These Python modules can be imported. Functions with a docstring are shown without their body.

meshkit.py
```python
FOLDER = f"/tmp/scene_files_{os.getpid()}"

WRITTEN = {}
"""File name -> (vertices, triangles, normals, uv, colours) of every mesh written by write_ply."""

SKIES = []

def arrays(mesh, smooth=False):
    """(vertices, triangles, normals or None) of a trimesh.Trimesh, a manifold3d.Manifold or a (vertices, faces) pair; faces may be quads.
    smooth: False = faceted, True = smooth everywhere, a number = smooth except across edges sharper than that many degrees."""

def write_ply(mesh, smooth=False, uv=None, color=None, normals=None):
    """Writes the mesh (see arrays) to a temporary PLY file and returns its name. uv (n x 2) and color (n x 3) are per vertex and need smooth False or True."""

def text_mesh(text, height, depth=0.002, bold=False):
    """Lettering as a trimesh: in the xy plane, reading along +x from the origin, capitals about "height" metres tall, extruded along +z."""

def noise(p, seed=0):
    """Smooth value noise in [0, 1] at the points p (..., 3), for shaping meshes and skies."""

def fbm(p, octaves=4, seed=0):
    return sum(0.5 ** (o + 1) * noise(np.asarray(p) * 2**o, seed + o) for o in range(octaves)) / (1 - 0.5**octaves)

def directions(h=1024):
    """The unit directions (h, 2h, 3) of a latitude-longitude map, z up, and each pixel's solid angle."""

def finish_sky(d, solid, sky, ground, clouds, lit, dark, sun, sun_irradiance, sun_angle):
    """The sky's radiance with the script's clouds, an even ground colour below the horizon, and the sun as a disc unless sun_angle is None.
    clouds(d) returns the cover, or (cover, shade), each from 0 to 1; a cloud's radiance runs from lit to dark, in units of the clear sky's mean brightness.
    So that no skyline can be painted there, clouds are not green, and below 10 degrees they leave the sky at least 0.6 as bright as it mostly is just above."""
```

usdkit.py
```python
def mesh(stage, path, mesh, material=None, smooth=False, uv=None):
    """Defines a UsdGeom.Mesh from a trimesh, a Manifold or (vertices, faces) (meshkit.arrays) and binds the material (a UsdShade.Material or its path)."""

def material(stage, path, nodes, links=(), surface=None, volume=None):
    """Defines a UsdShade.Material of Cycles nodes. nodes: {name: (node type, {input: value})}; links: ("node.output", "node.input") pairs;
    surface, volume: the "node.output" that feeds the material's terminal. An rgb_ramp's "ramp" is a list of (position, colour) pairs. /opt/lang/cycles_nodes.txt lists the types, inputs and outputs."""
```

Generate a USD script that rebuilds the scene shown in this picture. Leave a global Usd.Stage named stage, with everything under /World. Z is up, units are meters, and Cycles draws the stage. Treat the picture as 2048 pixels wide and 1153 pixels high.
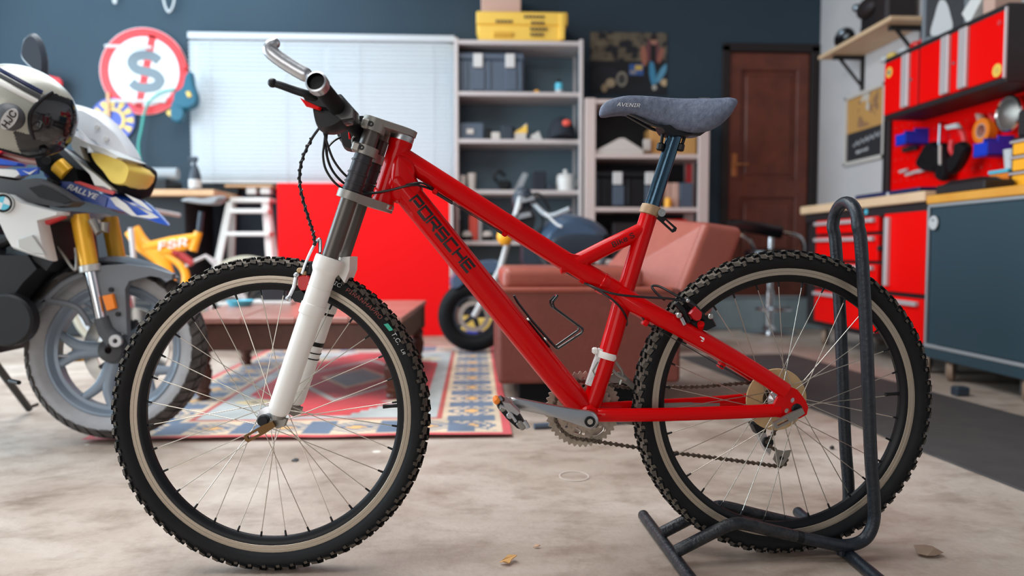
import math, numpy as np, trimesh, usdkit, meshkit
from pxr import Usd, UsdGeom, UsdLux, UsdShade, Gf, Sdf, Vt
from shapely.geometry import Polygon, LineString, Point, box as sbox
from shapely.ops import unary_union
stage = Usd.Stage.CreateInMemory()
UsdGeom.SetStageUpAxis(stage, 'Z'); UsdGeom.SetStageMetersPerUnit(stage, 1.0)
UsdGeom.Xform.Define(stage, '/World'); UsdGeom.Scope.Define(stage, '/World/Looks')
RNG = np.random.default_rng(7)
A = lambda *v: np.array(v, float)
nrm = lambda v: np.asarray(v, float) / (np.linalg.norm(v) + 1e-12)

# ------------------------------------------------------------------ camera, light, exposure
FPX, CX, CY = 1479.0, 1024.0, 576.5
EYE = A(0, 0, 0.667)
PSI, TH = math.atan(74 / FPX), math.atan(76.5 / FPX)
FW = A(math.sin(PSI) * math.cos(TH), math.cos(PSI) * math.cos(TH), -math.sin(TH))
RT = A(math.cos(PSI), -math.sin(PSI), 0)
UP = np.cross(RT, FW)
cam = UsdGeom.Camera.Define(stage, '/World/camera')
cam.CreateHorizontalApertureAttr(36.0); cam.CreateVerticalApertureAttr(36.0 * 1153 / 2048)
cam.CreateFocalLengthAttr(36.0 * FPX / 2048); cam.CreateFStopAttr(2.0); cam.CreateFocusDistanceAttr(1.55)
cam.CreateClippingRangeAttr(Gf.Vec2f(0.05, 100))
cam.CreateExposureAttr(0.06)
cam.AddTransformOp().Set(Gf.Matrix4d(*RT, 0, *UP, 0, *(-FW), 0, *EYE, 1))

def rect_light(name, loc, target, w, h, power, color):
    L = UsdLux.RectLight.Define(stage, '/World/' + name)
    L.CreateWidthAttr(w); L.CreateHeightAttr(h); L.CreateIntensityAttr(power); L.CreateColorAttr(Gf.Vec3f(*color))
    z = -nrm(A(*target) - A(*loc)); x = nrm(np.cross(A(0, 0, 1) if abs(z[2]) < .95 else A(0, 1, 0), z)); y = np.cross(z, x)
    L.AddTransformOp().Set(Gf.Matrix4d(*x, 0, *y, 0, *z, 0, *loc, 1))
    return L
rect_light('daylight_side_bay', (-4.55, 3.2, 1.5), (0, 3.2, 1.2), 4.9, 2.7, 7.4, (.70, .88, 1.0))
rect_light('daylight_roof_sheet', (-1.4, 2.55, 3.38), (-1.4, 2.55, 0), 2.2, 4.4, 5.6, (.97, .99, 1.0))
rect_light('daylight_back_roof_sheet', (-2.5, 5.75, 3.38), (-2.5, 5.75, 0), 2.8, .8, 6.0, (.62, .86, 1.0))
rect_light('daylight_front_bay', (-2.2, -2.9, 1.6), (-1.0, 3.0, 1.0), 3.2, 2.6, 2.3, (1.0, .96, .92))
rect_light('daylight_window', (-1.3, 6.75, 1.9), (-1.3, 0, 1.7), 2.6, 1.5, 0.62, (1.0, .98, .97))
dome = UsdLux.DomeLight.Define(stage, '/World/sky'); dome.CreateIntensityAttr(0.08); dome.CreateColorAttr(Gf.Vec3f(.8, .9, 1.0))

# ------------------------------------------------------------------ photograph pixel -> point of the room
def ray(px, py):
    return FW + RT * (px - CX) / FPX - UP * (py - CY) / FPX
def atD(px, py, d): return EYE + ray(px, py) * d
def atY(px, py, y): r = ray(px, py); return EYE + r * (y - EYE[1]) / r[1]
def atX(px, py, x): r = ray(px, py); return EYE + r * (x - EYE[0]) / r[0]
def atZ(px, py, z=0.0): r = ray(px, py); return EYE + r * (z - EYE[2]) / r[2]
def atP(px, py, o, n): r = ray(px, py); return EYE + r * (np.dot(o - EYE, n) / np.dot(r, n))

# ------------------------------------------------------------------ mesh helpers
TM = trimesh.Trimesh
def cat(*ms):
    ms = [m for x in ms for m in (x if isinstance(x, (list, tuple)) else [x])]
    return trimesh.util.concatenate(ms) if len(ms) > 1 else ms[0]
def quads(rows, cols, wrap_c=False, wrap_r=False):
    i, j = np.meshgrid(np.arange(rows - (not wrap_r)), np.arange(cols - (not wrap_c)), indexing='ij'); i, j = i.ravel(), j.ravel()
    a, b, c, d = i * cols + j, i * cols + (j + 1) % cols, ((i + 1) % rows) * cols + (j + 1) % cols, ((i + 1) % rows) * cols + j
    return np.vstack([np.c_[a, b, c], np.c_[a, c, d]])
def spline(P, n=40, closed=False):
    P = np.asarray(P, float)
    if closed: P = np.vstack([P[-1], P, P[0], P[1]])
    else: P = np.vstack([2 * P[0] - P[1], P, 2 * P[-1] - P[-2]])
    m = len(P) - 3
    t = np.linspace(0, m, n, endpoint=not closed); k = np.minimum(t.astype(int), m - 1); u = (t - k)[:, None]
    a, b, c, d = P[k], P[k + 1], P[k + 2], P[k + 3]
    return .5 * (2 * b + (c - a) * u + (2 * a - 5 * b + 4 * c - d) * u ** 2 + (3 * b - a - 3 * c + d) * u ** 3)
def fillet(P, r, n=6):
    P = np.asarray(P, float); out = [P[0]]
    for a, b, c in zip(P[:-2], P[1:-1], P[2:]):
        u, v = a - b, c - b; k = min(r, .45 * np.linalg.norm(u), .45 * np.linalg.norm(v))
        s, e = b + nrm(u) * k, b + nrm(v) * k
        for t in np.linspace(0, 1, n): out.append((1 - t) ** 2 * s + 2 * t * (1 - t) * b + t * t * e)
    out.append(P[-1]); return np.array(out)
def tube(P, r, n=12, caps=True, closed=False, flat=1.0, up=None):
    """A swept tube; r a number or one per point; flat scales the section along the second axis (up fixes the first)."""
    P = np.asarray(P, float); m = len(P); r = np.broadcast_to(r, (m,))
    T = np.roll(P, -1, 0) - np.roll(P, 1, 0) if closed else np.gradient(P, axis=0)
    T /= np.linalg.norm(T, axis=1, keepdims=True) + 1e-12
    if up is not None:
        a = np.asarray(up, float) - T * (T @ np.asarray(up, float))[:, None]; a /= np.linalg.norm(a, axis=1, keepdims=True) + 1e-12
    else:
        a = np.zeros_like(P); v = A(0, 0, 1) if abs(T[0, 2]) < .9 else A(1, 0, 0)
        for i in range(m):
            v = nrm(v - T[i] * np.dot(T[i], v)); a[i] = v
    b = np.cross(T, a); g = np.arange(n) * 2 * np.pi / n
    V = (P[:, None] + r[:, None, None] * (np.cos(g)[None, :, None] * a[:, None] + flat * np.sin(g)[None, :, None] * b[:, None])).reshape(-1, 3)
    F = quads(m, n, True, closed)
    if caps and not closed:
        V = np.vstack([V, P[0], P[-1]]); k = np.arange(n); k2 = (k + 1) % n; N = m * n
        F = np.vstack([F, np.c_[k2, k, np.full(n, N)], np.c_[(m - 1) * n + k, (m - 1) * n + k2, np.full(n, N + 1)]])
    M = TM(V, F, process=False)
    return M
def rod(a, b, r, n=12): return tube([a, b], r, n)
def lathe(prof, o=(0, 0, 0), axis=(0, 0, 1), n=28):
    """prof: (radius, height) pairs turned about the axis at o."""
    prof = np.asarray(prof, float); w = nrm(axis); u = nrm(np.cross(w, A(1, 0, 0) if abs(w[0]) < .8 else A(0, 1, 0))); v = np.cross(w, u)
    g = np.arange(n) * 2 * np.pi / n
    ring = np.cos(g)[:, None] * u + np.sin(g)[:, None] * v
    V = np.asarray(o, float) + prof[:, 0][:, None, None] * ring[None] + prof[:, 1][:, None, None] * w
    return TM(V.reshape(-1, 3), quads(len(prof), n, True), process=False)
def disc_ring(o, axis, r0, r1, t, n=40):
    return lathe([(r0, -t / 2), (r1, -t / 2), (r1, t / 2), (r0, t / 2), (r0, -t / 2)], o, axis, n)
def puck(o, axis, r, t, n=28, b=.15):
    e = min(t * .5, r) * b * 2
    return lathe([(1e-5, -t / 2), (r - e, -t / 2), (r, -t / 2 + e), (r, t / 2 - e), (r - e, t / 2), (1e-5, t / 2)], o, axis, n)
def hull(P):
    return trimesh.convex.convex_hull(np.asarray(P, float))
def hexa(P, b=.004):
    """8 corners (near ring of 4, far ring of 4) as a chamfered solid."""
    P = np.asarray(P, float); c = P.mean(0); out = []
    nb = [(1, 3, 4), (0, 2, 5), (1, 3, 6), (0, 2, 7), (5, 7, 0), (4, 6, 1), (5, 7, 2), (4, 6, 3)]
    for i, ns in enumerate(nb):
        ds = [nrm(P[k] - P[i]) * min(b, .45 * np.linalg.norm(P[k] - P[i])) for k in ns]
        for q in range(3): out.append(P[i] + ds[(q + 1) % 3] + ds[(q + 2) % 3])
    return hull(out)
def box(lo, hi, b=.004):
    (a, c, e), (x, y, z) = np.minimum(lo, hi), np.maximum(lo, hi)
    return hexa([(a, c, e), (x, c, e), (x, c, z), (a, c, z), (a, y, e), (x, y, e), (x, y, z), (a, y, z)], b)
def obox(o, ex, ey, ez, sx, sy, sz, b=.003):
    """A box centred at o along the given axes."""
    ex, ey, ez = nrm(ex) * sx / 2, nrm(ey) * sy / 2, nrm(ez) * sz / 2; o = np.asarray(o, float)
    return hexa([o + i * ex - ey + k * ez for i, k in ((-1, -1), (1, -1), (1, 1), (-1, 1))] + [o + i * ex + ey + k * ez for i, k in ((-1, -1), (1, -1), (1, 1), (-1, 1))], b)
def pbox(x0, y0, x1, y1, Y, d, b=.006):
    """A box whose front, at room depth Y, spans those points of the photograph; d deep."""
    p, q = atY(x0, y0, Y), atY(x1, y1, Y)
    return box((p[0], Y, min(p[2], q[2])), (q[0], Y + d, max(p[2], q[2])), b)
def prism(poly, o, ex, ey, t, inset=0.0):
    """A polygon (2-D, in ex, ey about o) t thick along ex x ey, centred, its two faces drawn in by inset."""
    ez = np.cross(ex, ey)
    g = poly if hasattr(poly, 'exterior') else Polygon(poly)
    if not g.is_valid: g = g.buffer(0)
    ms = []
    for q in getattr(g, 'geoms', [g]):
        m = trimesh.creation.extrude_polygon(q, t, engine='earcut'); v = m.vertices.copy(); v[:, 2] -= t / 2
        if inset:
            c = np.array(q.centroid.coords[0]); s = 1 - inset
            v[:, :2] = np.where(np.abs(v[:, 2:]) > t * .49, c + (v[:, :2] - c) * s, v[:, :2])
        ms.append(TM(np.asarray(o) + v[:, :1] * ex + v[:, 1:2] * ey + v[:, 2:] * ez, m.faces, process=False))
    return cat(ms)
def pillow(pts, dep, scale=(.86, .97, 1, .97, .86)):
    """A rounded solid between two depths: one closed outline, drawn in towards its two faces. pts: points at mid depth; dep: the vector across."""
    P = np.asarray(pts, float); c = P.mean(0); dep = np.asarray(dep, float); n = len(P); k = len(scale)
    lev = np.linspace(-.5, .5, k)
    V = np.vstack([c + (P - c) * s + dep * l for s, l in zip(scale, lev)])
    nn = np.cross(np.roll(P, -1, 0) - P, dep).sum(0)
    u = nrm(P[1] - P[0]); w = nrm(dep); v = np.cross(w, u)
    q = np.c_[(P - c) @ u, (P - c) @ v]
    area = .5 * np.sum(q[:, 0] * np.roll(q[:, 1], -1) - q[:, 1] * np.roll(q[:, 0], -1))
    F = quads(k, n, True)
    import mapbox_earcut as ec
    tri = ec.triangulate_float64(q, np.array([n], np.uint32)).reshape(-1, 3).astype(int)
    F = np.vstack([F, tri, tri + (k - 1) * n])
    m = TM(V, F, process=False); m.fix_normals(); return m
def ypoly(pts, Y, d, scale=(.86, .97, 1, .97, .86), smooth=0):
    """pillow() from points of the photograph, its middle at room depth Y, d across."""
    P = [atY(x, y, Y) for x, y in pts]
    if smooth: P = spline(P, smooth, True)
    return pillow(P, A(0, d, 0), scale)
def ell(o, rx, ry, rz, sub=3, R=None):
    m = trimesh.creation.icosphere(sub); v = m.vertices * A(rx, ry, rz)
    return TM(np.asarray(o) + (v if R is None else v @ np.asarray(R)), m.faces, process=False)
def text(s, h, depth=.0012, sx=1.0, shear=0.0, bold=False):
    m = meshkit.text_mesh(s, h, depth, bold); m = m.copy(); v = m.vertices.copy(); v[:, 0] = v[:, 0] * sx + v[:, 1] * shear
    return TM(v, m.faces, process=False)
def put(m, o, ex, ey, centre=True):
    v = np.asarray(m.vertices, float).copy()
    if centre: v[:, :2] -= (v[:, :2].min(0) + v[:, :2].max(0)) / 2
    return TM(np.asarray(o) + v[:, :1] * ex + v[:, 1:2] * ey + v[:, 2:] * np.cross(ex, ey), m.faces, process=False)
def wrap(m, o, ex, en, r, a0=0.0, size=.004):
    """Lettering laid round a cylinder of radius r along ex, its middle facing en (turned a0)."""
    v, f = trimesh.remesh.subdivide_to_size(m.vertices, m.faces, size)
    v = v.copy(); v[:, :2] -= (v[:, :2].min(0) + v[:, :2].max(0)) / 2
    ey = np.cross(en, ex); a = a0 + v[:, 1] / r; R = r + v[:, 2]
    return TM(np.asarray(o) + v[:, :1] * ex + (R * np.cos(a))[:, None] * en + (R * np.sin(a))[:, None] * ey, f, process=False)

# ------------------------------------------------------------------ prims
USED = {}
def numbered(parent, name):
    k = USED.get((parent, name), 0); USED[(parent, name)] = k + 1
    return f'{parent}/{name}' + (f'_{k:03d}' if k else '')
def tag(p, label=None, cat=None, group=None, kind=None):
    for k, v in (('label', label), ('category', cat), ('group', group), ('kind', kind)):
        if v: p.SetCustomDataByKey(k, v)
class Th:
    def __init__(s, path, loc, prim): s.path, s.loc, s.prim = path, np.asarray(loc, float), prim
def thing(name, label, cat, loc=(0, 0, 0), group=None, kind=None):
    path = numbered('/World', name); x = UsdGeom.Xform.Define(stage, path); x.AddTranslateOp().Set(Gf.Vec3d(*map(float, loc)))
    tag(x.GetPrim(), label, cat, group, kind); return Th(path, loc, x.GetPrim())
def holder(parent, name, label=None):
    path = numbered(parent.path, name); x = UsdGeom.Xform.Define(stage, path); tag(x.GetPrim(), label); return Th(path, parent.loc, x.GetPrim())
def part(parent, name, mesh, mat, smooth=35, label=None, kind=None):
    if isinstance(mesh, (list, tuple)): mesh = cat(*mesh)
    path = numbered(parent.path, name)
    m = usdkit.mesh(stage, path, TM(np.asarray(mesh.vertices) - parent.loc, mesh.faces, process=False), mat, smooth=smooth)
    tag(m.GetPrim(), label, kind=kind); return Th(path, parent.loc, m.GetPrim())
def single(name, mesh, mat, label=None, cat_=None, group=None, kind=None, smooth=35):
    if isinstance(mesh, (list, tuple)): mesh = cat(*mesh)
    b = mesh.bounds; loc = A((b[0, 0] + b[1, 0]) / 2, (b[0, 1] + b[1, 1]) / 2, b[0, 2])
    path = numbered('/World', name)
    m = usdkit.mesh(stage, path, TM(np.asarray(mesh.vertices) - loc, mesh.faces, process=False), mat, smooth=smooth)
    m.AddTranslateOp().Set(Gf.Vec3d(*map(float, loc)))
    tag(m.GetPrim(), label, cat_, group, kind); return Th(path, loc, m.GetPrim())
def struct(name, mesh, mat, smooth=False): return single(name, mesh, mat, kind='structure', smooth=smooth)
def dup(t, label, loc, rotz=0.0):
    was = t.prim.GetCustomData(); name = t.path.split('/')[-1]
    path = numbered('/World', name); x = UsdGeom.Xform.Define(stage, path)
    x.GetPrim().GetReferences().AddInternalReference(t.path); x.GetPrim().SetInstanceable(True)
    x.ClearXformOpOrder(); x.AddTranslateOp(opSuffix='at').Set(Gf.Vec3d(*map(float, loc))); x.AddRotateZOp(opSuffix='at').Set(float(rotz))
    tag(x.GetPrim(), label, was.get('category'), was.get('group')); return Th(path, loc, x.GetPrim())
def painted(parent, name, o, ex, ey, nx, ny, fn, mat, bump=None):
    """A flat grid whose printed or woven colours fn(u, v) -> rgb are kept on its vertices."""
    u, v = np.meshgrid(np.linspace(0, 1, nx), np.linspace(0, 1, ny)); u, v = u.ravel(), v.ravel()
    V = np.asarray(o) + u[:, None] * ex + v[:, None] * ey
    if bump is not None: V = V + bump(u, v)[:, None] * nrm(np.cross(ex, ey))
    f = quads(ny, nx)
    loc = parent.loc if parent else A(0, 0, 0)
    path = numbered(parent.path if parent else '/World', name)
    m = usdkit.mesh(stage, path, TM(V - loc, f, process=False), mat)
    UsdGeom.PrimvarsAPI(m).CreatePrimvar('col', Sdf.ValueTypeNames.Color3fArray, 'vertex').Set(Vt.Vec3fArray.FromNumpy(lin(fn(u, v)).astype(np.float32)))
    return Th(path, loc, m.GetPrim())

# ------------------------------------------------------------------ materials (colours given as sRGB 0-255)
def lin(c):
    c = np.asarray(c, float) / 255; return np.where(c <= .04045, c / 12.92, ((c + .055) / 1.055) ** 2.4)
def mat(name, rgb, rough=.5, metal=0.0, var=None, bump=None, coat=0.0, spec=None, **kw):
    """var = (scale, second colour, contrast); bump = (scale, strength)."""
    P = {'base_color': lin(rgb), 'roughness': rough, 'metallic': metal, **kw}
    if coat: P.update(coat_weight=coat, coat_roughness=.05)
    if spec is not None: P['specular_ior_level'] = spec
    N, L = {'p': ('principled_bsdf', P)}, []
    if var or bump: N['g'] = ('texture_coordinate', {})
    if var:
        s, c2, k = var
        N['n'] = ('noise_texture', {'scale': s, 'detail': 6.0, 'roughness': .62}); L.append(('g.object', 'n.vector'))
        N['r'] = ('rgb_ramp', {'ramp': [(.5 - k, tuple(lin(rgb))), (.5 + k, tuple(lin(c2)))]}); L += [('n.fac', 'r.fac'), ('r.color', 'p.base_color')]
    if bump:
        N['n2'] = ('noise_texture', {'scale': bump[0], 'detail': 4.0}); N['b'] = ('bump', {'strength': bump[1], 'distance': .01})
        L += [('g.object', 'n2.vector'), ('n2.fac', 'b.height'), ('b.normal', 'p.normal')]
    return usdkit.material(stage, '/World/Looks/' + name, N, L, surface='p.BSDF')
M = {}
def mk(name, *a, **k): M[name] = mat(name, *a, **k)
mk('frame_red', (204, 0, 4), .3, coat=.3, spec=.08)
mk('panel_red', (240, 10, 16), .6, spec=.15)
mk('cabinet_red', (246, 4, 2), .42, spec=.15)
mk('decal_black', (22, 6, 8), .5)
mk('black_gloss', (14, 15, 18), .22, coat=.3)
mk('black', (14, 15, 19), .45, spec=.35)
mk('black_rubber', (12, 13, 16), .7, spec=.25)
mk('black_matt', (18, 19, 22), .85, spec=.25)
mk('sidewall', (12, 13, 16), .6, spec=.25, var=(14, (24, 25, 27), .2))
mk('tread', (86, 78, 70), .9, var=(26, (132, 122, 112), .25), spec=.2)
mk('knob', (13, 13, 14), .8, spec=.2)
mk('knob_top', (62, 57, 52), .9, var=(40, (104, 96, 88), .25), spec=.2)
mk('rim_black', (9, 11, 16), .4, spec=.3)
mk('brake_track', (176, 164, 148), .38, .55, bump=(220, .05))
mk('steel', (205, 202, 196), .28, 1.0)
mk('spoke', (196, 190, 178), .34, 1.0)
mk('chrome', (225, 228, 232), .1, 1.0)
mk('alloy', (190, 192, 196), .32, 1.0, bump=(120, .03))
mk('alloy_satin', (150, 146, 140), .45, .75)
mk('stanchion', (92, 86, 82), .34, .5)
mk('stanchion_cover', (52, 50, 54), .42, .3)
mk('fork_white', (246, 244, 240), .38, var=(5, (240, 237, 231), .2))
mk('post_blue', (66, 88, 104), .16, 1.0, bump=(70, .03))
mk('tape_white', (236, 234, 230), .6, var=(120, (200, 200, 205), .2))
mk('tan_ring', (170, 140, 108), .45, .4)
mk('gold_lever', (112, 84, 52), .42, .8)
mk('chainring', (188, 176, 160), .4, .35, var=(60, (150, 138, 124), .2))
mk('chain_steel', (104, 94, 84), .42, .85)
mk('guard_tan', (192, 158, 112), .55, var=(30, (206, 176, 132), .2))
mk('saddle', (78, 86, 106), .7, var=(90, (104, 112, 130), .2), bump=(60, .35))
mk('saddle_side', (24, 26, 34), .8, bump=(120, .2))
mk('print_white', (225, 225, 225), .6)
mk('print_teal', (60, 190, 160), .6)
mk('print_rust', (150, 70, 60), .6)
mk('orange', (240, 130, 30), .45)
mk('bike_red_dark', (190, 14, 22), .35)
mk('cable', (20, 20, 24), .35)
mk('stand_steel', (22, 28, 36), .36, .2, var=(60, (40, 46, 54), .22), bump=(160, .12))
mk('stand_worn', (20, 26, 34), .38, .2, var=(48, (50, 50, 52), .14), bump=(120, .25))

# ================================================================== the room
mk('floor', (186, 170, 156), .55)
N = {'g': ('geometry', {}), 'n1': ('noise_texture', {'scale': 1.1, 'detail': 7.0, 'roughness': .62, 'distortion': .6}), 'n2': ('noise_texture', {'scale': 6.5, 'detail': 8.0, 'roughness': .7}), 'n3': ('noise_texture', {'scale': 60.0, 'detail': 4.0}),
     'm': ('mapping', {'scale': (1.0, 1.35, 1.0)}),
     'r1': ('rgb_ramp', {'ramp': [(.30, tuple(lin((140, 120, 108)))), (.5, tuple(lin((178, 162, 150)))), (.70, tuple(lin((204, 192, 182))))]}),
     'r2': ('rgb_ramp', {'ramp': [(.30, tuple(lin((190, 176, 162)))), (.52, tuple(lin((255, 252, 248)))), (.75, tuple(lin((255, 250, 244))))]}),
     'x': ('mix_color', {'blend_type': 'multiply', 'fac': .62}), 'v': ('voronoi_texture', {'scale': 3.1, 'randomness': 1.0}),
     'rv': ('rgb_ramp', {'ramp': [(0, (1, 1, 1)), (.035, (1, 1, 1)), (.05, (0, 0, 0)), (1, (0, 0, 0))]}), 'x2': ('mix_color', {'blend_type': 'mix', 'b': tuple(lin((226, 220, 210)))}),
     'rr': ('rgb_ramp', {'ramp': [(.3, (.34, .34, .34)), (.7, (.62, .62, .62))]}), 'b': ('bump', {'strength': .12, 'distance': .01}), 'p': ('principled_bsdf', {'roughness': .5, 'specular_ior_level': .35})}
M['floor'] = usdkit.material(stage, '/World/Looks/floor_concrete', N, [('g.position', 'm.vector'), ('m.vector', 'n1.vector'), ('m.vector', 'n2.vector'), ('g.position', 'n3.vector'), ('n1.fac', 'r1.fac'), ('n2.fac', 'r2.fac'), ('r1.color', 'x.a'), ('r2.color', 'x.b'), ('g.position', 'v.vector'), ('v.distance', 'rv.fac'), ('rv.color', 'x2.fac'), ('x.result', 'x2.a'), ('x2.result', 'p.base_color'), ('n2.fac', 'rr.fac'), ('rr.color', 'p.roughness'), ('n3.fac', 'b.height'), ('b.normal', 'p.normal')], surface='p.BSDF')
mk('wall_slate', (53, 67, 78), .85, var=(1.5, (57, 71, 82), .25), bump=(40, .04), spec=.2)
mk('wall_grey', (206, 200, 198), .8, var=(2, (198, 192, 192), .2), bump=(50, .04))
mk('ceiling', (150, 152, 152), .9)
mk('step_paint', (140, 154, 158), .7, var=(4, (120, 134, 138), .2))
mk('door_wood', (92, 44, 32), .42, var=(7, (120, 60, 42), .2))
mk('frame_dark', (34, 22, 22), .6)
mk('brass', (200, 140, 90), .35, .8)
YB, XR = 6.36, 2.99
dl, dr = atY(1446, 300, YB)[0], XR - .05; dz0, dz1 = .25, atY(1500, 92, YB)[2]
wl, wr = atY(390, 200, YB)[0], atY(908, 200, YB)[0]; wz0, wz1 = atY(600, 358, YB)[2], atY(600, 76, YB)[2]
struct('floor', box((-4.6, -3, -.08), (XR + .12, YB + .2, 0), .002), M['floor'])
wp = sbox(-4.6, 0, XR + .12, 3.4).difference(sbox(wl, wz0, wr, wz1)).difference(sbox(dl, 0, dr, dz1))
struct('wall_back', prism(wp, A(0, YB + .1, 0), A(1, 0, 0), A(0, 0, 1), .2), M['wall_slate'])
struct('wall_right', box((XR, -3, 0), (XR + .12, YB + .2, 3.4), .002), M['wall_grey'])
lw = sbox(-3, 0, YB + .2, 3.4).difference(sbox(.7, 0, 5.7, 2.85))
struct('wall_left', prism(lw, A(-4.66, 0, 0), A(0, 1, 0), A(0, 0, 1), .12), M['wall_grey'])
cl = sbox(-4.6, -3, XR + .12, YB + .2).difference(sbox(-2.6, .25, -.2, 4.85)).difference(sbox(-4.0, 5.3, -1.0, 6.2))
struct('ceiling', prism(cl, A(0, 0, 3.45), A(1, 0, 0), A(0, 1, 0), .1), M['ceiling'])
# window with its blind
mk('blind_white', (232, 236, 238), .55)
N = {'d': ('diffuse_bsdf', {'color': tuple(lin((230, 235, 238)))}), 't': ('translucent_bsdf', {'color': tuple(lin((240, 246, 250)))}), 'm': ('mix_closure', {'fac': .45})}
M['slat'] = usdkit.material(stage, '/World/Looks/blind_slat', N, [('d.BSDF', 'm.closure1'), ('t.BSDF', 'm.closure2')], surface='m.closure')
mk('window_frame', (196, 200, 204), .5)
N = {'f': ('fresnel', {'IOR': 1.45}), 't': ('transparent_bsdf', {}), 'g': ('glossy_bsdf', {'roughness': .02}), 'm': ('mix_closure', {})}
M['pane'] = usdkit.material(stage, '/World/Looks/window_pane', N, [('f.fac', 'm.fac'), ('t.BSDF', 'm.closure1'), ('g.BSDF', 'm.closure2')], surface='m.closure')
win = thing('window_1', None, None, ((wl + wr) / 2, YB, wz0), kind='structure')
part(win, 'window_frame', [box((wl, YB - .015, wz0), (wr, YB + .1, wz0 + .045)), box((wl, YB - .015, wz1 - .045), (wr, YB + .1, wz1)), box((wl, YB - .015, wz0), (wl + .045, YB + .1, wz1)), box((wr - .045, YB - .015, wz0), (wr, YB + .1, wz1)), box((wl, YB + .05, wz1 - .33), (wr, YB + .1, wz1 - .285)), box(((wl + wr) / 2 - .02, YB + .05, wz0), ((wl + wr) / 2 + .02, YB + .1, wz1))], M['window_frame'])
part(win, 'window_pane', box((wl + .03, YB + .07, wz0 + .03), (wr - .03, YB + .076, wz1 - .03), .001), M['pane'])
bl = thing('window_blind', 'white venetian blind lowered over the wide bright window', 'blind', ((wl + wr) / 2, YB - .06, wz0))
bx0, bx1, bz0, bz1 = wl - .02, wr + .01, wz0 - .045, wz1 + .015
part(bl, 'head_rail', box((bx0, YB - .085, bz1 - .05), (bx1, YB - .03, bz1)), M['window_frame'])
part(bl, 'bottom_rail', box((bx0, YB - .07, bz0), (bx1, YB - .045, bz0 + .035)), M['window_frame'])
ns = 33
for i in range(ns):
    z = bz0 + .045 + (bz1 - .06 - bz0 - .045) * (i + .5) / ns; h = (bz1 - .06 - bz0 - .045) / ns
    s = [(a, z + h * .53 * b, c) for a, b, c in ((0, -1, -.016), (0, -.4, -.013), (0, .4, .002), (0, 1, .016))]
    rows = np.array([[(x, YB - .058 + c, zz) for _, zz, c in s] for x in (bx0 + .004, bx1 - .004)])
    part(bl, 'slat', TM(rows.reshape(-1, 3), quads(2, 4), process=False), M['slat'], smooth=True)
for x in np.linspace(bx0 + .18, bx1 - .18, 4): part(bl, 'ladder_cord', box((x - .002, YB - .078, bz0), (x + .002, YB - .074, bz1), .0005), M['window_frame'])
# door
door = thing('door_1', None, None, ((dl + dr) / 2, YB, dz0), kind='structure')
part(door, 'door_frame', [box((dl - .02, YB - .02, 0), (dl + .045, YB + .1, dz1)), box((dr - .03, YB - .02, 0), (dr + .04, YB + .1, dz1)), box((dl - .02, YB - .02, dz1 - .05), (dr + .04, YB + .1, dz1 + .02))], M['frame_dark'])
X0, X1, Z0, Z1 = dl + .05, dr - .035, dz0 + .01, dz1 - .055
part(door, 'door_leaf', box((X0, YB + .03, Z0), (X1, YB + .07, Z1)), M['door_wood'])
def stile(a, b, c, d): return box((a, YB + .005, b), (c, YB + .04, d), .006)
zm = Z0 + .86
part(door, 'door_stile', stile(X0, Z0, X0 + .11, Z1), M['door_wood']); part(door, 'door_stile', stile(X1 - .11, Z0, X1, Z1), M['door_wood'])
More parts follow.
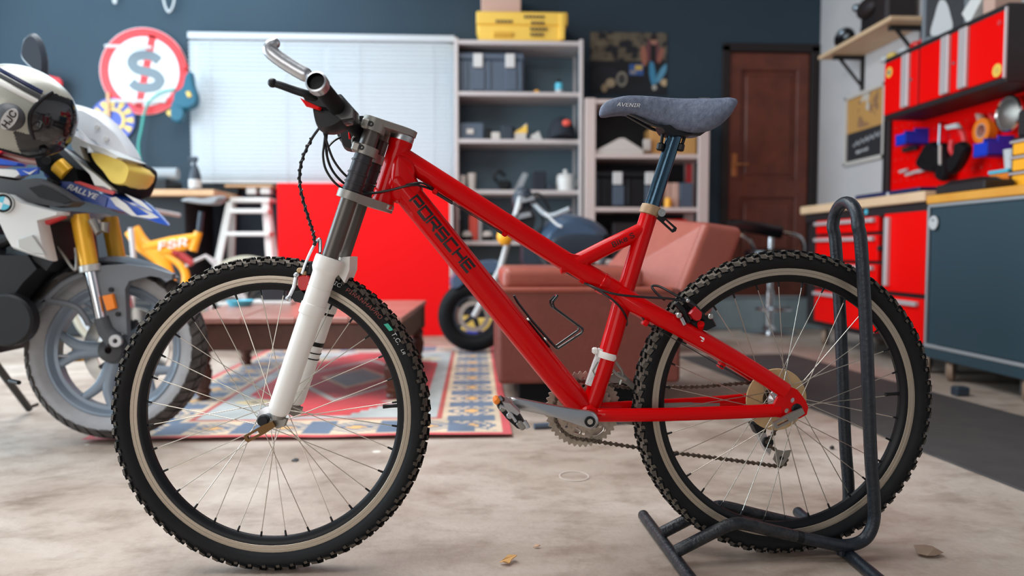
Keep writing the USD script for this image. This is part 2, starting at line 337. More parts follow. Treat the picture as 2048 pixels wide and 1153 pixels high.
for a, b in ((Z0, Z0 + .2), (zm, zm + .16), (Z1 - .15, Z1)): part(door, 'door_rail', stile(X0 + .1, a, X1 - .1, b), M['door_wood'])
for a, b in ((Z0 + .2, zm), (zm + .16, Z1 - .15)): part(door, 'door_panel', box((X0 + .15, YB + .015, a + .04), (X1 - .15, YB + .04, b - .04), .012), M['door_wood'])
hx = atY(1449, 330, YB)
part(door, 'door_handle', [box((X0 + .03, YB - .004, hx[2] - .1), (X0 + .075, YB + .008, hx[2] + .1), .004), tube(fillet([(X0 + .052, YB, hx[2]), (X0 + .052, YB - .05, hx[2]), (X0 + .16, YB - .055, hx[2])], .02), .009, 10)], M['brass'])
struct('trim_1', box((dl - .3, YB - .32, 0), (XR, YB + .1, dz0), .008), M['step_paint'])
struct('baseboard_back', box((-4.5, YB - .012, 0), (dl - .3, YB, .11), .003), M['step_paint'])
# rubber mat
mk('mat_rubber', (62, 58, 58), .85, var=(9, (74, 68, 66), .22), bump=(240, .15))
mL, mE = atZ(1630, 822), atZ(2048, 985); mdir = nrm(mE - mL); mnor = A(-mdir[1], mdir[0], 0); mnor = mnor if mnor[0] > 0 else -mnor
mw, mf = np.dot(atZ(2048, 837) - mL, mnor), np.dot(atZ(1500, 712) - mL, mdir)
q = np.array([mL + mdir * mf, mL + mdir * mf + mnor * mw, mL + mdir * 1.5 + mnor * mw, mL + mdir * 1.5])[:, :2]
single('floor_mat', prism(Polygon(q), A(0, 0, .004), A(1, 0, 0), A(0, 1, 0), .006), M['mat_rubber'], 'dark grey rubber mat on the concrete in front of the workbenches', 'mat')

# ================================================================== the red mountain bike (kept in its own plane, so that every point is a real place)
HF, HR = atD(546, 830, 1.53), atD(1565, 803, 1.61)
E1 = HR - HF; E1[2] = 0; E1 = nrm(E1); E3 = A(0, 0, 1); EW = A(E1[1], -E1[0], 0)
def B(px, py, w=0.0): return atP(px, py, HF + EW * w, EW)
def Bs(pts, w=0.0): return np.array([B(x, y, w) for x, y in pts])
S_TOP, S_BOT = B(806, 270), B(763, 412); SA = nrm(S_TOP - S_BOT)
def about(v, k, a): return v * math.cos(a) + np.cross(k, v) * math.sin(a) + k * np.dot(k, v) * (1 - math.cos(a))
STEER = math.radians(-3.0)
F1, FWD = about(E1, SA, STEER), about(EW, SA, STEER); F1 = nrm(F1); FWD = nrm(FWD); F3 = np.cross(F1, -FWD) * -1
F3 = nrm(np.cross(FWD, F1)); F3 = F3 if F3[2] > 0 else -F3
def Fp(px, py, w=0.0): return atP(px, py, S_BOT + FWD * w, FWD)
def Fs(pts, w=0.0): return np.array([Fp(x, y, w) for x, y in pts])
def fmir(P): P = np.asarray(P, float); return P - 2 * ((P - S_BOT) @ FWD)[..., None] * FWD
def bmir(P): P = np.asarray(P, float); return P - 2 * ((P - HF) @ EW)[..., None] * EW
bike = thing('mountain_bike', 'red mountain bike with knobbly tyres and white fork, rear wheel held in a black stand', 'bicycle', (HF[0] + .55, HF[1] + .03, 0))

def tube_steps(pts, r, **k): return tube(pts, r, 20, **k)
frame = holder(bike, 'frame')
R_ = 'frame_red'
part(frame, 'head_tube', lathe([(.001, 0), (.0225, 0), (.024, .004), (.0225, .012), (.0225, .12), (.0245, .128), (.0245, .136), (.001, .136)], B(764, 409), SA, 32), M[R_])
part(frame, 'down_tube', tube_steps(spline(Bs([(784, 350), (815, 387), (985, 597), (1130, 775), (1170, 824)]), 30), np.r_[np.linspace(.022, .0305, 6), np.full(18, .0305), np.linspace(.030, .025, 6)], flat=.92, up=EW), M[R_])
tt = spline(Bs([(792, 308), (818, 323), (970, 420), (1123, 518), (1200, 563), (1262, 600)]), 40)
part(frame, 'top_tube', tube_steps(tt, np.r_[np.full(26, .0208), np.linspace(.0208, .0215, 5), np.full(9, .0212)]), M[R_])
part(frame, 'head_gusset', pillow(spline(Bs([(788, 304), (822, 314), (836, 338), (832, 352), (838, 366), (846, 378), (838, 398), (808, 408), (780, 398), (776, 350)]), 60, True), EW * .056, (.72, .93, 1, .93, .72)), M[R_], smooth=60)
part(frame, 'tube_collar', lathe([(.0212, -.004), (.0232, -.002), (.0236, .004), (.022, .012)], B(1203, 566), nrm(B(1262, 600) - B(1200, 563)), 28), M[R_])
st = spline(Bs([(1302, 415), (1297, 432), (1274, 505), (1250, 585), (1236, 636), (1212, 720), (1180, 818)]), 36)
part(frame, 'seat_tube', tube_steps(st, np.r_[np.full(18, .0182), np.full(18, .0205)]), M[R_])
part(frame, 'brace_tube', tube_steps(spline(Bs([(1120, 533), (1150, 526), (1215, 494), (1270, 468), (1290, 458)]), 20), .0172), M[R_])
part(frame, 'brace_gusset', pillow(Bs([(1135, 506), (1165, 512), (1180, 520), (1172, 536), (1140, 530), (1115, 508)]), EW * .028, (.9, 1, 1, 1, .9)), M[R_])
part(frame, 'bottom_bracket_shell', puck(B(1173, 828), EW, .0235, .074, 32, .1), M[R_])
def stay(pts, w, r):
    P = [B(x, y, 0) for x, y in pts]; return tube(spline([p + EW * k for p, k in zip(P, w)], 30), r, 16, flat=1.15, up=EW)
# near-side points read off the photograph at their lateral distance, mirrored for the far side
def stay_near(pts, w, r, far=False):
    P = np.array([B(x, y, k) for (x, y), k in zip(pts, w)]); P = bmir(P) if far else P
    return tube(spline(P, 30), r, 16, flat=1.2, up=EW)
sst, ssw = [(1236, 588), (1300, 625), (1345, 648), (1440, 701), (1520, 749), (1572, 783)], [.012, .03, .038, .046, .056, .062]
cst, csw = [(1183, 831), (1215, 831), (1320, 830), (1450, 826), (1560, 821)], [.018, .03, .042, .05, .06]
ssr, csr = np.linspace(.0172, .0138, 30), np.linspace(.0122, .0118, 30)
for far in (False, True):
    part(frame, 'seatstay', stay_near(sst, ssw, ssr, far), M[R_])
    part(frame, 'chainstay', stay_near(cst, csw, csr, far), M[R_])
    do = Polygon([(0, 0)]) if 0 else None
    O = B(1585, 808, .064); pl = [(1549, 809), (1556, 795), (1570, 786), (1578, 775), (1592, 781), (1608, 802), (1613, 815), (1610, 828), (1597, 835), (1570, 834), (1552, 832)]
    q = np.array([B(x, y, .064) - O for x, y in pl]); pg = Polygon(np.c_[q @ E1, q[:, 2]]).buffer(.002)
    for hx, hy in ((1585, 801), (1573, 822)):
        h = B(hx, hy, .064) - O; pg = pg.difference(Point(h @ E1, h[2]).buffer(.0058))
    m = prism(pg, O, E1, E3, .008)
    if far: m = TM(bmir(m.vertices), m.faces[:, ::-1], process=False)
    part(frame, 'dropout', m, M[R_], smooth=30)
part(frame, 'chainstay_guard', tube(bmir(np.array([B(x, y, k) for (x, y), k in zip([(1345, 832), (1410, 830), (1470, 829)], [.043, .048, .053])])), .0142, 14), M['alloy_satin'], label='grey sleeve on the far chainstay')
for px, py, d in ((871, 383, 1), (1010, 467, 1), (1165, 561, 1), (1290, 646, 0), (1442, 731, 0)):
    o = B(px, py, .0 if d else .035); ax = nrm(B(1123, 518) - B(970, 420))
    part(frame, 'cable_guide', [obox(o, ax, np.cross(EW, ax), EW, .011, .013, .022, .002)], M[R_])
part(frame, 'brake_boss', rod(B(1400, 658, .04), B(1402, 648, .055), .0075), M[R_])
# lettering on the frame
def strokes(word, wd=1.7, gap=.5, t=.3):
    G = {'P': [[(0, -.02), (0, 1), (wd, 1), (wd, .42), (.32, .42)]], 'O': [[(.0, 0), (wd, 0), (wd, 1), (0, 1), (0, -.1)]], 'R': [[(0, -.1), (0, 1), (wd, 1), (wd, .46), (.3, .46)], [(wd * .62, .46), (wd, -.05), (wd, -.1)]],
         'S': [[(wd, 1), (0, 1), (0, .52), (wd, .52), (wd, 0), (0, 0)]], 'C': [[(wd, 1), (0, 1), (0, 0), (wd, 0)]], 'H': [[(0, -.1), (0, 1.1)], [(wd, -.1), (wd, 1.1)], [(0, .52), (wd, .52)]], 'E': [[(wd, 1), (0, 1), (0, 0), (wd, 0)], [(0, .52), (wd * .9, .52)]]}
    out, x = [], 0
    for c in word:
        for l in G[c]: out.append(LineString([(a + x, b) for a, b in l]).buffer(t / 2, cap_style=2, join_style=2, mitre_limit=2))
        x += wd + gap
    g = unary_union(out)
    return cat([trimesh.creation.extrude_polygon(q, .06, engine='earcut') for q in getattr(g, 'geoms', [g])])
dax = nrm(B(1120, 762) - B(830, 405))
lt = strokes('PORSCHE'); s_ = .189 / np.ptp(lt.vertices[:, 0]); lt.vertices *= A(s_, s_, .012); lt.vertices[:, 1] *= 1.55
part(frame, 'lettering', wrap(lt, B(881, 472), dax, EW, .0305, .17, .003), M['decal_black'], smooth=False, label='black wide lettering on the down tube')
bax = nrm(B(1270, 468) - B(1160, 521))
part(frame, 'lettering', wrap(text('Bike S', .0115, .0006, 1.15), B(1243, 481), bax, EW, .0174, .05), M['decal_black'], smooth=False, label='small black lettering on the brace tube')
sax2 = nrm(B(1440, 701, .046) - B(1345, 648, .038))
part(frame, 'emblem', wrap(trimesh.creation.extrude_polygon(Point(0, 0).buffer(.006).difference(Point(-.0035, -.002).buffer(.0042)), .0006, engine='earcut'), B(1398, 677, .041), sax2, EW, .0162, 0, .003), M['print_white'], smooth=False, label='white round mark on the seatstay')
v = spline(Bs([(1214, 698), (1201, 732), (1188, 770)]), 12) + EW * .0065
part(frame, 'protective_tape', tube(v - E1 * .0115, .0072, 8, flat=1.35, up=EW), M['tape_white'], label='white tape strip with faint print')
part(frame, 'clamp_band', [lathe([(.0202, -.007), (.0225, -.007), (.0232, 0), (.0225, .007), (.0202, .007), (.0202, -.007)], B(1212, 711), nrm(st[30] - st[24]), 28), obox(B(1190, 702, .008), EW, E1, E3, .014, .012, .014)], M['fork_white'], label='white front derailleur clamp band')

# ------------------------------------------------------------------ wheels
def wheel(name, c, e1, ew, R, flange, nspk=32, ph=0.0, seed=1, knob=1.0):
    e3 = np.cross(e1, ew); e3 = e3 if e3[2] > 0 else -e3
    L = lambda a, w, z: c + a * e1 + w * ew + z * e3
    W = holder(bike, name)
    rt = R - .0085
    side = [(R - .0405, .012), (R - .035, .0195), (R - .026, .0248), (R - .017, .0245), (R - .0115, .0212)]
    for s in (1, -1): pass
    prof = [(r, w) for r, w in side] + [(rt - .0005, .0155), (rt + .0025, .008), (rt + .0032, 0)]
    full = prof + [(r, -w) for r, w in prof[-2::-1]]
    k = len(side)
    tyre = cat(lathe(full[:k], c, ew, 120), lathe(full[-k:], c, ew, 120))
    part(W, 'tyre', tyre, M['sidewall'], smooth=50)
    part(W, 'tyre_casing', lathe(full[k - 1:len(full) - k + 1], c, ew, 120), M['tread'], smooth=50, label='dusty rubber between the tread knobs')
    # tread knobs: four to a row, small tapered blocks standing proud
    ks, rg, N = [], np.random.default_rng(seed), 68
    def block(th, w, r, tilt, a, b, h, skew):
        n = math.cos(th) * e1 + math.sin(th) * e3; t = -math.sin(th) * e1 + math.cos(th) * e3
        up = nrm(n * math.cos(tilt) + ew * math.sin(tilt)); sd = nrm(np.cross(t, up)); o = c + n * r + ew * w
        t2 = nrm(t + sd * skew)
        lo = [o + t2 * x * a * .58 + sd * y * b * .58 - up * h * .5 for x, y in ((-1, -1), (1, -1), (1, 1), (-1, 1))]
        hi = [o + t2 * x * a * .44 + sd * y * b * .44 + up * h for x, y in ((-1, -1), (1, -1), (1, 1), (-1, 1))]
        V = np.array(lo + hi); return V
    F = np.array([(0, 1, 5), (0, 5, 4), (1, 2, 6), (1, 6, 5), (2, 3, 7), (2, 7, 6), (3, 0, 4), (3, 4, 7)])
    VV, FF, nv = [], [], 0
    for i in range(N):
        th = 2 * np.pi * i / N; d = np.pi / N
        for s in (1, -1):
            for blk in (block(th + rg.normal(0, .002), s * .0192, rt - .0045, s * .95, .0145, .0098 * knob, .0066, s * .3), block(th + d * .95, s * .0215, rt - .0085, s * 1.15, .0085, .0075 * knob, .005, -s * .2),
                        block(th + d * .7, s * .0105, rt + .001, s * .38, .0125, .0085, .0064, -s * .35)):
                VV.append(blk); FF.append(F + nv); nv += 8
        for blk in (block(th + d * 1.5, 0, rt + .0025, 0, .010, .009, .0055, .2 * (-1) ** i),):
            VV.append(blk); FF.append(F + nv); nv += 8
    kn = TM(np.vstack(VV), np.vstack(FF), process=False); kn.fix_normals() if False else None
    part(W, 'tread_knobs', kn, M['knob'], smooth=False, kind='stuff')
    VA = np.array(VV); nb = len(VA); ft = (np.arange(nb) * 4)[:, None, None] + np.array([(0, 1, 2), (0, 2, 3)])[None]
    part(W, 'knob_tops', TM(VA[:, 4:].reshape(-1, 3), ft.reshape(-1, 3), process=False), M['knob_top'], smooth=False, kind='stuff', label='dusty worn tops of the tread knobs')
    ro = R - .040
    part(W, 'rim', lathe([(ro + .001, .0118), (ro - .013, .0128)][:1] + [(ro - .0135, .0125), (ro - .022, .0105), (ro - .0285, .004), (ro - .0285, -.004), (ro - .022, -.0105), (ro - .0135, -.0125)], c, ew, 120), M['rim_black'], smooth=40)
    for s in (1, -1):
        part(W, 'brake_track', lathe([(ro + .002, s * .0128), (ro + .0005, s * .0136), (ro - .006, s * .0134), (ro - .0066, s * .0128), (ro - .0072, s * .0134), (ro - .013, s * .0132), (ro - .0138, s * .0124)], c, ew, 120), M['brake_track'], smooth=40)
    ri = ro - .0285
    part(W, 'hub', lathe([(.004, -.05), (.0085, -.05), (.0085, -flange - .004), (.021, -flange - .002), (.0225, -flange), (.021, -flange + .003), (.012, -flange + .008), (.011, flange - .008), (.021, flange - .003), (.0225, flange), (.021, flange + .002), (.0085, flange + .004), (.0085, .05), (.004, .05)], c, ew, 32), M['alloy'])
    for i in range(nspk):
        th = 2 * np.pi * i / nspk + ph; s = 1 if i % 2 else -1; hd = th + (1 if (i // 2) % 2 else -1) * 1.25
        a = L(.0198 * math.cos(hd), s * (flange + .001), .0198 * math.sin(hd)); b = L((ri + .002) * math.cos(th), s * .002, (ri + .002) * math.sin(th))
        sp = part(W, 'spoke', tube([a, b], .00095, 6), M['spoke'])
        part(W, 'nipple', tube([b + (b - a) * .006, b + nrm(a - b) * .013], [.0026, .0019], 6), M['black'])
    part(W, 'tyre_valve', tube([L(ri * math.cos(.06), 0, ri * math.sin(.06)), L((ri - .012) * math.cos(.06), 0, (ri - .012) * math.sin(.06)), L((ri - .03) * math.cos(.06), 0, (ri - .03) * math.sin(.06))], [.004, .0035, .0045], 10), M['black'])
    return W, L, ri
HFs = Fp(546, 830)
RWF, RWR = .3265, .332
HR = A(HR[0], HR[1], RWR + .003); HFs = A(HFs[0], HFs[1], RWF + .0005)
fw, LF, ri = wheel('front_wheel', HFs, F1, FWD, RWF, .031, ph=.09, seed=2)
rw, LR, rj = wheel('rear_wheel', HR, E1, EW, RWR, .028, ph=.05, seed=3, knob=1.15)
def on_side(W, c, e1, e3, ew, r, th0, s, h, m, w, label):
    g = text(s, h, .0006, 1.2, .15); x0 = g.vertices[:, 0].min(); L_ = np.ptp(g.vertices[:, 0])
    v, f = trimesh.remesh.subdivide_to_size(g.vertices, g.faces, .006); a = th0 - (v[:, 0] - x0) / r; rr = r + v[:, 1]
    V = c + (rr * np.cos(a))[:, None] * e1 + (rr * np.sin(a))[:, None] * e3 + (w + v[:, 2])[:, None] * ew
    part(W, 'lettering', TM(V, f, process=False), m, smooth=False, label=label); return th0 - (L_ + .012) / r
F3u = np.cross(F1, FWD); F3u = F3u if F3u[2] > 0 else -F3u
t_ = on_side(fw, HFs, F1, F3u, FWD, RWF - .0265, 1.14, 'TIC', .0085, M['print_white'], .0252, 'pale tyre lettering')
t_ = on_side(fw, HFs, F1, F3u, FWD, RWF - .0265, t_, 'PIRANHAPRO', .0085, M['print_rust'], .0252, 'rust red tyre lettering')
g_ = [prism([(0, 0), (.018, .0), (.022, .008), (.004, .008)], HFs + (RWF - .0265) * (math.cos(t_) * F1 + math.sin(t_) * F3u) + .0258 * FWD, math.sin(t_) * F1 - math.cos(t_) * F3u, math.cos(t_) * F1 + math.sin(t_) * F3u, .0008)]
part(fw, 'emblem', g_, M['print_teal'], label='green mark on the tyre')
t_ = on_side(fw, HFs, F1, F3u, FWD, RWF - .0265, t_ - .085, 'T.C.', .009, M['print_white'], .0252, 'pale tyre lettering')
on_side(fw, HFs, F1, F3u, FWD, RWF - .0265, t_, 'LR', .006, M['print_white'], .0252, 'pale tyre lettering')
on_side(rw, HR, E1, E3, EW, rj + .008, 1.40, 'Deore', .007, M['print_white'], .0112, 'white rim lettering') if False else None
part(rw, 'rim_lettering', [tube([LR((rj + .012) * math.cos(a), .0106, (rj + .012) * math.sin(a)) for a in np.linspace(t0, t1, 8)], .0011, 5) for t0, t1 in ((1.47, 1.38), (1.35, 1.32), (1.31, 1.24))], M['print_white'])
# quick releases
def quick_release(W, c, ew, tip, base, m):
    d = nrm(tip - base); s = np.cross(ew, d)
    part(W, 'quick_release_nut', [puck(c + ew * .064, ew, .0115, .014, 20), rod(c + ew * .05, c + ew * .07, .006)], M['black'])
    Lg = np.linalg.norm(tip - base)
    pg = Polygon([(0, -.006), (Lg * .4, -.0085), (Lg, -.0075), (Lg + .003, 0), (Lg, .0075), (Lg * .4, .0085), (0, .006)]).difference(Polygon([(Lg * .55, -.0035), (Lg * .93, -.003), (Lg * .93, .003), (Lg * .55, .0035)]))
    part(W, 'quick_release_lever', prism(pg, base, d, s, .007), m, label='slotted metal lever')
quick_release(fw, LF(0, 0, 0), FWD, Fp(493, 878, .072), Fp(549, 848, .075), M['gold_lever'])
quick_release(rw, LR(0, 0, 0), EW, B(1549, 852, .078), B(1606, 822, .078), M['alloy_satin'])

# ------------------------------------------------------------------ fork, crowns, steering
fork = holder(bike, 'fork'); WL = .058
near_top, near_mid, near_bot = Fp(749, 248, WL), Fp(664, 517, WL), Fp(556, 826, WL)
ax = nrm(near_top - near_bot); near_mid = near_bot + ax * np.dot(near_mid - near_bot, ax)
LL = np.linalg.norm(near_mid - near_bot)
def both(fn):
    return [(fn, False), (fn, True)]
def mirf(m): return TM(fmir(m.vertices), np.asarray(m.faces)[:, ::-1], process=False)
leg = lathe([(.001, -.004), (.016, -.003), (.0208, .004), (.0216, .012), (.0222, .12), (.0226, LL * .63), (.0248, LL * .634), (.0252, LL * .64), (.0252, LL * .692), (.0248, LL * .70), (.0234, LL * .704), (.0234, LL * .80), (.0226, LL * .802), (.0226, LL * .806), (.0234, LL * .808), (.0236, LL * .895), (.0268, LL * .915), (.028, LL * .925), (.028, LL * .985), (.0272, LL), (.018, LL + .001)], near_bot, ax, 36)
stan = lathe([(.0168, -.02), (.0168, np.linalg.norm(near_top - near_mid))], near_mid, ax, 28)
drop = cat(pillow(Fs([(541, 838), (560, 832), (577, 838), (572, 852), (556, 858), (545, 852)], WL), FWD * .012), rod(Fp(556, 838, WL), near_bot + ax * .004, .014))
ringz = [lathe([(.0165, -.002), (.0205, -.0018), (.0208, 0), (.0205, .0018), (.0165, .002)], near_mid + ax * np.dot(Fp(x, y, WL) - near_mid, ax), ax, 28) for x, y in ((726, 325), (717, 349), (712, 368), (708, 381))]
sleeve = lathe([(.0174, np.dot(Fp(707, 392, WL) - near_mid, ax)), (.0186, np.dot(Fp(709, 384, WL) - near_mid, ax)), (.0184, np.dot(Fp(730, 318, WL) - near_mid, ax)), (.0176, np.dot(Fp(733, 310, WL) - near_mid, ax))], near_mid, ax, 28)
crown_o = lambda x, y: np.dot(Fp(x, y, WL) - near_mid, ax)
def steerer(s): return S_BOT + SA * np.dot(near_mid + ax * s - S_BOT, SA)
def plate(s, t, r1=.0265, r2=.025, both_legs=True, down=0.0):
    P = []
    for o, r in ((near_mid + ax * s, r1), (fmir(near_mid + ax * s), r1), (steerer(s) - SA * down, r2)):
        u = nrm(np.cross(ax, FWD)); P += [o + r * (math.cos(a) * u + math.sin(a) * FWD) + ax * k * t / 2 for a in np.linspace(0, 2 * np.pi, 24, endpoint=False) for k in (-1, 1)]
    return hull(P)
def clamp(s, t, px, py):
    u = nrm(np.cross(ax, FWD)); o = near_mid + ax * s
    P = [o + .0245 * (math.cos(a) * u + math.sin(a) * FWD) + ax * k * t / 2 for a in np.linspace(0, 2 * np.pi, 24, endpoint=False) for k in (-1, 1)]
    q = Fp(px, py, WL + .012); lug = obox(q, u, FWD, ax, .016, .03, t, .003)
    return cat(hull(P), lug)
for far in (False, True):
    f = (lambda m: mirf(m)) if far else (lambda m: m)
    part(fork, 'fork_leg', f(leg), M['fork_white'])
    part(fork, 'stanchion', f(stan), M['stanchion'])
    part(fork, 'stanchion_sleeve', f(cat(sleeve, *ringz)), M['stanchion_cover'])
    part(fork, 'fork_dropout', f(drop), M['alloy_satin'])
    for (x, y), (px, py) in (((752, 256), (733, 249)), ((735, 303), (714, 295))):
        part(fork, 'stanchion_clamp', f(clamp(crown_o(x, y), .0185, px, py)), M['alloy_satin'])
        part(fork, 'clamp_bolt', f(cat(disc_ring(Fp(px + 9, py - (1 if y < 280 else 0), WL + .024), FWD, .0025, .0052, .006, 16))), M['black'])
part(fork, 'lower_crown', plate(crown_o(707, 394), .0165), M['alloy_satin'])
HT = B(764, 409) + SA * .136
u9 = nrm(np.cross(ax, FWD)); q9 = near_mid + ax * crown_o(757, 246)
part(fork, 'upper_crown', hull([o + r * (math.cos(a) * u9 + math.sin(a) * FWD) + ax * k * .006 for o, r in ((q9, .024), (fmir(q9), .024), (HT + SA * .021, .0265)) for a in np.linspace(0, 2 * np.pi, 24, endpoint=False) for k in (-1, 1)]), M['alloy_satin'])
part(fork, 'head_spacer', lathe([(.024, 0), (.0245, .003), (.0245, .012), (.022, .014), (.0235, .016), (.0235, .018)], HT, SA, 28), M['alloy'])
part(fork, 'lower_headset_cup', lathe([(.0235, -.006), (.026, -.004), (.026, .004), (.0235, .006)], B(763, 411), SA, 28), M['chrome'])
part(fork, 'fork_brace', pillow(Fs([(690, 515), (708, 513), (707, 540), (697, 566), (682, 545)], 0), FWD * .085, (.97, 1, 1, 1, .97)), M['fork_white'])
for sgn in (1, -1):
    for y0, y1, k in ((692, 700, .9), (738, 742, .3), (751, 755, .3)):
        x = (626 if y0 < 700 else 612 if y0 < 745 else 608)
        pass
farleg = fmir(near_bot); LLa = ax
for fr, t in ((.63, .010), (.415, .009), (.355, .0022), (.315, .0022)):
    part(fork, 'leg_band', lathe([(.0228, -t / 2), (.0232, -t / 2), (.0232, t / 2), (.0228, t / 2)], farleg + ax * LL * fr, ax, 28), M['black'])

# ------------------------------------------------------------------ handlebar and controls
bars = holder(bike, 'handlebar')
NB = atD(634, 166, 1.27)
hb = spline([NB, NB * .62 + Fp(694, 238, .10) * .38, Fp(694, 238, .10), Fp(713, 258, .045), Fp(717, 262, 0)], 26)
hbar = np.vstack([hb, fmir(hb[-2::-1])])
part(bars, 'bar_tube', tube(hbar, np.r_[np.full(18, .0158), np.linspace(.0158, .0135, 5), np.full(3, .0135), np.full(3, .0135)[:2], np.linspace(.0135, .0158, 5), np.full(18, .0158)][:len(hbar)] if len(hbar) == 51 else .015, 20, caps=False), M['black_rubber'])
import manifold3d as m3
def chain_solid(P, R, step=.0022, it=14):
    s = trimesh.creation.icosphere(2).vertices; hs = []
    for (p, r), (q, t) in zip(zip(P[:-1], R[:-1]), zip(P[1:], R[1:])): hs.append(m3.Manifold.hull_points(np.vstack([p + s * r, q + s * t])))
    u = m3.Manifold.batch_boolean(hs, m3.OpType.Add).refine_to_length(step).to_mesh(); m = TM(u.vert_properties[:, :3], u.tri_verts, process=True)
    trimesh.smoothing.filter_taubin(m, iterations=it); return m
bp = spline([atD(x, y, 1.285) for x, y in ((610, 149), (592, 139), (568, 124), (550, 111), (540, 101), (541, 92), (549, 87))], 15)
BEND = chain_solid(bp, np.r_[np.full(9, .0128), np.linspace(.0126, .0095, 6)])
for mir in (False, True):
    f = (lambda m: mirf(m)) if mir else (lambda m: m)
    dB = nrm(hb[0] - hb[4])
    part(bars, 'bar_plug', f(puck(NB - dB * .004, dB, .0145, .004)), M['black'])
    part(bars, 'bar_end_clamp', f(cat(lathe([(.0158, -.013), (.0188, -.012), (.0192, 0), (.0188, .006), (.0158, .007)], NB, dB, 28),
        )), M['alloy'])
    part(bars, 'bar_end', f(BEND), M['alloy'], smooth=True, label='polished alloy bar end')
    part(bars, 'bar_end_bolt', f(obox(atD(628, 184, 1.28), RT, UP, FW, .012, .006, .012, .002)), M['steel'])
    part(bars, 'brake_lever', f(cat(tube(spline([atD(x, y, d) for x, y, d in ((545, 166, 1.33), (562, 171, 1.33), (590, 181, 1.335), (618, 190, 1.34), (648, 203, 1.36), (668, 214, 1.38))], 22), np.r_[.0075, np.linspace(.0066, .0085, 21)], 12, flat=.7, up=UP), ell(atD(545, 166, 1.33), .0085, .0085, .0085))), M['black'])
    part(bars, 'lever_body', f(pillow([atD(x, y, 1.36) for x, y in ((602, 185), (640, 190), (672, 206), (668, 222), (640, 218), (612, 205))], FW * .03)), M['black'])
    part(bars, 'lever_accent', f(pillow([atD(x, y, 1.355) for x, y in ((600, 196), (618, 206), (646, 213), (640, 221), (612, 213))], FW * .014)), M['cabinet_red'], label='red accent under the brake lever')
    part(bars, 'shifter_pod', f(pillow(spline([atD(x, y, 1.40) for x, y in ((630, 214), (646, 200), (682, 204), (706, 220), (704, 240), (684, 258), (658, 267), (638, 258))], 28, True), FW * .07)), M['black'])
    part(bars, 'bar_clamp', f(pillow([atD(x, y, 1.39) for x, y in ((656, 205), (686, 192), (716, 226), (716, 246), (690, 250), (668, 232))], FW * .06)), M['black_gloss'])
    part(bars, 'shift_lever', f(tube(spline([atD(x, y, 1.42) for x, y in ((690, 205), (700, 220), (712, 238), (706, 246))], 12), .004, 8)), M['black'])
part(bars, 'shifter_label', put(text('RX', .006, .0006, 1.0, .2), atD(664, 220, 1.366), RT, UP), M['print_white'], smooth=False)
part(bars, 'stem', cat(hull(np.vstack([Fs([(700, 232), (728, 232), (740, 300), (720, 306), (706, 278)], .024), Fs([(700, 232), (728, 232), (740, 300), (720, 306), (706, 278)], -.024)])), hull(np.vstack([Fs([(722, 246), (748, 250), (742, 306), (724, 306)], .05), Fs([(722, 246), (748, 250), (742, 306), (724, 306)], -.05)]))), M['black'])
for x, y in ((706, 262), (712, 276)):
    part(bars, 'stem_bolt', tube(fillet(Fs([(x - 6, y + 16), (x - 8, y), (x + 4, y - 6), (x + 18, y - 2)], .029), .006), .0022, 8), M['cabinet_red'] if y < 270 else M['steel'])
part(bars, 'far_lever_housing', pillow(spline([atD(x, y, 1.66) for x, y in ((674, 264), (700, 254), (722, 268), (724, 288), (706, 298), (688, 292))], 20, True), FW * .03), M['black'])
# ------------------------------------------------------------------ cables
cab = holder(bike, 'cables')
def cable(pts, r=.0024, n=40, m='cable', wf=None):
    P = [(Fp if len(p) > 3 else B)(*p[:3]) if len(p) > 2 else B(*p) for p in pts]
    return part(cab, 'cable', tube(spline(P, n), r, 8), M[m])
def cab3(P, r=.0024, n=40): return part(cab, 'cable', tube(spline(P, n), r, 8), M['cable'])
cp = spline([atD(643, 250, 1.40)] + [atD(x, y, d) for x, y, d in ((622, 280, 1.42), (604, 320, 1.43), (599, 360, 1.44), (606, 400, 1.44), (618, 440, 1.44), (627, 468, 1.44), (630, 492, 1.44))], 60)
part(cab, 'cable', tube(cp, .0026, 8), M['cable'])
hel, fr_ = [], np.gradient(cp, axis=0)
for i in np.linspace(8, 58, 260):
    k = int(i); p = cp[k] + (cp[min(k + 1, 59)] - cp[k]) * (i - k); t = nrm(fr_[k]); u = nrm(np.cross(t, FW)); v = np.cross(t, u); a = i * 1.9
    hel.append(p + .0028 * (math.cos(a) * u + math.sin(a) * v))
part(cab, 'spiral_wrap', tube(hel, .0018, 5), M['cable'])
cab3([atD(646, 258, 1.41), atD(656, 292, 1.43), atD(668, 322, 1.45), atD(690, 350, 1.46), Fp(716, 366, .04), Fp(745, 372, -.02), B(790, 374, .02), B(840, 366, .028), B(868, 379, .006)])
cab3([atD(652, 258, 1.41), atD(648, 290, 1.43), atD(646, 312, 1.44), atD(652, 340, 1.45), atD(672, 368, 1.46), atD(702, 386, 1.47), Fp(736, 388, .03), B(782, 380, .028), B(830, 370, .03), B(868, 381, .0)])
cab3([atD(654, 262, 1.42), atD(652, 300, 1.44), atD(662, 336, 1.46), atD(682, 362, 1.47), atD(706, 378, 1.48)])
cab3([atD(692, 270, 1.62), atD(668, 282, 1.58), atD(654, 302, 1.52), atD(662, 336, 1.5), atD(690, 368, 1.52), Fp(740, 385, -.03), B(800, 384, -.0)])
for k in (0, 1):
    cab3([B(871, 384 + 3 * k, .006 - .012 * k), B(905, 405 + 3 * k, .004 - .01 * k)], .0024, 4); cab3([B(905, 405 + 3 * k, .004 - .01 * k), B(1010, 469 + 2 * k, .003)], .0008, 4)
    cab3([B(992, 457 + 3 * k, .004 - .008 * k), B(1010, 468 + 3 * k, .004 - .008 * k)], .0024, 4)
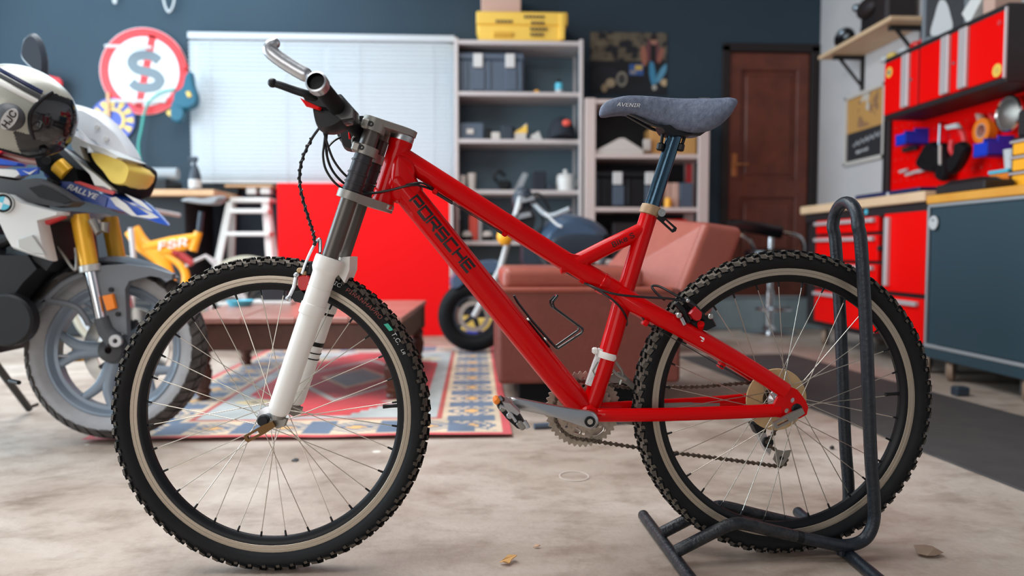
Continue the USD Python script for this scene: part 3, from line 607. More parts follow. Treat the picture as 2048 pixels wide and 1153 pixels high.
cab3([B(1130, 543, .006), B(1165, 563, .006), B(1190, 576, .024), B(1232, 589, .04), B(1290, 595, .046), B(1340, 598, .052), B(1378, 606, .052), B(1398, 622, .05)])
cab3([B(1165, 565, .0), B(1200, 583, .026), B(1232, 606, .036), B(1250, 630, .022), B(1254, 648, -.002), B(1250, 652, -.004)])
cab3([B(1330, 601, .03), B(1312, 586, .02), B(1304, 573, .01), B(1320, 574, .02), B(1350, 590, .045), B(1380, 606, .05)], .0026)
cab3([B(1262, 596, .025), B(1292, 646, .036), B(1310, 655, .04)], .0022, 12); cab3([B(1310, 657, .04), B(1442, 733, .05)], .0009, 4)
cab3([B(1442, 733, .05), B(1506, 772, -.05), B(1520, 820, -.07), B(1526, 850, -.075)], .0022, 20)
# ------------------------------------------------------------------ brakes
br = holder(bike, 'front_brake')
part(br, 'brake_pad_holder', pillow(Fs([(597, 553), (608, 550), (622, 552), (622, 572), (614, 582), (603, 582), (597, 574)], .05), FWD * .02), M['bike_red_dark'], label='red brake pad holder')
part(br, 'brake_arm', cat(tube(Fs([(593, 551), (588, 575), (577, 598)], .056), .0042, 10), ell(Fp(593, 551, .056), .006, .006, .006), ell(Fp(577, 597, .058), .0062, .0062, .0062)), M['alloy'])
part(br, 'brake_pad', pillow(Fs([(588, 584), (608, 580), (618, 590), (612, 608), (592, 604), (584, 594)], .04), FWD * .03), M['black'])
part(br, 'brake_arm', mirf(cat(tube(Fs([(602, 545), (600, 575), (590, 600)], .056), .005, 10))), M['black'])
for m_ in (puck(Fp(600, 541, .05), FWD, .0052, .014, 14), puck(Fp(608, 547, .05), E3, .0052, .008, 14)): part(br, 'brake_bolt', m_, M['guard_tan'])
part(br, 'cable_boot', tube(Fs([(622, 525), (619, 548)], .052), [.004, .0055], 10), M['black'])
part(br, 'brake_noodle', tube(spline(Fs([(604, 548), (612, 525), (624, 498), (636, 480), (641, 482), (641, 505)], .056), 24), .0028, 10), M['alloy'])
part(br, 'brake_noodle', tube(spline(Fs([(606, 550), (616, 515), (630, 488), (638, 481), (640, 520)], .05), 24), .0026, 10), M['cable'])
rb = holder(bike, 'rear_brake')
part(rb, 'brake_pad_holder', pillow(Bs([(1376, 628), (1389, 612), (1403, 625), (1401, 638), (1392, 643), (1383, 638)], .05), EW * .018), M['bike_red_dark'], label='red brake pad holder')
part(rb, 'brake_arm', cat(tube(Bs([(1352, 606), (1366, 622), (1378, 645)], .048), .006, 10), tube(Bs([(1372, 600), (1385, 612), (1410, 640), (1425, 650)], .042), .0075, 10), pillow(Bs([(1375, 645), (1398, 642), (1424, 636), (1432, 652), (1412, 662), (1392, 658)], .04), EW * .02)), M['black'])
for m_ in (puck(B(1357, 631, .056), EW, .0062, .014, 14), puck(B(1420, 633, .056), EW, .006, .014, 14), puck(B(1375, 602, .052), EW, .004, .01, 12)): part(rb, 'brake_bolt', m_, M['steel'])
part(rb, 'brake_arm', tube(Bs([(1362, 636), (1369, 650)], .056), .0042, 10), M['alloy'])

# ------------------------------------------------------------------ saddle and post
seat = holder(bike, 'saddle')
xs = [1199, 1203, 1212, 1230, 1258, 1300, 1336, 1370, 1400, 1424, 1444, 1456]
tp = [222, 212, 204, 196.5, 192, 193.5, 197, 199, 199.5, 200, 200, 202]
bt = [231, 234, 234, 231, 231, 246, 259, 270, 270, 259, 240, 222]
hw = [.006, .011, .0155, .019, .021, .0245, .031, .045, .059, .066, .066, .055]
sec = []
xi = np.linspace(0, len(xs) - 1, 46); ip = lambda a: spline(np.c_[np.arange(len(a)), a], 46)[:, 1]
for x, a, b, h in zip(ip(xs), ip(tp), ip(bt), ip(hw)):
    T, Bt = B(x, a), B(x, b); H = T[2] - Bt[2]
    sec.append([T * 0 + A(T[0], T[1], Bt[2] + H * f) + EW * h * g for g, f in ((-.72, .0), (-.93, .16), (-1, .36), (-.97, .58), (-.86, .78), (-.62, .93), (-.3, .99), (0, .985), (.3, .99), (.62, .93), (.86, .78), (.97, .58), (1, .36), (.93, .16), (.72, 0), (0, .12))])
sec = np.array(sec); n_ = sec.shape[1]
V = np.vstack([sec.reshape(-1, 3), sec[0].mean(0), sec[-1].mean(0)]); k = np.arange(n_)
sm = TM(V, np.vstack([quads(46, n_, True), np.c_[k, (k + 1) % n_, np.full(n_, 46 * n_)], np.c_[45 * n_ + (k + 1) % n_, 45 * n_ + k, np.full(n_, 46 * n_ + 1)]]), process=False); sm.fix_normals()
part(seat, 'saddle_cover', sm, M['saddle'], smooth=60)
part(seat, 'saddle_base', hull(np.vstack([Bs([(1326, 250), (1360, 270), (1400, 272), (1452, 236), (1450, 212)], k) for k in (.017, -.017)] + [Bs([(1446, 234), (1420, 256)], .045)])), M['saddle_side'])
sx = nrm(B(1280, 208) - B(1240, 207))
part(seat, 'lettering', put(text('AVENIR', .0075, .0008, 1.25, .3), B(1257, 210, .0225), nrm(sx + A(0, 0, -.03)), E3), M['print_white'], smooth=False, label='white slanted lettering on the saddle nose')
for s in (1, -1):
    part(seat, 'saddle_rail', tube(fillet([B(1256, 229) + EW * s * .012, B(1312, 258) + EW * s * .021, B(1378, 262) + EW * s * .022, B(1440, 244) + EW * s * .03], .02), .0034, 10), M['black_gloss'])
part(seat, 'saddle_clamp', [pillow(Bs([(1312, 256), (1330, 252), (1385, 258), (1392, 268), (1370, 276), (1340, 276), (1320, 268)], 0), EW * .05), rod(B(1325, 268), B(1322, 292), .0035), rod(B(1370, 272), B(1362, 296), .0035), puck(B(1321, 294), nrm(B(1321, 300) - B(1325, 280)), .0085, .016, 8), puck(B(1361, 295), nrm(B(1361, 300) - B(1365, 280)), .0085, .016, 8)], M['black'])
part(seat, 'seat_post', tube(Bs([(1352, 262), (1300, 424)]), .0158, 28), M['post_blue'])
stt = nrm(B(1352, 262) - B(1300, 424))
part(seat, 'seat_collar', [lathe([(.0185, -.012), (.0218, -.0105), (.022, .002), (.021, .0085), (.0165, .010)], B(1301, 420), stt, 30), obox(B(1321, 427), E1, EW, E3, .014, .024, .012, .003)], M['tan_ring'])
part(seat, 'quick_release_nut', [disc_ring(B(1323, 426, .022), EW, .0025, .0082, .006, 22), puck(B(1323, 426, .021), EW, .0048, .005, 6)], M['steel'])
d_ = nrm(B(1349, 461, .02) - B(1318, 432, .02)); L_ = np.linalg.norm(B(1349, 461, .02) - B(1318, 432, .02))
part(seat, 'quick_release_lever', prism(Polygon([(0, -.007), (L_, -.0065), (L_ + .003, 0), (L_, .0065), (0, .005)]).difference(Polygon([(L_ * .35, -.0028), (L_ * .9, -.0028), (L_ * .9, .0028), (L_ * .35, .0028)])), B(1318, 432, .02), d_, np.cross(EW, d_), .006), M['black'], label='black slotted lever')

# ------------------------------------------------------------------ bottle cage
cage = holder(bike, 'bottle_cage')
for s in (1, -1):
    cw = spline(fillet(Bs([(1028, 592), (1036, 606), (1062, 640), (1108, 692), (1113, 696), (1160, 664), (1162, 656), (1105, 614), (1102, 604), (1113, 592)], 0) + EW * s * A(.004, .006, .008, .012, .014, .018, .018, .02, .016, .01)[:, None] * 1.3, .006), 120)
    part(cage, 'cage_wire', tube(cw, .0026, 8), M['black_gloss'])
part(cage, 'cage_bridge', tube(np.array([B(1113, 592) + EW * w for w in np.linspace(-.013, .013, 5)]), .0026, 8), M['black_gloss'])
part(cage, 'cage_plate', obox((B(1060, 645) + B(1095, 690)) / 2, dax, EW, np.cross(EW, dax), .075, .018, .004), M['black'])
for x, y in ((1058, 640), (1090, 680)): part(cage, 'cage_bolt', puck(B(x, y, .002), np.cross(EW, dax), .005, .008, 12), M['steel'])

# ------------------------------------------------------------------ drivetrain
dt = holder(bike, 'crankset'); BBC = B(1173, 828)
part(dt, 'crank_arm', pillow(spline(Bs([(1012, 803), (1022, 795), (1040, 797), (1100, 809), (1160, 820), (1184, 823), (1196, 834), (1197, 848), (1187, 858), (1172, 856), (1120, 838), (1050, 822), (1020, 816)], .088), 60, True), EW * .018, (.88, .97, 1, .97, .88)), M['alloy'])
part(dt, 'crank_arm', TM(2 * BBC - (lambda m: m)(np.array(pillow(spline(Bs([(1012, 803), (1022, 795), (1040, 797), (1160, 820), (1184, 823), (1197, 840), (1187, 858), (1120, 838), (1050, 822)], .088), 40, True), EW * .018).vertices)), pillow(spline(Bs([(1012, 803), (1022, 795), (1040, 797), (1160, 820), (1184, 823), (1197, 840), (1187, 858), (1120, 838), (1050, 822)], .088), 40, True), EW * .018).faces[:, ::-1], process=False), M['alloy_satin'])
part(dt, 'crank_bolt', [disc_ring(B(1180, 844, .098), EW, .006, .0108, .004, 26)], M['black'])
part(dt, 'crank_cap', puck(B(1180, 844, .098), EW, .0062, .003, 20), M['steel'])
part(dt, 'bottom_bracket_axle', rod(BBC - EW * .085, BBC + EW * .085, .011), M['black'])
def ring(c, n, r, r0, t, m, name, holes=0):
    a = np.linspace(0, 2 * np.pi, n * 6, endpoint=False); ph = (np.arange(n * 6) % 6)
    rr = r - A(.0, .0012, .0042, .0058, .0042, .0012)[ph]
    pg = Polygon(np.c_[rr * np.cos(a), rr * np.sin(a)]).difference(Point(0, 0).buffer(r0, 32))
    for i in range(holes): pg = pg.difference(Point((r0 + .010) * math.cos(i * 2 * np.pi / holes), (r0 + .010) * math.sin(i * 2 * np.pi / holes)).buffer(.0035))
    part(dt if name.startswith('chain') else rw, name, prism(pg, c, E1, E3, t), M[m], smooth=25)
CR = BBC - EW * .046
ring(CR, 42, .0845, .058, .0035, 'chainring', 'chainring', 8); ring(CR + EW * .008, 32, .066, .043, .003, 'chainring', 'chainring', 8); ring(CR + EW * .014, 24, .05, .034, .003, 'chainring', 'chainring')
part(dt, 'crank_spider', [tube([BBC - EW * .04, CR + .066 * (math.cos(a) * E1 + math.sin(a) * E3) - EW * .003], [.013, .006], 10) for a in np.arange(4) * np.pi / 2 + .5], M['alloy_satin'])
part(dt, 'ring_lever', [tube(spline(Bs([(1186, 872), (1196, 870), (1206, 862), (1208, 855)], -.03), 10), .002, 8), tube(spline(Bs([(1152, 856), (1160, 862), (1158, 868), (1148, 866)], -.03), 10), .002, 8)], M['steel'])
for s, w in ((1, .135), (-1, -.135)):
    pd = holder(bike, 'pedal'); g = (lambda P, w=w: np.array([B(x, y, .135) for x, y in P])) if s > 0 else (lambda P: 2 * BBC - np.array([B(x, y, .135) for x, y in P]))
    part(pd, 'pedal_body', pillow(g([(988, 798), (1002, 792), (1016, 804), (1042, 830), (1054, 850), (1046, 860), (1034, 856), (1012, 836), (994, 814)]), EW * .04), M['black'])
    part(pd, 'pedal_axle', rod(g([(1022, 812)])[0], g([(1022, 812)])[0] - EW * .05 * s, .007), M['steel'])
    part(pd, 'cleat_plate', [pillow(g([(1000, 797), (1018, 800), (1040, 822), (1034, 828), (1008, 812)]), EW * .055), tube(g([(998, 806), (1012, 812), (1030, 838)]) + EW * .024 * s, .0035, 8), tube(g([(1046, 838), (1054, 852)]) + EW * .02 * s, .005, 8), puck(g([(1018, 826)])[0] + EW * .024 * s, EW, .0065, .006, 16)], M['alloy'])
    for m_ in (obox(g([(1040, 846)])[0] + EW * .02 * s, dax, EW, np.cross(EW, dax), .02, .012, .012), obox(g([(1005, 812)])[0] + EW * .02 * s, dax, EW, np.cross(EW, dax), .012, .012, .014)): part(pd, 'cleat_spring', m_, M['alloy_satin'])
    part(pd, 'reflector', obox(g([(992, 798)])[0] + EW * .012 * s, dax, EW, np.cross(EW, dax), .012, .03, .012), M['orange'], label='orange reflector')
ch = holder(bike, 'chain'); WC = -.042
cogC = HR - EW * .045
up_ = [CR + EW * .008 + .065 * (math.cos(a) * E1 + math.sin(a) * E3) for a in np.linspace(-1.75, -4.55, 20)]
lowrun = [B(1560, 934, -.05), B(1450, 919, -.048), B(1345, 906, -.045), B(1255, 893, -.042)]
cogs = [cogC + .040 * (math.cos(a) * E1 + math.sin(a) * E3) for a in np.linspace(1.6, -.9, 12)]
pul = [B(1545, 872, -.05), B(1532, 884, -.05), B(1540, 893, -.05), B(1562, 908, -.05), B(1574, 922, -.05), B(1566, 933, -.05)]
loop = np.array(list(lowrun) + list(up_) + [B(1256, 776, -.042), B(1400, 774, -.046)] + cogs + pul)
seg = np.linalg.norm(np.diff(np.vstack([loop, loop[:1]]), axis=0), axis=1); cum = np.r_[0, np.cumsum(seg)]; nL = int(cum[-1] / .0127)
at_ = lambda s: np.array([np.interp(s % cum[-1], cum, np.r_[loop[:, k], loop[0, k]]) for k in range(3)])
for i in range(nL):
    a, b = at_(i * cum[-1] / nL), at_((i + 1) * cum[-1] / nL); d = nrm(b - a); s = nrm(np.cross(EW, d)); w = .0036 if i % 2 else .0024
    rr = .0046 if i % 2 else .0038; ga = np.arange(8) * np.pi / 4; P = []
    pin = lambda o: hull([o + rr * (math.cos(g) * d + math.sin(g) * s) + EW * q for g in ga for q in (-w, w)])
    bar = hull([a + (b - a) * f + s * k * rr * (.5 if f == .5 else .8) + EW * q for f in (0, .5, 1) for k in (-1, 1) for q in (-w, w)]) if 0 else obox((a + b) / 2, d, EW, s, .0127, 2 * w, rr * 1.05, .0004)
    part(ch, 'chain_link', cat(pin(a), pin(b), bar), M['chain_steel'], smooth=30)
for k, (r, w) in enumerate(((.058, .006), (.05, 0), (.042, -.006), (.034, -.012))):
    ring(cogC + EW * (w + .002), int(r * 520), r, .02, .002, 'chain_steel', 'sprocket')
part(rw, 'spoke_guard', lathe([(.03, -.001), (.052, .004), (.068, .004), (.0695, .001), (.068, -.002), (.052, -.002), (.03, -.004)], HR - EW * .033, EW, 48), M['guard_tan'], label='tan plastic disc between spokes and sprockets')
rd = holder(bike, 'rear_derailleur')
part(rd, 'derailleur_body', pillow(Bs([(1506, 852), (1524, 850), (1530, 866), (1542, 900), (1538, 912), (1528, 902), (1514, 876)], -.062), EW * .02), M['alloy'])
part(rd, 'derailleur_knuckle', pillow(Bs([(1498, 846), (1530, 842), (1528, 864), (1508, 866)], -.062), EW * .03), M['black'])
part(rd, 'cage_plate', [prism(Polygon([(-.004, .02), (.012, .016), (.03, .018), (.026, .004), (.012, -.017), (0, -.018), (-.012, -.002)]).difference(Point(.008, 0).buffer(.005)), B(1556, 917, -.05 + w), E1, E3, .002) for w in (.006, -.006)], M['alloy_satin'])
for x, y in ((1536, 886), (1562, 920)): part(rd, 'jockey_wheel', puck(B(x, y, -.05), EW, .0125, .006, 11), M['black'])
part(rd, 'hanger_bolt', puck(B(1545, 850, -.06), EW, .008, .02, 14), M['steel'])
fd = holder(bike, 'front_derailleur')
part(fd, 'derailleur_cage', [pillow(spline(Bs([(1214, 756), (1240, 744), (1262, 762), (1286, 788), (1278, 792), (1250, 768), (1222, 766)], w), 30, True), EW * .002) for w in (-.034, -.046)], M['alloy_satin'])
part(fd, 'derailleur_link', [tube(spline(Bs([(1222, 738), (1236, 752), (1252, 760)], .0), 8), .004, 8), tube(spline(Bs([(1228, 720), (1246, 748), (1240, 770)], -.01), 8), .003, 8), tube(Bs([(1196, 724), (1186, 742), (1190, 752)], .012), .0022, 6)], M['alloy_satin'])

# ------------------------------------------------------------------ the stand under the rear wheel
sn = B(1700, 1040); stand = thing('bicycle_stand', 'black tubular steel floor stand holding the red bike by its rear wheel', 'bike stand', (sn[0] - .15, sn[1], 0))
wS, rS = .052, .0132
hoop = Bs([(1716, 452), (1722, 490), (1732, 660), (1741, 900), (1748, 1000), (1746, 1048), (1728, 1080), (1690, 1092), (1640, 1084), (1560, 1066), (1490, 1049), (1462, 1050), (1430, 1064), (1352, 1104)], wS)
hoop = spline(hoop, 90)
topc = bmir(hoop[0]); u = (hoop[0] - topc) / 2; cU = (hoop[0] + topc) / 2
part(stand, 'wheel_hoop', tube(np.vstack([hoop[:60][::-1], [cU + u * math.cos(a) + E3 * abs(np.linalg.norm(u)) * 1.0 * math.sin(a) for a in np.linspace(.12, np.pi - .12, 16)], bmir(hoop[:60])]), rS, 16), M['stand_steel'])
for f in (lambda P: P, bmir): part(stand, 'wheel_rail', tube(f(hoop[58:]), rS, 16), M['stand_worn'])
part(stand, 'floor_bar', tube([atZ(1287, 1032, rS), atZ(1412, 1200, rS)], rS, 16), M['stand_worn'])
part(stand, 'floor_bar', tube([atZ(1597, 1026, rS), atZ(1800, 1196, rS)], rS, 16), M['stand_steel'])
for x, y, z in ((1287, 1032, rS), (1597, 1026, rS)):
    o = atZ(x, y, z); part(stand, 'bar_cap', ell(o, rS * 1.02, rS * 1.02, rS * 1.02, 2), M['black'])
mid = hoop[49]; part(stand, 'stand_foot', tube([mid, A(mid[0], mid[1], .014)], .009, 10), M['stand_steel'])
mi2 = bmir(mid); part(stand, 'stand_foot', tube([mi2, A(mi2[0], mi2[1], .014)], .009, 10), M['stand_steel'])
o = atP(1500, 700, HF, EW); part(stand, 'cross_strut', tube([B(1712, 598, wS) * .0 + hoop[22], bmir(hoop[22])], .007, 10), M['stand_steel']) if False else None

# ================================================================== things along the back wall
mk('white_paint', (226, 224, 220), .5)
mk('cream', (206, 198, 190), .55)
mk('sign_white', (224, 224, 226), .45); mk('sign_red', (222, 58, 62), .45); mk('sign_grey', (112, 124, 132), .5)
mk('plaque_blue', (64, 84, 170), .45); mk('plaque_gold', (226, 190, 96), .4)
mk('teal_tool', (20, 92, 116), .4); mk('teal_hose', (70, 160, 150), .5)
mk('pine', (196, 152, 112), .55, var=(6, (214, 172, 132), .2)); mk('pine_light', (222, 186, 148), .55, var=(5, (232, 198, 160), .2)); mk('beech', (222, 150, 52), .5, var=(5, (232, 166, 70), .2))
mk('dark_panel', (20, 24, 30), .7); mk('grey_plastic', (150, 154, 158), .5); mk('light_grey', (196, 196, 196), .55)
mk('box_yellow', (246, 200, 84), .45); mk('box_yellow_dark', (214, 160, 48), .45); mk('card', (206, 168, 152), .8)
mk('shelf_steel', (196, 186, 184), .5); mk('shelf_beige', (208, 190, 184), .5); mk('shelf_back', (92, 110, 120), .75); mk('shelf_board', (176, 172, 170), .6)
mk('tool_grey', (78, 90, 106), .5); mk('latch_grey', (208, 206, 204), .5); mk('slot_dark', (70, 60, 52), .7)
mk('cap_black', (36, 40, 50), .85); mk('cap_badge', (236, 92, 76), .7)
mk('amber', (255, 178, 40), .4); mk('blue_plastic', (18, 60, 200), .35); mk('light_blue', (90, 190, 214), .5)
mk('leather', (150, 76, 62), .38, var=(5, (168, 88, 72), .22), bump=(55, .12)); mk('leather_dark', (112, 56, 46), .5, var=(6, (126, 62, 52), .2), bump=(70, .2))
mk('wood_dark', (66, 38, 28), .4, var=(9, (92, 54, 40), .22)); mk('wood_top', (156, 106, 94), .28, var=(7, (180, 130, 118), .22)); mk('wood_edge', (190, 150, 120), .45)
mk('bench_slate', (50, 70, 80), .5, .0, bump=(60, .02), spec=.3); mk('rim_grey', (168, 172, 176), .45, .3); mk('handle_alu', (206, 196, 196), .4, .3); mk('cab_black', (30, 24, 26), .55)
mk('caster_tyre', (150, 126, 108), .6); mk('caster_steel', (150, 160, 168), .35, .8)
mk('poster_tan', (196, 146, 84), .7); mk('dark_print', (38, 36, 40), .6)
mk('bike_orange', (255, 168, 24), .4, coat=.3); mk('bike_red', (170, 30, 34), .4); mk('tyre_tan', (176, 168, 150), .8)
mk('moto_grey', (108, 112, 118), .5, .2); mk('silver_paint', (196, 196, 192), .32, .35, coat=.3); mk('moto_white', (226, 226, 224), .35, coat=.3); mk('moto_blue', (30, 84, 190), .3, coat=.4); mk('moto_navy', (22, 38, 84), .35, coat=.3); mk('moto_mid_blue', (30, 62, 140), .35, coat=.3); mk('moto_red', (220, 30, 30), .3, coat=.4)
mk('gold_fork', (244, 184, 50), .3, .2); mk('lens_amber', (255, 226, 112), .4, spec=.3); mk('graphite', (66, 68, 72), .5); mk('engine', (22, 23, 27), .5, .2); mk('wheel_grey', (134, 146, 160), .42, .25); mk('moto_tyre', (44, 42, 42), .8, var=(20, (92, 86, 82), .25)); mk('moto_sidewall', (150, 150, 154), .75, var=(16, (172, 172, 174), .25))
mk('visor', (12, 14, 20), .06, coat=.8); mk('helmet_silver', (158, 158, 148), .3, .15, coat=.4); mk('tank_blue', (74, 96, 122), .3, .2, coat=.3); mk('dusk', (44, 54, 66), .45)
N = {'f': ('fresnel', {'IOR': 1.3}), 't': ('transparent_bsdf', {'color': (.86, .88, .9)}), 'g': ('principled_bsdf', {'base_color': tuple(lin((226, 228, 232))), 'roughness': .25}), 'm': ('mix_closure', {'fac': .62})}
M['screen'] = usdkit.material(stage, '/World/Looks/windscreen', N, [('t.BSDF', 'm.closure1'), ('g.BSDF', 'm.closure2')], surface='m.closure')
usdN = {'a': ('attribute', {'attribute': 'col'}), 'p': ('principled_bsdf', {'roughness': .75})}
M['print'] = usdkit.material(stage, '/World/Looks/printed_colour', usdN, [('a.color', 'p.base_color')], surface='p.BSDF')
N = {'a': ('attribute', {'attribute': 'col'}), 'p': ('principled_bsdf', {'roughness': .95, 'sheen_weight': .2}), 'g': ('texture_coordinate', {}), 'n2': ('noise_texture', {'scale': 160.0, 'detail': 2.0}), 'b': ('bump', {'strength': .4, 'distance': .01})}
M['woven'] = usdkit.material(stage, '/World/Looks/woven_wool', N, [('a.color', 'p.base_color'), ('g.object', 'n2.vector'), ('n2.fac', 'b.height'), ('b.normal', 'p.normal')], surface='p.BSDF')
WX, WZ, WN = A(1, 0, 0), A(0, 0, 1), A(0, -1, 0)       # axes of things that hang on the back wall
Yw = YB - .012
def wdisc(px, py, r0, r1, off, t=.006, n=48): return disc_ring(atY(px, py, Yw - off), (0, 1, 0), r0, r1, t, n)
k_ = YB / FPX
# round prohibition sign
sg = thing('round_sign', 'round white sign with a red ring, a red stroke and a big grey S', 'sign', atY(288, 143, Yw))
part(sg, 'sign_plate', puck(atY(288, 143, Yw - .004), (0, 1, 0), 83 * k_, .008, 56), M['sign_white'])
part(sg, 'red_ring', disc_ring(atY(288, 143, Yw - .0095), (0, 1, 0), 66 * k_, 82 * k_, .003, 56), M['sign_red'])
part(sg, 'red_stroke', prism([(-.03, -.30), (.03, -.30), (.03, .30), (-.03, .30)], atY(291, 143, Yw - .0095), nrm(A(1, 0, -.22)), nrm(A(.22, 0, 1)), .003), M['sign_red'])
sl = spline(np.array([(.145, .145), (.09, .20), (0, .222), (-.10, .20), (-.145, .12), (-.10, .035), (0, 0), (.10, -.035), (.15, -.12), (.10, -.20), (0, -.225), (-.10, -.205), (-.155, -.145)]) * A(.76, .60), 60)
part(sg, 'letter', prism(LineString(sl).buffer(.038, cap_style=2), atY(291, 143, Yw - .0125), WX, WZ, .003), M['sign_grey'], label='grey letter S')
for (x0, y0, x1, y1) in ((210, 92, 303, 95), (222, 202, 332, 203)):
    single('wall_rail', tube([atY(x0, y0, Yw - .045), atY(x1, y1, Yw - .045)], .013, 10), M['light_grey'], 'thin pale rod fixed across the %s part of the round S sign' % ('upper' if y0 < 150 else 'lower'), 'rail')
# blue and gold plaque
pq = thing('wall_plaque', 'round blue and gold crest plaque below the S sign', 'plaque', atY(226, 240, Yw))
part(pq, 'plaque_plate', puck(atY(226, 240, Yw - .006), (0, 1, 0), 42 * k_, .012, 48), M['plaque_blue'])
for i in range(12):
    a = i * np.pi / 6; o = atY(226, 240, Yw - .014); d = A(math.cos(a), 0, math.sin(a)); e = np.cross(d, A(0, 1, 0))
    part(pq, 'gold_ray', prism([(.105, -.013), (.165, -.024), (.165, .024), (.105, .013)], o, d, e, .005), M['plaque_gold'])
part(pq, 'gold_ring', disc_ring(atY(226, 240, Yw - .015), (0, 1, 0), .075, .098, .006, 40), M['plaque_gold'])
part(pq, 'gold_centre', [box(atY(222, 250, Yw - .02) - A(.02, 0, .06), atY(222, 250, Yw - .014) + A(.06, 0, .0), .003), prism([(-.05, 0), (.05, 0), (.03, .05), (-.03, .05)], atY(228, 262, Yw - .016), WX, WZ, .006)], M['plaque_gold'])
part(pq, 'plaque_pin', box(atY(213, 235, Yw - .03), atY(220, 186, Yw - .014), .004), M['pine'], label='tan upright peg on the plaque')
# red wall box, crayon-like brush, hooks
single('wall_box', hexa(np.vstack([[atY(x, y, Yw - .09) for x, y in ((62, 205), (127, 204), (124, 158), (62, 142))], [atY(x, y, Yw) for x, y in ((62, 205), (127, 204), (124, 158), (62, 142))]]), .02), M['sign_red'], 'red box with rounded corners on the wall behind the helmet', 'box')
single('wall_brush', [tube([atY(357, 102, Yw - .03), atY(372, 138, Yw - .03)], [.02, .024], 10), tube([atY(354, 98, Yw - .03), atY(357, 103, Yw - .03)], .012, 10)], M['sign_red'], 'small pinkish red brush handle hanging at the edge of the S sign', 'brush')
single('hanging_loop', tube(spline([atY(x, y, Yw - .03) for x, y in ((326, -22), (329, 8), (338, 24), (347, 8), (350, -22))], 30), .008, 8), M['light_grey'], 'pale wire loop hanging high on the wall above the S sign', 'hook')
single('wall_hook', tube(spline([atY(x, y, Yw - .03) for x, y in ((226, -14), (227, 2), (231, 6), (232, -4))], 16), .008, 8), M['light_grey'], 'short pale hook at the top of the dark wall', 'hook')
# teal power drill with its hose
dr_ = thing('power_drill', 'teal power drill hanging between the S sign and the window blind', 'power tool', atY(370, 215, Yw - .06))
part(dr_, 'drill_body', ypoly([(350, 190), (368, 176), (376, 148), (386, 146), (390, 170), (398, 195), (394, 214), (372, 222), (352, 212)], Yw - .16, .1, smooth=40), M['teal_tool'])
part(dr_, 'drill_handle', ypoly([(346, 205), (360, 200), (372, 226), (362, 246), (344, 238)], Yw - .16, .08, smooth=30), M['teal_tool'])
part(dr_, 'drill_chuck', ypoly([(333, 226), (342, 218), (352, 234), (350, 238), (338, 232)], Yw - .16, .05), M['plaque_gold'])
part(dr_, 'drill_badge', ypoly([(371, 184), (379, 182), (384, 193), (376, 196)], Yw - .213, .012), M['plaque_gold'])
part(dr_, 'trigger', ypoly([(343, 186), (352, 188), (350, 200), (342, 196)], Yw - .16, .04), M['sign_red'])
single('air_hose', tube(spline([atY(x, y, Yw - .05) for x, y in ((350, 179), (325, 184), (303, 199), (290, 222), (283, 258), (277, 290), (280, 318), (287, 338))], 50), .011, 8), M['teal_hose'], 'thin green hose hanging in a curve below the teal drill', 'hose')
# plank counter under it
YC = 5.62
c0, c1 = atY(-60, 384, YC)[0], atY(428, 384, YC)[0]; cz = atY(300, 379, YC)[2]
ct = thing('wall_counter', 'plain wooden plank counter with dark front against the slate wall', 'counter', ((c0 + c1) / 2, YC + .3, 0))
part(ct, 'counter_top', box((c0, YC, cz - .045), (c1, YB - .02, cz)), M['pine'])
cx = atY(372, 500, YC + .12)[0]
part(ct, 'front_panel', box((c0, YC + .12, .02), (cx, YC + .15, cz - .05)), M['dark_panel'])
part(ct, 'end_panel', box((cx - .03, YC + .15, .0), (cx, YB - .02, cz - .05)), M['dark_panel'])
for x in (c1 - .06, c1 - .62): part(ct, 'bracket', [box((x - .012, YC + .1, cz - .075), (x + .012, YB - .02, cz - .045)), box((x - .012, YB - .05, cz - .32), (x + .012, YB - .02, cz - .045))], M['dark_panel'])
def on(px, py, Y, z): p = atY(px, py, Y); return A(p[0], Y, z)
single('cardboard_tube', tube([A(atY(282, 350, YC + .2)[0], YC + .2, cz + .135), A(atY(356, 350, YC + .2)[0], YC + .2, cz + .135)], .045, 20), M['grey_plastic'], 'grey tube lying on black holder on plank counter', 'tube')
single('tool_case', box(on(285, 0, YC + .12, cz), A(atY(325, 0, YC + .12)[0], YC + .42, cz + .09), .01), M['black'], 'black tool case under the grey tube on the plank counter', 'case')
sp = thing('spray_bottle', 'dark spray bottle with pale label on the plank counter', 'bottle', on(382, 0, YC + .15, cz))
o = on(382, 0, YC + .15, cz)
part(sp, 'bottle_body', lathe([(.001, 0), (.042, 0), (.045, .01), (.045, .11), (.03, .17), (.014, .2), (.014, .225), (.001, .225)], o, n=24), M['dusk'])
part(sp, 'bottle_label', lathe([(.0455, .02), (.0462, .021), (.0462, .085), (.0455, .086)], o, n=24), M['light_grey'])
part(sp, 'spray_trigger', [box(o + A(-.045, -.012, .222), o + A(.025, .012, .262), .006), tube([o + A(-.03, 0, .225), o + A(-.042, 0, .19)], .005, 8)], M['dusk'])
single('counter_bin', box(on(268, 0, YC + .3, cz), A(atY(284, 0, YC + .3)[0], YC + .42, cz + .2), .01), M['light_blue'], 'pale blue bin standing behind the amber headlight on counter', 'bin')
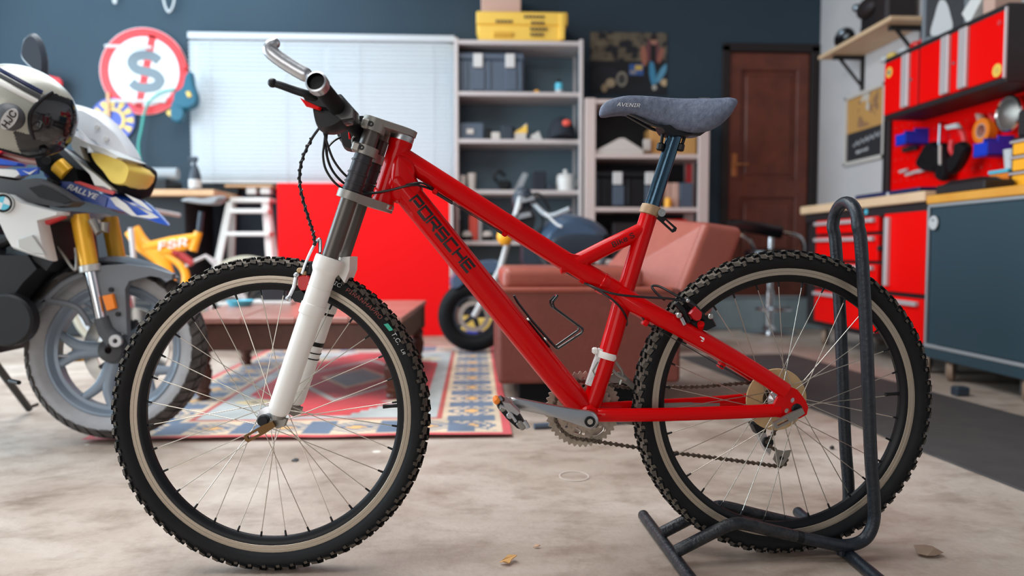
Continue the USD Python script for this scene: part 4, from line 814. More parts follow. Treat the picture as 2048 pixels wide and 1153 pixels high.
# window-sill bits
zs = wz0 - .07
single('sill_board', box((wl + .3, YB - .22, zs - .02), (atY(552, 0, YB)[0], YB, zs)), M['pine'], 'narrow wooden sill board below the window blind', 'shelf')
single('clamp_tool', [ypoly([(440, 374), (470, 372), (484, 380), (480, 392), (440, 388)], YB - .15, .1), tube([atY(405, 374, YB - .15), atY(452, 378, YB - .15)], .012, 8)], M['black'], 'black clamp with long handle on the sill board', 'tool')
for i, x in enumerate((492, 520)): single('sill_box', pbox(x, 374, x + 20, 389, YB - .2, .12), M['white_paint'], 'small white box on the sill board, %s' % ('beside the black clamp' if i == 0 else 'nearest the red counter'), 'box')
# red counter below the window
YR = 5.72
r0, r1, rz = atY(556, 500, YR)[0], atY(912, 500, YR)[0] - .05, atY(700, 367, YR)[2]
rc = thing('red_counter', 'wide bright red panelled counter under the window blind', 'counter', ((r0 + r1) / 2, YR + .2, 0))
part(rc, 'front_panel', box((r0, YR, .0), (r1, YR + .03, rz), .004), M['panel_red'])
part(rc, 'counter_body', box((r0, YR + .032, .0), (r1, YB - .03, rz - .002)), M['panel_red'])
part(rc, 'corner_post', box((r1 + .002, YR, 0), (r1 + .03, YR + .03, rz)), M['shelf_steel'])
# white step ladder leaning in front of the slate wall
YL = 5.95
ld = thing('step_ladder', 'small white wooden step ladder between the orange bicycle and the red counter', 'ladder', A(atY(495, 0, YL)[0], YL + .15, 0))
def lad(pts, Y0, Y1, w=.055, t=.03):
    P = [atY(*pts[0], YL) * A(1, 0, 1) + A(0, Y0, 0), A(atY(*pts[1], YL)[0], Y1, 0)]; d = nrm(P[1] - P[0]); return obox((P[0] + P[1]) / 2, d, A(1, 0, 0), np.cross(d, A(1, 0, 0)), np.linalg.norm(P[1] - P[0]), w, t)
part(ld, 'ladder_rail', lad(((461, 404), (417, 676)), YL, YL - .12), M['white_paint']); part(ld, 'ladder_rail', lad(((531, 404), (560, 676)), YL, YL - .12), M['white_paint'])
part(ld, 'ladder_rail', lad(((461, 404), (430, 676)), YL + .05, YB - .06), M['white_paint']); part(ld, 'ladder_rail', lad(((531, 404), (548, 676)), YL + .05, YB - .06), M['white_paint'])
zt = atY(0, 401, YL)[2]
part(ld, 'ladder_top', box((atY(456, 0, YL)[0], YL - .05, zt - .01), (atY(536, 0, YL)[0], YL + .14, zt + .025)), M['white_paint'])
for y, x0, x1 in ((422, 458, 535), (468, 452, 538), (540, 440, 546), (608, 430, 554)):
    z = atY(0, y, YL)[2]; part(ld, 'ladder_step', box((atY(x0, 0, YL)[0], YL - .1, z - .016), (atY(x1, 0, YL)[0], YL + .04, z + .016)), M['white_paint'])

# ------------------------------------------------------------------ steel shelving, tall unit
def shelving(name, label, Y, x0, x1, ytop, levels, depth, m, mb, post=.045, back=True):
    a, b = atY(x0, 500, Y)[0], atY(x1, 500, Y)[0]; zt = atY(1000, ytop, Y)[2]
    t = thing(name, label, 'shelves', ((a + b) / 2, Y + depth / 2, 0))
    for x in (a, b - post):
        for y in (Y, Y + depth - .03): part(t, 'shelf_post', box((x, y, 0), (x + post, y + .03, zt)), m)
    zz = []
    for y in levels:
        z = atY(1000, y, Y)[2]; part(t, 'shelf_board', box((a + post * .3, Y + .004, z - .035), (b - post * .3, Y + depth, z)), mb); zz.append(z + .0015)
    if back: part(t, 'back_panel', box((a, Y + depth, .05), (b, Y + depth + .012, zt)), M['shelf_back'])
    for x, s in ((a, 1), (b, -1)):
        if back: part(t, 'end_panel', box((x + s * .004, Y + .03, .05), (x + s * .012, Y + depth - .03, zt)), M['shelf_back'])
    return t, a, b, zz
YS = 5.93
s1, sa, sb, sz = shelving('steel_shelves', 'tall grey steel shelves beside the window with the yellow crate on top', YS, 910, 1165, 76, (80, 183, 278, 380, 482, 590), .38, M['shelf_steel'], M['shelf_steel'], .032)
s2, ta, tb, tz = shelving('low_steel_shelves', 'lower beige steel shelves standing between the tall shelves and the door', 5.86, 1169, 1416, 194, (196, 306, 414, 520, 620), .42, M['shelf_beige'], M['shelf_beige'], .085, False)
part(s2, 'back_panel', box((ta, 6.27, .05), (tb, 6.28, tz[0])), M['dark_panel'])
def sx_(px, Y=YS): return atY(px, 500, Y)[0]
def on_shelf(name, x0, x1, ytop, lvl, m, label, c='box', Y=YS, off=.06, d=.2, b=.008, zz=None, g=None):
    z0 = (zz or sz)[lvl]; Yf = Y + off; z1 = atY(1000, ytop, Yf)[2]
    return single(name, box((sx_(x0, Yf), Yf, z0), (sx_(x1, Yf), Yf + d, max(z1, z0 + .02)), b), m, label, c, g)
# crate and carton on top
cr = thing('plastic_crate', 'yellow slotted plastic crate on top of the tall steel shelves', 'crate', (sx_(1044), YS + .2, sz[0]))
za, zb, zc = sz[0], atY(1000, 50, YS + .03)[2], atY(1000, 24, YS + .03)[2]
part(cr, 'crate_body', hexa([(sx_(959), YS + .03, za), (sx_(1127), YS + .03, za), (sx_(1131), YS + .02, zb), (sx_(956), YS + .02, zb), (sx_(959), YS + .33, za), (sx_(1127), YS + .33, za), (sx_(1131), YS + .34, zb), (sx_(956), YS + .34, zb)], .008), M['box_yellow'])
part(cr, 'crate_rim', box((sx_(954), YS + .01, zb), (sx_(1134), YS + .35, zc), .008), M['box_yellow'])
for x in (1118,): part(cr, 'corner_rib', box((sx_(x), YS + .0, za + .01), (sx_(x + 10), YS + .03, zc - .01)), M['box_yellow'])
part(cr, 'crate_handle', box((sx_(987), YS + .01, za + .03), (sx_(1026), YS + .035, za + .065)), M['box_yellow_dark'])
for r, (y, xa, xb) in enumerate(((33, 1048, 1096), (45, 1062, 1096), (57, 1060, 1096), (68, 1060, 1092), (43, 992, 1028))):
    n = int((xb - xa) / 7)
    for i in range(n):
        x = xa + 7 * i; z = atY(1000, y, YS + .01)[2]; part(cr, 'crate_slot', box((sx_(x), YS + .004, z - .012), (sx_(x + 4.6), YS + .012, z + .012), .001), M['slot_dark'])
part(cr, 'crate_print', put(text('LOGISTICS', .022, .001, 1.1), atY(1026, 44, YS + .006), WX, WZ), M['slot_dark'], smooth=False) if False else None
single('cardboard_box', box((sx_(964), YS + .1, zc + .001), (sx_(1043), YS + .3, zc + .23), .004), M['card'], 'pinkish tan carton standing in the yellow crate', 'box')
# shelf A
def latch_case(name, x0, x1, ytop, lvl, label, body, latch, zz, Y, off=.05):
    z0 = zz[lvl]; Yf = Y + off; z1 = atY(1000, ytop, Yf)[2]; a, b = sx_(x0, Yf), sx_(x1, Yf); w = b - a; h = z1 - z0
    t = thing(name, label, 'toolbox', ((a + b) / 2, Yf + .14, z0))
    part(t, 'case_body', box((a, Yf, z0), (b, Yf + .28, z0 + h * .82), .012), body)
    part(t, 'case_lid', box((a - .004, Yf - .006, z0 + h * .82), (b + .004, Yf + .284, z1), .012), body)
    for f in (.24, .72):
        part(t, 'case_latch', box((a + w * f, Yf - .022, z0 + h * .62), (a + w * (f + .14), Yf, z0 + h * .97), .004), latch)
        part(t, 'case_rib', box((a + w * (f + .0), Yf - .012, z0 + h * .05), (a + w * (f + .17), Yf, z0 + h * .6), .004), M['tool_grey'])
    for f in (.04, .12, .46, .93): part(t, 'case_rib', box((a + w * f, Yf - .01, z0 + h * .06), (a + w * (f + .04), Yf, z0 + h * .8), .004), body)
    return t
latch_case('tool_box', 916, 1048, 106, 1, 'blue grey toolbox with two pale latches on upper tall shelf', M['tool_grey'], M['latch_grey'], sz, YS)
o = A(sx_(1117, YS + .1), YS + .1, sz[1])
bt_ = thing('glue_bottle', 'tiny bottle with blue label and black nozzle on the upper tall shelf', 'bottle', o)
part(bt_, 'bottle_body', lathe([(.001, 0), (.03, 0), (.032, .03), (.032, .035)], o, n=18), M['light_grey']); part(bt_, 'bottle_label', lathe([(.032, .035), (.0325, .036), (.0325, .085), (.03, .09), (.001, .09)], o, n=18), M['light_blue']); part(bt_, 'bottle_nozzle', lathe([(.022, .09), (.012, .105), (.006, .125), (.001, .126)], o, n=14), M['black'])
single('orange_tin', lathe([(.001, 0), (.022, 0), (.024, .006), (.02, .03), (.001, .034)], A(sx_(1073, YS + .1), YS + .1, sz[1]), n=20), M['amber'], 'small orange tin beside the blue labelled bottle', 'tin')
# shelf B
on_shelf('storage_case', 918, 968, 246, 2, M['tool_grey'], 'slate grey case at the end of the second tall shelf', d=.24)
single('case_tag', pbox(933, 258, 947, 268, YS + .05, .008, .001), M['cream'], 'cream paper tag on the slate grey case', 'tag')
on_shelf('flat_gadget', 970, 984, 258, 2, M['black'], 'small black gadget beside the slate grey case', 'gadget', d=.1)
on_shelf('pale_gauge', 982, 1001, 264, 2, M['cream'], 'small cream gauge among black gadgets on second shelf', 'gauge', d=.1)
on_shelf('dark_speaker', 1004, 1026, 250, 2, M['dusk'], 'dark boxy speaker left of the paint carton', 'speaker', d=.14)
pc = thing('paint_carton', 'small carton with yellow and white corners on the second tall shelf', 'box', (sx_(1040), YS + .15, sz[2]))
z = sz[2]; part(pc, 'carton_body', box((sx_(1030), YS + .08, z), (sx_(1054), YS + .2, z + .06), .004), M['cream']); part(pc, 'carton_flap', prism([(0, 0), (.11, 0), (.11, .07)], A(sx_(1028), YS + .1, z + .06), WX, WZ, .03), M['box_yellow']); part(pc, 'carton_flap', prism([(.03, .0), (.11, .0), (.10, .085), (.07, .06)], A(sx_(1030), YS + .14, z + .06), WX, WZ, .02), M['white_paint'])
on_shelf('dark_pot', 1018, 1030, 254, 2, M['black'], 'dark narrow pot beside the paint carton', 'pot', d=.08, off=.24)
single('white_rag', hull(np.vstack([A(sx_(1080), YS + .14, sz[2]) + RNG.normal(0, 1, (40, 3)) * A(.035, .03, .0) + A(0, 0, 1) * np.abs(RNG.normal(0, .02, (40, 1))), [A(sx_(1080), YS + .14, sz[2] + .085)]])), M['white_paint'], 'crumpled white rag on the second tall shelf', 'rag')
o = A(sx_(1122, YS + .14), YS + .14, sz[2])
cp_ = thing('baseball_cap', 'black baseball cap with a red badge on the second tall shelf', 'cap', o)
th_ = np.linspace(0, np.pi / 2, 10)
part(cp_, 'cap_crown', lathe([(.115 * math.cos(t), .05 + .15 * math.sin(t)) for t in th_][:-1] + [(.004, .2), (.001, .2)], o, n=30), M['cap_black'])
part(cp_, 'cap_band', lathe([(.108, 0), (.115, .0), (.116, .055), (.11, .055)], o, n=30), M['cap_black'])
part(cp_, 'cap_brim', pillow(spline([o + A(x, y, .02 + .02 * (1 - (x / .1) ** 2)) for x, y in ((-.1, -.06), (-.09, -.15), (0, -.2), (.09, -.15), (.1, -.06), (0, -.1))], 30, True), A(0, 0, .012), (.97, 1, .97)), M['cap_black'])
part(cp_, 'cap_badge', ell(o + A(.03, -.1, .135), .035, .02, .028, 2), M['cap_badge'])
# shelf C
for i, (x, h) in enumerate(((924, .12), (944, .14))):
    o = A(sx_(x, YS + .1), YS + .1 + i * .02, sz[3]); single('white_cup', lathe([(.001, 0), (.028, 0), (.038, h), (.034, h), (.026, .01), (.001, .01)], o, n=22), M['cream'], 'pale cup on the third tall shelf, %s' % ('against the shelf post' if i == 0 else 'second from the post'), 'cup')
cm = thing('camera_rig', 'dark camera gear with curved arms on the third tall shelf', 'camera', (sx_(1015), YS + .15, sz[3]))
z = sz[3]
part(cm, 'rig_base', box((sx_(966), YS + .08, z), (sx_(1000), YS + .2, z + .035)), M['dusk']); part(cm, 'rig_body', box((sx_(996), YS + .1, z), (sx_(1024), YS + .22, z + .08), .012), M['black']); part(cm, 'rig_arm', tube(spline([A(sx_(995), YS + .12, z + .07), A(sx_(988), YS + .12, z + .12), A(sx_(998), YS + .12, z + .16), A(sx_(1012), YS + .12, z + .12)], 14), .013, 8), M['black']); part(cm, 'rig_lens', rod(A(sx_(1012), YS + .06, z + .05), A(sx_(1012), YS + .12, z + .05), .03, 18), M['black_gloss']); part(cm, 'rig_clip', hull(np.array([A(sx_(x), YS + .12 + d, z + zz_) for x, zz_ in ((1028, 0), (1044, 0), (1058, .14), (1048, .15)) for d in (0, .05)])), M['grey_plastic'])
on_shelf('card_reader', 1066, 1092, 342, 3, M['cap_black'], 'squat black box on the third shelf near the white pot', d=.14)
on_shelf('small_adapter', 1094, 1108, 366, 3, M['dusk'], 'tiny dark adapter beside the white pot', 'adapter', d=.08)
o = A(sx_(1130, YS + .13), YS + .13, sz[3])
wp_ = thing('white_pot', 'white lidded enamel pot at the end of the third tall shelf', 'pot', o)
part(wp_, 'pot_body', lathe([(.001, 0), (.07, 0), (.072, .01), (.072, .115), (.066, .118), (.001, .12)], o, n=30), M['white_paint']); part(wp_, 'pot_lid', lathe([(.074, .118), (.06, .135), (.012, .145), (.012, .155), (.018, .16), (.018, .172), (.001, .178)], o, n=26), M['white_paint']); part(wp_, 'pot_handle', tube(spline([o + A(.07, 0, .1), o + A(.09, .01, .09), o + A(.09, .01, .05), o + A(.07, 0, .03)], 12), .007, 8), M['white_paint'])
# shelf D
on_shelf('red_white_tin', 938, 956, 430, 4, M['cap_badge'], 'red and white tin on the fourth tall shelf', 'tin', d=.08, off=.14)
on_shelf('glass_jar', 956, 964, 432, 4, M['light_grey'], 'narrow pale jar behind the red tin', 'jar', d=.05, off=.16)
for i, x in enumerate((934, 975)):
    o = A(sx_(x, YS + .08), YS + .08, sz[4]); t = thing('lidded_jar', 'dark jar with a pale lid on the fourth shelf, %s' % ('in front of the red tin' if i == 0 else 'beside the yellow turn signal'), 'jar', o, 'pale lidded jars'); part(t, 'jar_body', lathe([(.001, 0), (.045, 0), (.046, .03), (.04, .035), (.001, .035)], o, n=22), M['black']); part(t, 'jar_lid', lathe([(.044, .035), (.046, .04), (.03, .075), (.001, .08)], o, n=22), M['cream'])
on_shelf('gadget_box', 915, 926, 440, 4, M['black'], 'black box at the inner end of the fourth shelf', d=.12)
# low shelves' contents
Y2 = 5.86
kw = dict(Y=Y2, zz=tz)
pa = single('paper_stack', [prism([(0, 0), (.375, 0), (.22, .095), (.18, .095)], A(sx_(1190, Y2 + .1), Y2 + .14, tz[1] + .03), WX, WZ, .22), box((sx_(1188, Y2 + .05), Y2 + .03, tz[1]), (sx_(1284, Y2 + .05), Y2 + .3, tz[1] + .03))], M['cream'], 'open white catalogue lying tented on the low shelves', 'book')
on_shelf('brown_carton', 1299, 1391, 252, 1, M['poster_tan'], 'brown cardboard carton on the low shelves under the saddle', off=.12, d=.24, **kw)
single('white_label_box', pbox(1288, 278, 1302, 302, Y2 + .08, .05), M['cream'], 'narrow white packet leaning on the brown carton', 'packet')
latch_case('black_toolbox', 1192, 1326, 341, 2, 'black toolbox with two white latches on the low shelves', M['black'], M['latch_grey'], tz, Y2)
on_shelf('orange_level', 1371, 1382, 326, 2, M['sign_red'], 'orange red spirit level standing upright on the low shelves', 'level', off=.3, d=.04, **kw)
for i, (x0, x1, m, lb) in enumerate(((1326, 1342, 'card', 'dusty pink folder beside the black toolbox'), (1342, 1358, 'card', 'dusty pink folder, middle of the row of three'), (1358, 1386, 'tool_grey', 'wide grey violet folder by the orange level'))): on_shelf('file_folder', x0, x1 - 1, 364, 2, M[m], lb, 'folder', off=.07, d=.2, **kw)
single('yellow_jar', lathe([(.001, 0), (.028, 0), (.028, .06), (.02, .075), (.001, .08)], A(sx_(1336, Y2 + .02), Y2 + .035, tz[2]), n=18), M['amber'], 'small yellow jar on the low shelf beside the seat collar', 'jar')
single('grey_crate', box((sx_(1230, Y2), Y2 + .08, tz[3]), (sx_(1312, Y2), Y2 + .36, tz[3] + .3), .01), M['cab_black'], 'dark crate on the fourth level of the low shelves', 'crate')
rk = thing('red_basket', 'bright red basket on the low shelves just above the leather armchair', 'basket', (sx_(1355), Y2 + .2, tz[3]))
part(rk, 'basket_body', box((sx_(1318, Y2), Y2 + .03, tz[3]), (sx_(1392, Y2), Y2 + .3, tz[3] + .24), .02), M['cabinet_red']); part(rk, 'basket_handle', tube(fillet([A(sx_(1330, Y2), Y2 + .1, tz[3] + .24), A(sx_(1332, Y2), Y2 + .1, tz[3] + .31), A(sx_(1382, Y2), Y2 + .1, tz[3] + .31), A(sx_(1384, Y2), Y2 + .1, tz[3] + .24)], .03), .013, 8), M['cabinet_red'])
# poster above the low shelves
def poster(u, v):
    c = np.tile(A(30, 33, 40), (len(u), 1)); x, y = u * 150, v * 122
    def ellp(cx, cy, rx, ry, col, a=0.0):
        dx, dy = x - cx, y - cy; X, Y = dx * math.cos(a) + dy * math.sin(a), -dx * math.sin(a) + dy * math.cos(a); c[(X / rx) ** 2 + (Y / ry) ** 2 < 1] = col
    def rec(x0, y0, x1, y1, col): c[(x > x0) & (x < x1) & (y > y0) & (y < y1)] = col
    n = meshkit.fbm(np.c_[x * .08, y * .08, 0 * x], 3, 3)
    m = (y > 66) & (n > .42); c[m] = A(120, 110, 92) * (.5 + n[m, None] * .6)
    rec(0, 20, 150, 66, A(26, 28, 34)); ellp(30, 34, 30, 20, (38, 42, 50)); ellp(62, 30, 11, 15, (150, 146, 134)); ellp(62, 30, 7, 10, (70, 70, 70)); ellp(40, 22, 9, 9, (188, 170, 140)); ellp(28, 12, 6, 8, (170, 150, 120))
    rec(76, 38, 104, 60, (60, 96, 160)); rec(88, 48, 102, 57, (220, 186, 90)); ellp(84, 44, 7, 4, (150, 150, 150))
    ellp(122, 86, 14, 26, (110, 66, 70)); rec(118, 62, 128, 100, (24, 22, 26)); ellp(105, 76, 6, 20, (170, 108, 88), .1); ellp(138, 78, 5, 16, (160, 100, 84), -.25)
    ellp(124, 106, 6.5, 8, (176, 126, 108)); ellp(124, 112, 7.5, 5, (40, 30, 28))
    ellp(122, 42, 6, 24, (70, 146, 186), .1); ellp(140, 42, 6, 22, (96, 158, 190), -.5); ellp(126, 14, 5, 5, (190, 186, 176)); ellp(146, 24, 8, 7, (200, 176, 140))
    return c
o0 = atY(1180, 188, YB - .01); o1 = atY(1334, 66, YB - .01)
ps = thing('wall_poster', 'dark poster of a person in jeans sitting on a car bonnet', 'poster', o0)
part(ps, 'poster_backing', box(o0 + A(0, .002, 0), A(o1[0], YB - .0, o1[2]), .001), M['dark_print'])
painted(ps, 'poster_print', o0 + A(0, -.001, 0), A(o1[0] - o0[0], 0, 0), A(0, 0, o1[2] - o0[2]), 130, 106, poster, M['print'])
# bar stool before the door
ys = 5.75; so = A(atY(1541, 500, ys)[0], ys, 0)
bs = thing('bar_stool', 'chrome bar stool with round black seat in front of door', 'stool', so)
hs = atY(1000, 470, ys)[2]
part(bs, 'stool_base', lathe([(.001, .0), (.21, 0), (.215, .01), (.2, .018), (.06, .04), (.035, .07), (.001, .07)], so, n=40), M['chrome'])
part(bs, 'stool_column', lathe([(.032, .05), (.032, .34), (.022, .35), (.022, hs - .02)], so, n=20), M['chrome'])
part(bs, 'foot_ring', [tube([so + A(.13 * math.cos(a) , .13 * math.sin(a) - .08, .2) for a in np.linspace(0, 2 * np.pi, 30, endpoint=False)], .011, 10, closed=True), rod(so + A(0, 0, .2), so + A(.0, -.2, .2), .01)], M['chrome'])
hs -= .16
part(bs, 'stool_seat', lathe([(.001, hs - .03), (.17, hs - .03), (.2, hs), (.195, hs + .035), (.14, hs + .055), (.001, hs + .06)], so, n=36), M['black_gloss'])
part(bs, 'back_cushion', tube(spline([atY(x, y, ys - .05) for x, y in ((1456, 452), (1470, 451), (1510, 456), (1548, 463), (1566, 466))], 20), np.r_[.018, np.linspace(.045, .05, 18), .02], 16, flat=.8), M['black_gloss'])
part(bs, 'back_rail', tube(spline([A(*(atY(x, y, ys - .05 + d))) for x, y, d in ((1512, 520, .1), (1508, 500, .04), (1496, 478, .0), (1472, 466, 0))], 16), .013, 10), M['chrome'])
part(bs, 'back_rail', tube(spline([A(*(atY(x, y, ys - .05 + d))) for x, y, d in ((1560, 465, 0), (1590, 470, .0), (1604, 480, .02), (1606, 505, .06), (1590, 525, .1))], 18), .013, 10), M['chrome'])

# ================================================================== things along the right wall
XF = 2.36
def xd(px, X): return atX(px, 500, X)[1]                 # room depth of a pixel column on the plane X
def xz(px, py, X): return atX(px, py, X)[2]
yA, yB = 5.24, xd(1853, XF); yC = 2.25
def caster(t, x, y, r=.05, ang=.6):
    d = A(math.cos(ang), math.sin(ang), 0); s = A(-d[1], d[0], 0); o = A(x, y, r)
    part(t, 'caster_wheel', lathe([(.012, -.016), (r * .8, -.018), (r, -.012), (r, .012), (r * .8, .018), (.012, .016)], o, s, 26), M['caster_tyre'])
    part(t, 'caster_fork', [obox(o + s * .024 + A(0, 0, .02), d, s, A(0, 0, 1), .04, .004, r * 1.5), obox(o - s * .024 + A(0, 0, .02), d, s, A(0, 0, 1), .04, .004, r * 1.5), obox(A(x, y, r * 2 + .012), d, s, A(0, 0, 1), .09, .08, .01)], M['caster_steel'])
# red tool cabinet with drawers and a cupboard
zb_, zt_ = .172, .975
rcab = thing('tool_cabinet', 'red tool cabinet of drawers with pale wooden top on casters', 'cabinet', (XF + .3, (yA + yB) / 2, 0))
part(rcab, 'cabinet_body', box((XF + .03, yB + .004, zb_ - .035), (XR - .02, yA - .03, zt_ - .06)), M['cab_black'])
part(rcab, 'worktop', box((XF - .02, yB + .002, zt_ - .055), (XR - .005, yA, zt_), .006), M['pine_light'])
part(rcab, 'top_fascia', box((XF + .005, yB + .004, zt_ - .115), (XF + .03, yA - .03, zt_ - .057)), M['cab_black'])
ym = xd(1757, XF); ym2 = xd(1765, XF); yl = xd(1630, XF)
def hbar(t, y0, y1, z):
    return part(t, 'drawer_handle', [box((XF - .028, y1, z - .012), (XF + .0, y0, z + .012), .004), box((XF - .03, y1 - .012, z - .014), (XF, y1, z + .014), .004)], M['handle_alu'])
lev = [(441, 470), (473, 521), (524, 575), (580, 645)]
for i, (ya, yb_) in enumerate(lev):
    z1, z0 = xz(1640, ya, XF), xz(1640, yb_, XF)
    d = part(rcab, 'drawer', box((XF, ym + .012, z0 + .006), (XF + .03, yl - .01, z1 - .004), .004), M['cabinet_red'])
    part(d, 'drawer_handle', [box((XF - .026, ym + .05, z1 - .038), (XF, yl - .02, z1 - .014), .004), box((XF - .028, ym + .035, z1 - .04), (XF, ym + .05, z1 - .012), .003)], M['handle_alu'])
za_, zb2 = xz(1800, 426, XF), xz(1800, 585, XF)
d = part(rcab, 'cupboard_door', box((XF, yB + .012, zb2), (XF + .03, ym2 - .01, za_), .004), M['cabinet_red'])
part(d, 'door_handle', box((XF - .026, ym2 - .085, zb2 + .03), (XF, ym2 - .05, za_ - .02), .004), M['handle_alu'])
z1 = xz(1848, 600, XF)
d = part(rcab, 'drawer', box((XF, yB + .012, zb_ + .0), (XF + .03, ym2 - .01, z1), .004), M['cabinet_red']); part(d, 'drawer_handle', [box((XF - .026, yB + .05, z1 - .04), (XF, ym2 - .02, z1 - .014), .004)], M['handle_alu'])
part(rcab, 'lock_latch', [puck(A(XF - .006, (ym + ym2) / 2, xz(1760, 497, XF)), (1, 0, 0), .016, .02, 14)], M['cab_black']); part(rcab, 'blue_sticker', puck(A(XF + .004, xd(1729, XF), xz(1729, 424, XF)), (1, 0, 0), .018, .003, 16), M['light_blue'])
for y in (yA - .18, yB + .12): caster(rcab, XF + .1, y, .058, .9); caster(rcab, XR - .12, y, .058, .2)
# slate blue steel workbench
gb = thing('steel_workbench', 'slate blue steel workbench with orange wooden top on casters', 'workbench', (XF + .3, (yB + yC) / 2, 0))
part(gb, 'bench_body', box((XF + .012, yC, .175), (XR - .02, yB - .012, .9)), M['bench_slate'])
part(gb, 'worktop', box((XF - .01, yC - .02, .903), (XR - .005, yB, .948), .006), M['beech'])
part(gb, 'top_rim', box((XF - .004, yC, .885), (XF + .012, yB - .002, .902)), M['rim_grey']); part(gb, 'corner_rim', box((XF - .004, yB - .014, .17), (XF + .012, yB - .002, .902)), M['rim_grey'])
part(gb, 'bottom_rim', box((XF - .006, yC, .158), (XF + .03, yB - .002, .176)), M['rim_grey']); part(gb, 'base_rail', box((XF, yC, .105), (XF + .05, yB - .002, .158)), M['bench_slate'])
part(gb, 'side_panel', box((XF + .004, yC, .18), (XF + .013, xd(1876, XF), .88), .001), M['bench_slate'])
part(gb, 'number_plate', puck(A(XF - .004, xd(1867, XF), xz(1867, 446, XF)), (1, 0, 0), .036, .006, 24), M['light_grey']); part(gb, 'plate_eye', puck(A(XF - .008, xd(1867, XF), xz(1867, 441, XF)), (1, 0, 0), .006, .004, 12), M['dusk'])
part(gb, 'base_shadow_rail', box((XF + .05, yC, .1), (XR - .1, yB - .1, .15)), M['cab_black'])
for y in (yB - .14, 3.10): caster(gb, XF + .06, y, .06, .85); caster(gb, XR - .15, y, .05, .4)
single('wood_wedge', box(atZ(1920, 792, 0) - A(.032, .025, 0), atZ(1920, 792, 0) + A(.032, .025, .042), .006), M['dusk'], 'small dark block on the floor under the slate workbench', 'block')
# wall cabinets
XU = 2.69; yu0, yu1 = xd(1757, XU), xd(1996, XU); zu0, zu1 = 1.52, 1.9
wc = thing('wall_cabinet', 'long black wall cabinet with three bright red doors', 'cabinet', (XU + .15, (yu0 + yu1) / 2, zu0))
part(wc, 'cabinet_body', box((XU + .012, yu1, zu0), (XR - .002, yu0, zu1 + .02)), M['cab_black'])
for a, b, h0, h1 in ((1760, 1825, 1799, 1812), (1829, 1911, 1876, 1891), (1913, 1995, 1911, 1927)):
    d = part(wc, 'cabinet_door', box((XU, xd(b, XU), zu0 + .03), (XU + .02, xd(a, XU), zu1 - .015), .004), M['cabinet_red'])
    part(d, 'door_handle', box((XU - .024, xd(h1, XU), zu0 + .035), (XU, xd(h0, XU), zu1 - .018), .004), M['handle_alu'])
    lk = {1760: (1814, 163), 1829: (1897, 131), 1913: (1985, 52)}[a]; part(d, 'door_lock', puck(A(XU - .003, xd(lk[0], XU), xz(*lk, XU)), (1, 0, 0), .008 if a < 1913 else .014, .008, 14), M['moto_grey'] if a < 1913 else M['sign_red'])
part(wc, 'edge_strip', box((XU - .004, yu1 - .002, zu0 + .02), (XU + .014, yu1 + .008, zu1)), M['handle_alu'])
for px, py in ((1770, 149), (1983, 145)): part(wc, 'round_sticker', puck(A(XU - .0025, xd(px, XU), xz(px, py, XU)), (1, 0, 0), .034, .003, 20), M['box_yellow']); part(wc, 'sticker_centre', puck(A(XU - .0045, xd(px, XU), xz(px, py, XU)), (1, 0, 0), .016, .003, 18), M['plaque_gold'] if px > 1900 else M['sign_grey'])
zc_ = zu1 + .02
fy = 4.32
pf = thing('picture_frame', 'leaning framed photograph on top of the red wall cabinet', 'picture', (XU + .12, fy, zc_))
ex, ez = nrm(A(.34, -.94, 0)), A(0.02, 0, 1); 
def fr(u0, v0, u1, v1, m, n, off=0): return part(pf, n, obox(A(XU + .03, fy + .12, zc_) + ex * (u0 + u1) / 2 + A(0, 0, 1) * (v0 + v1) / 2 + off * np.cross(ex, A(0, 0, 1)), ex, np.cross(ex, A(0, 0, 1)), A(0, 0, 1), u1 - u0, .02, v1 - v0, .003), M[m])
for q in ((0, 0, .03, .34), (.27, 0, .3, .34), (.03, 0, .27, .03), (.03, .31, .27, .34)): fr(*q, 'moto_grey', 'frame_bar')
fr(.03, .03, .27, .31, 'dark_print', 'picture_print'); 
g = np.cross(ex, A(0, 0, 1)); part(pf, 'pale_figure', prism(spline([(.07, .03), (.2, .03), (.19, .12), (.16, .2), (.12, .22), (.09, .14)], 24, True), A(XU + .03, fy + .12, zc_) + g * .012, ex, A(0, 0, 1), .002), M['light_grey'])
wl_ = thing('white_torch', 'white bent lamp head lying on top of the wall cabinet', 'lamp', (XU + .1, 4.05, zc_))
part(wl_, 'lamp_body', hull(np.array([A(XU + .06 + a, 4.06 + b, zc_ + z) for a, b, z in ((0, 0, 0), (.07, 0, 0), (.06, -.12, .11), (0, -.12, .12), (.0, .06, .08), (.06, .06, .08), (.02, -.05, .2), (.06, -.05, .2))])), M['white_paint']); part(wl_, 'lamp_foot', box((XU + .04, 3.98, zc_), (XU + .12, 4.1, zc_ + .012)), M['light_grey'])
single('red_box', box((XU + .05, 3.84, zc_), (XU + .2, 3.93, zc_ + .1), .004), M['card'], 'pinkish box at the near end of the wall cabinet top', 'box')
for px, py, m, lb in ((1774, 115, 'plaque_gold', 'small gold toy on the far end of the wall cabinet'), (1760, 122, 'light_grey', 'small pale toy beside the gold one on the cabinet'), (1797, 96, 'light_grey', 'tiny pale lens on the wall cabinet, middle of the row'), (1820, 86, 'moto_red', 'dark red toy on the wall cabinet below the plank shelf'), (1838, 74, 'moto_red', 'dark red toy nearest the leaning framed photograph')):
    y = xd(px, XU + .06); o = A(XU + .06, y, zc_); single('shelf_toy', ell(o + A(0, 0, .024), .03, .045, .024, 2), M[m], lb, 'toy')
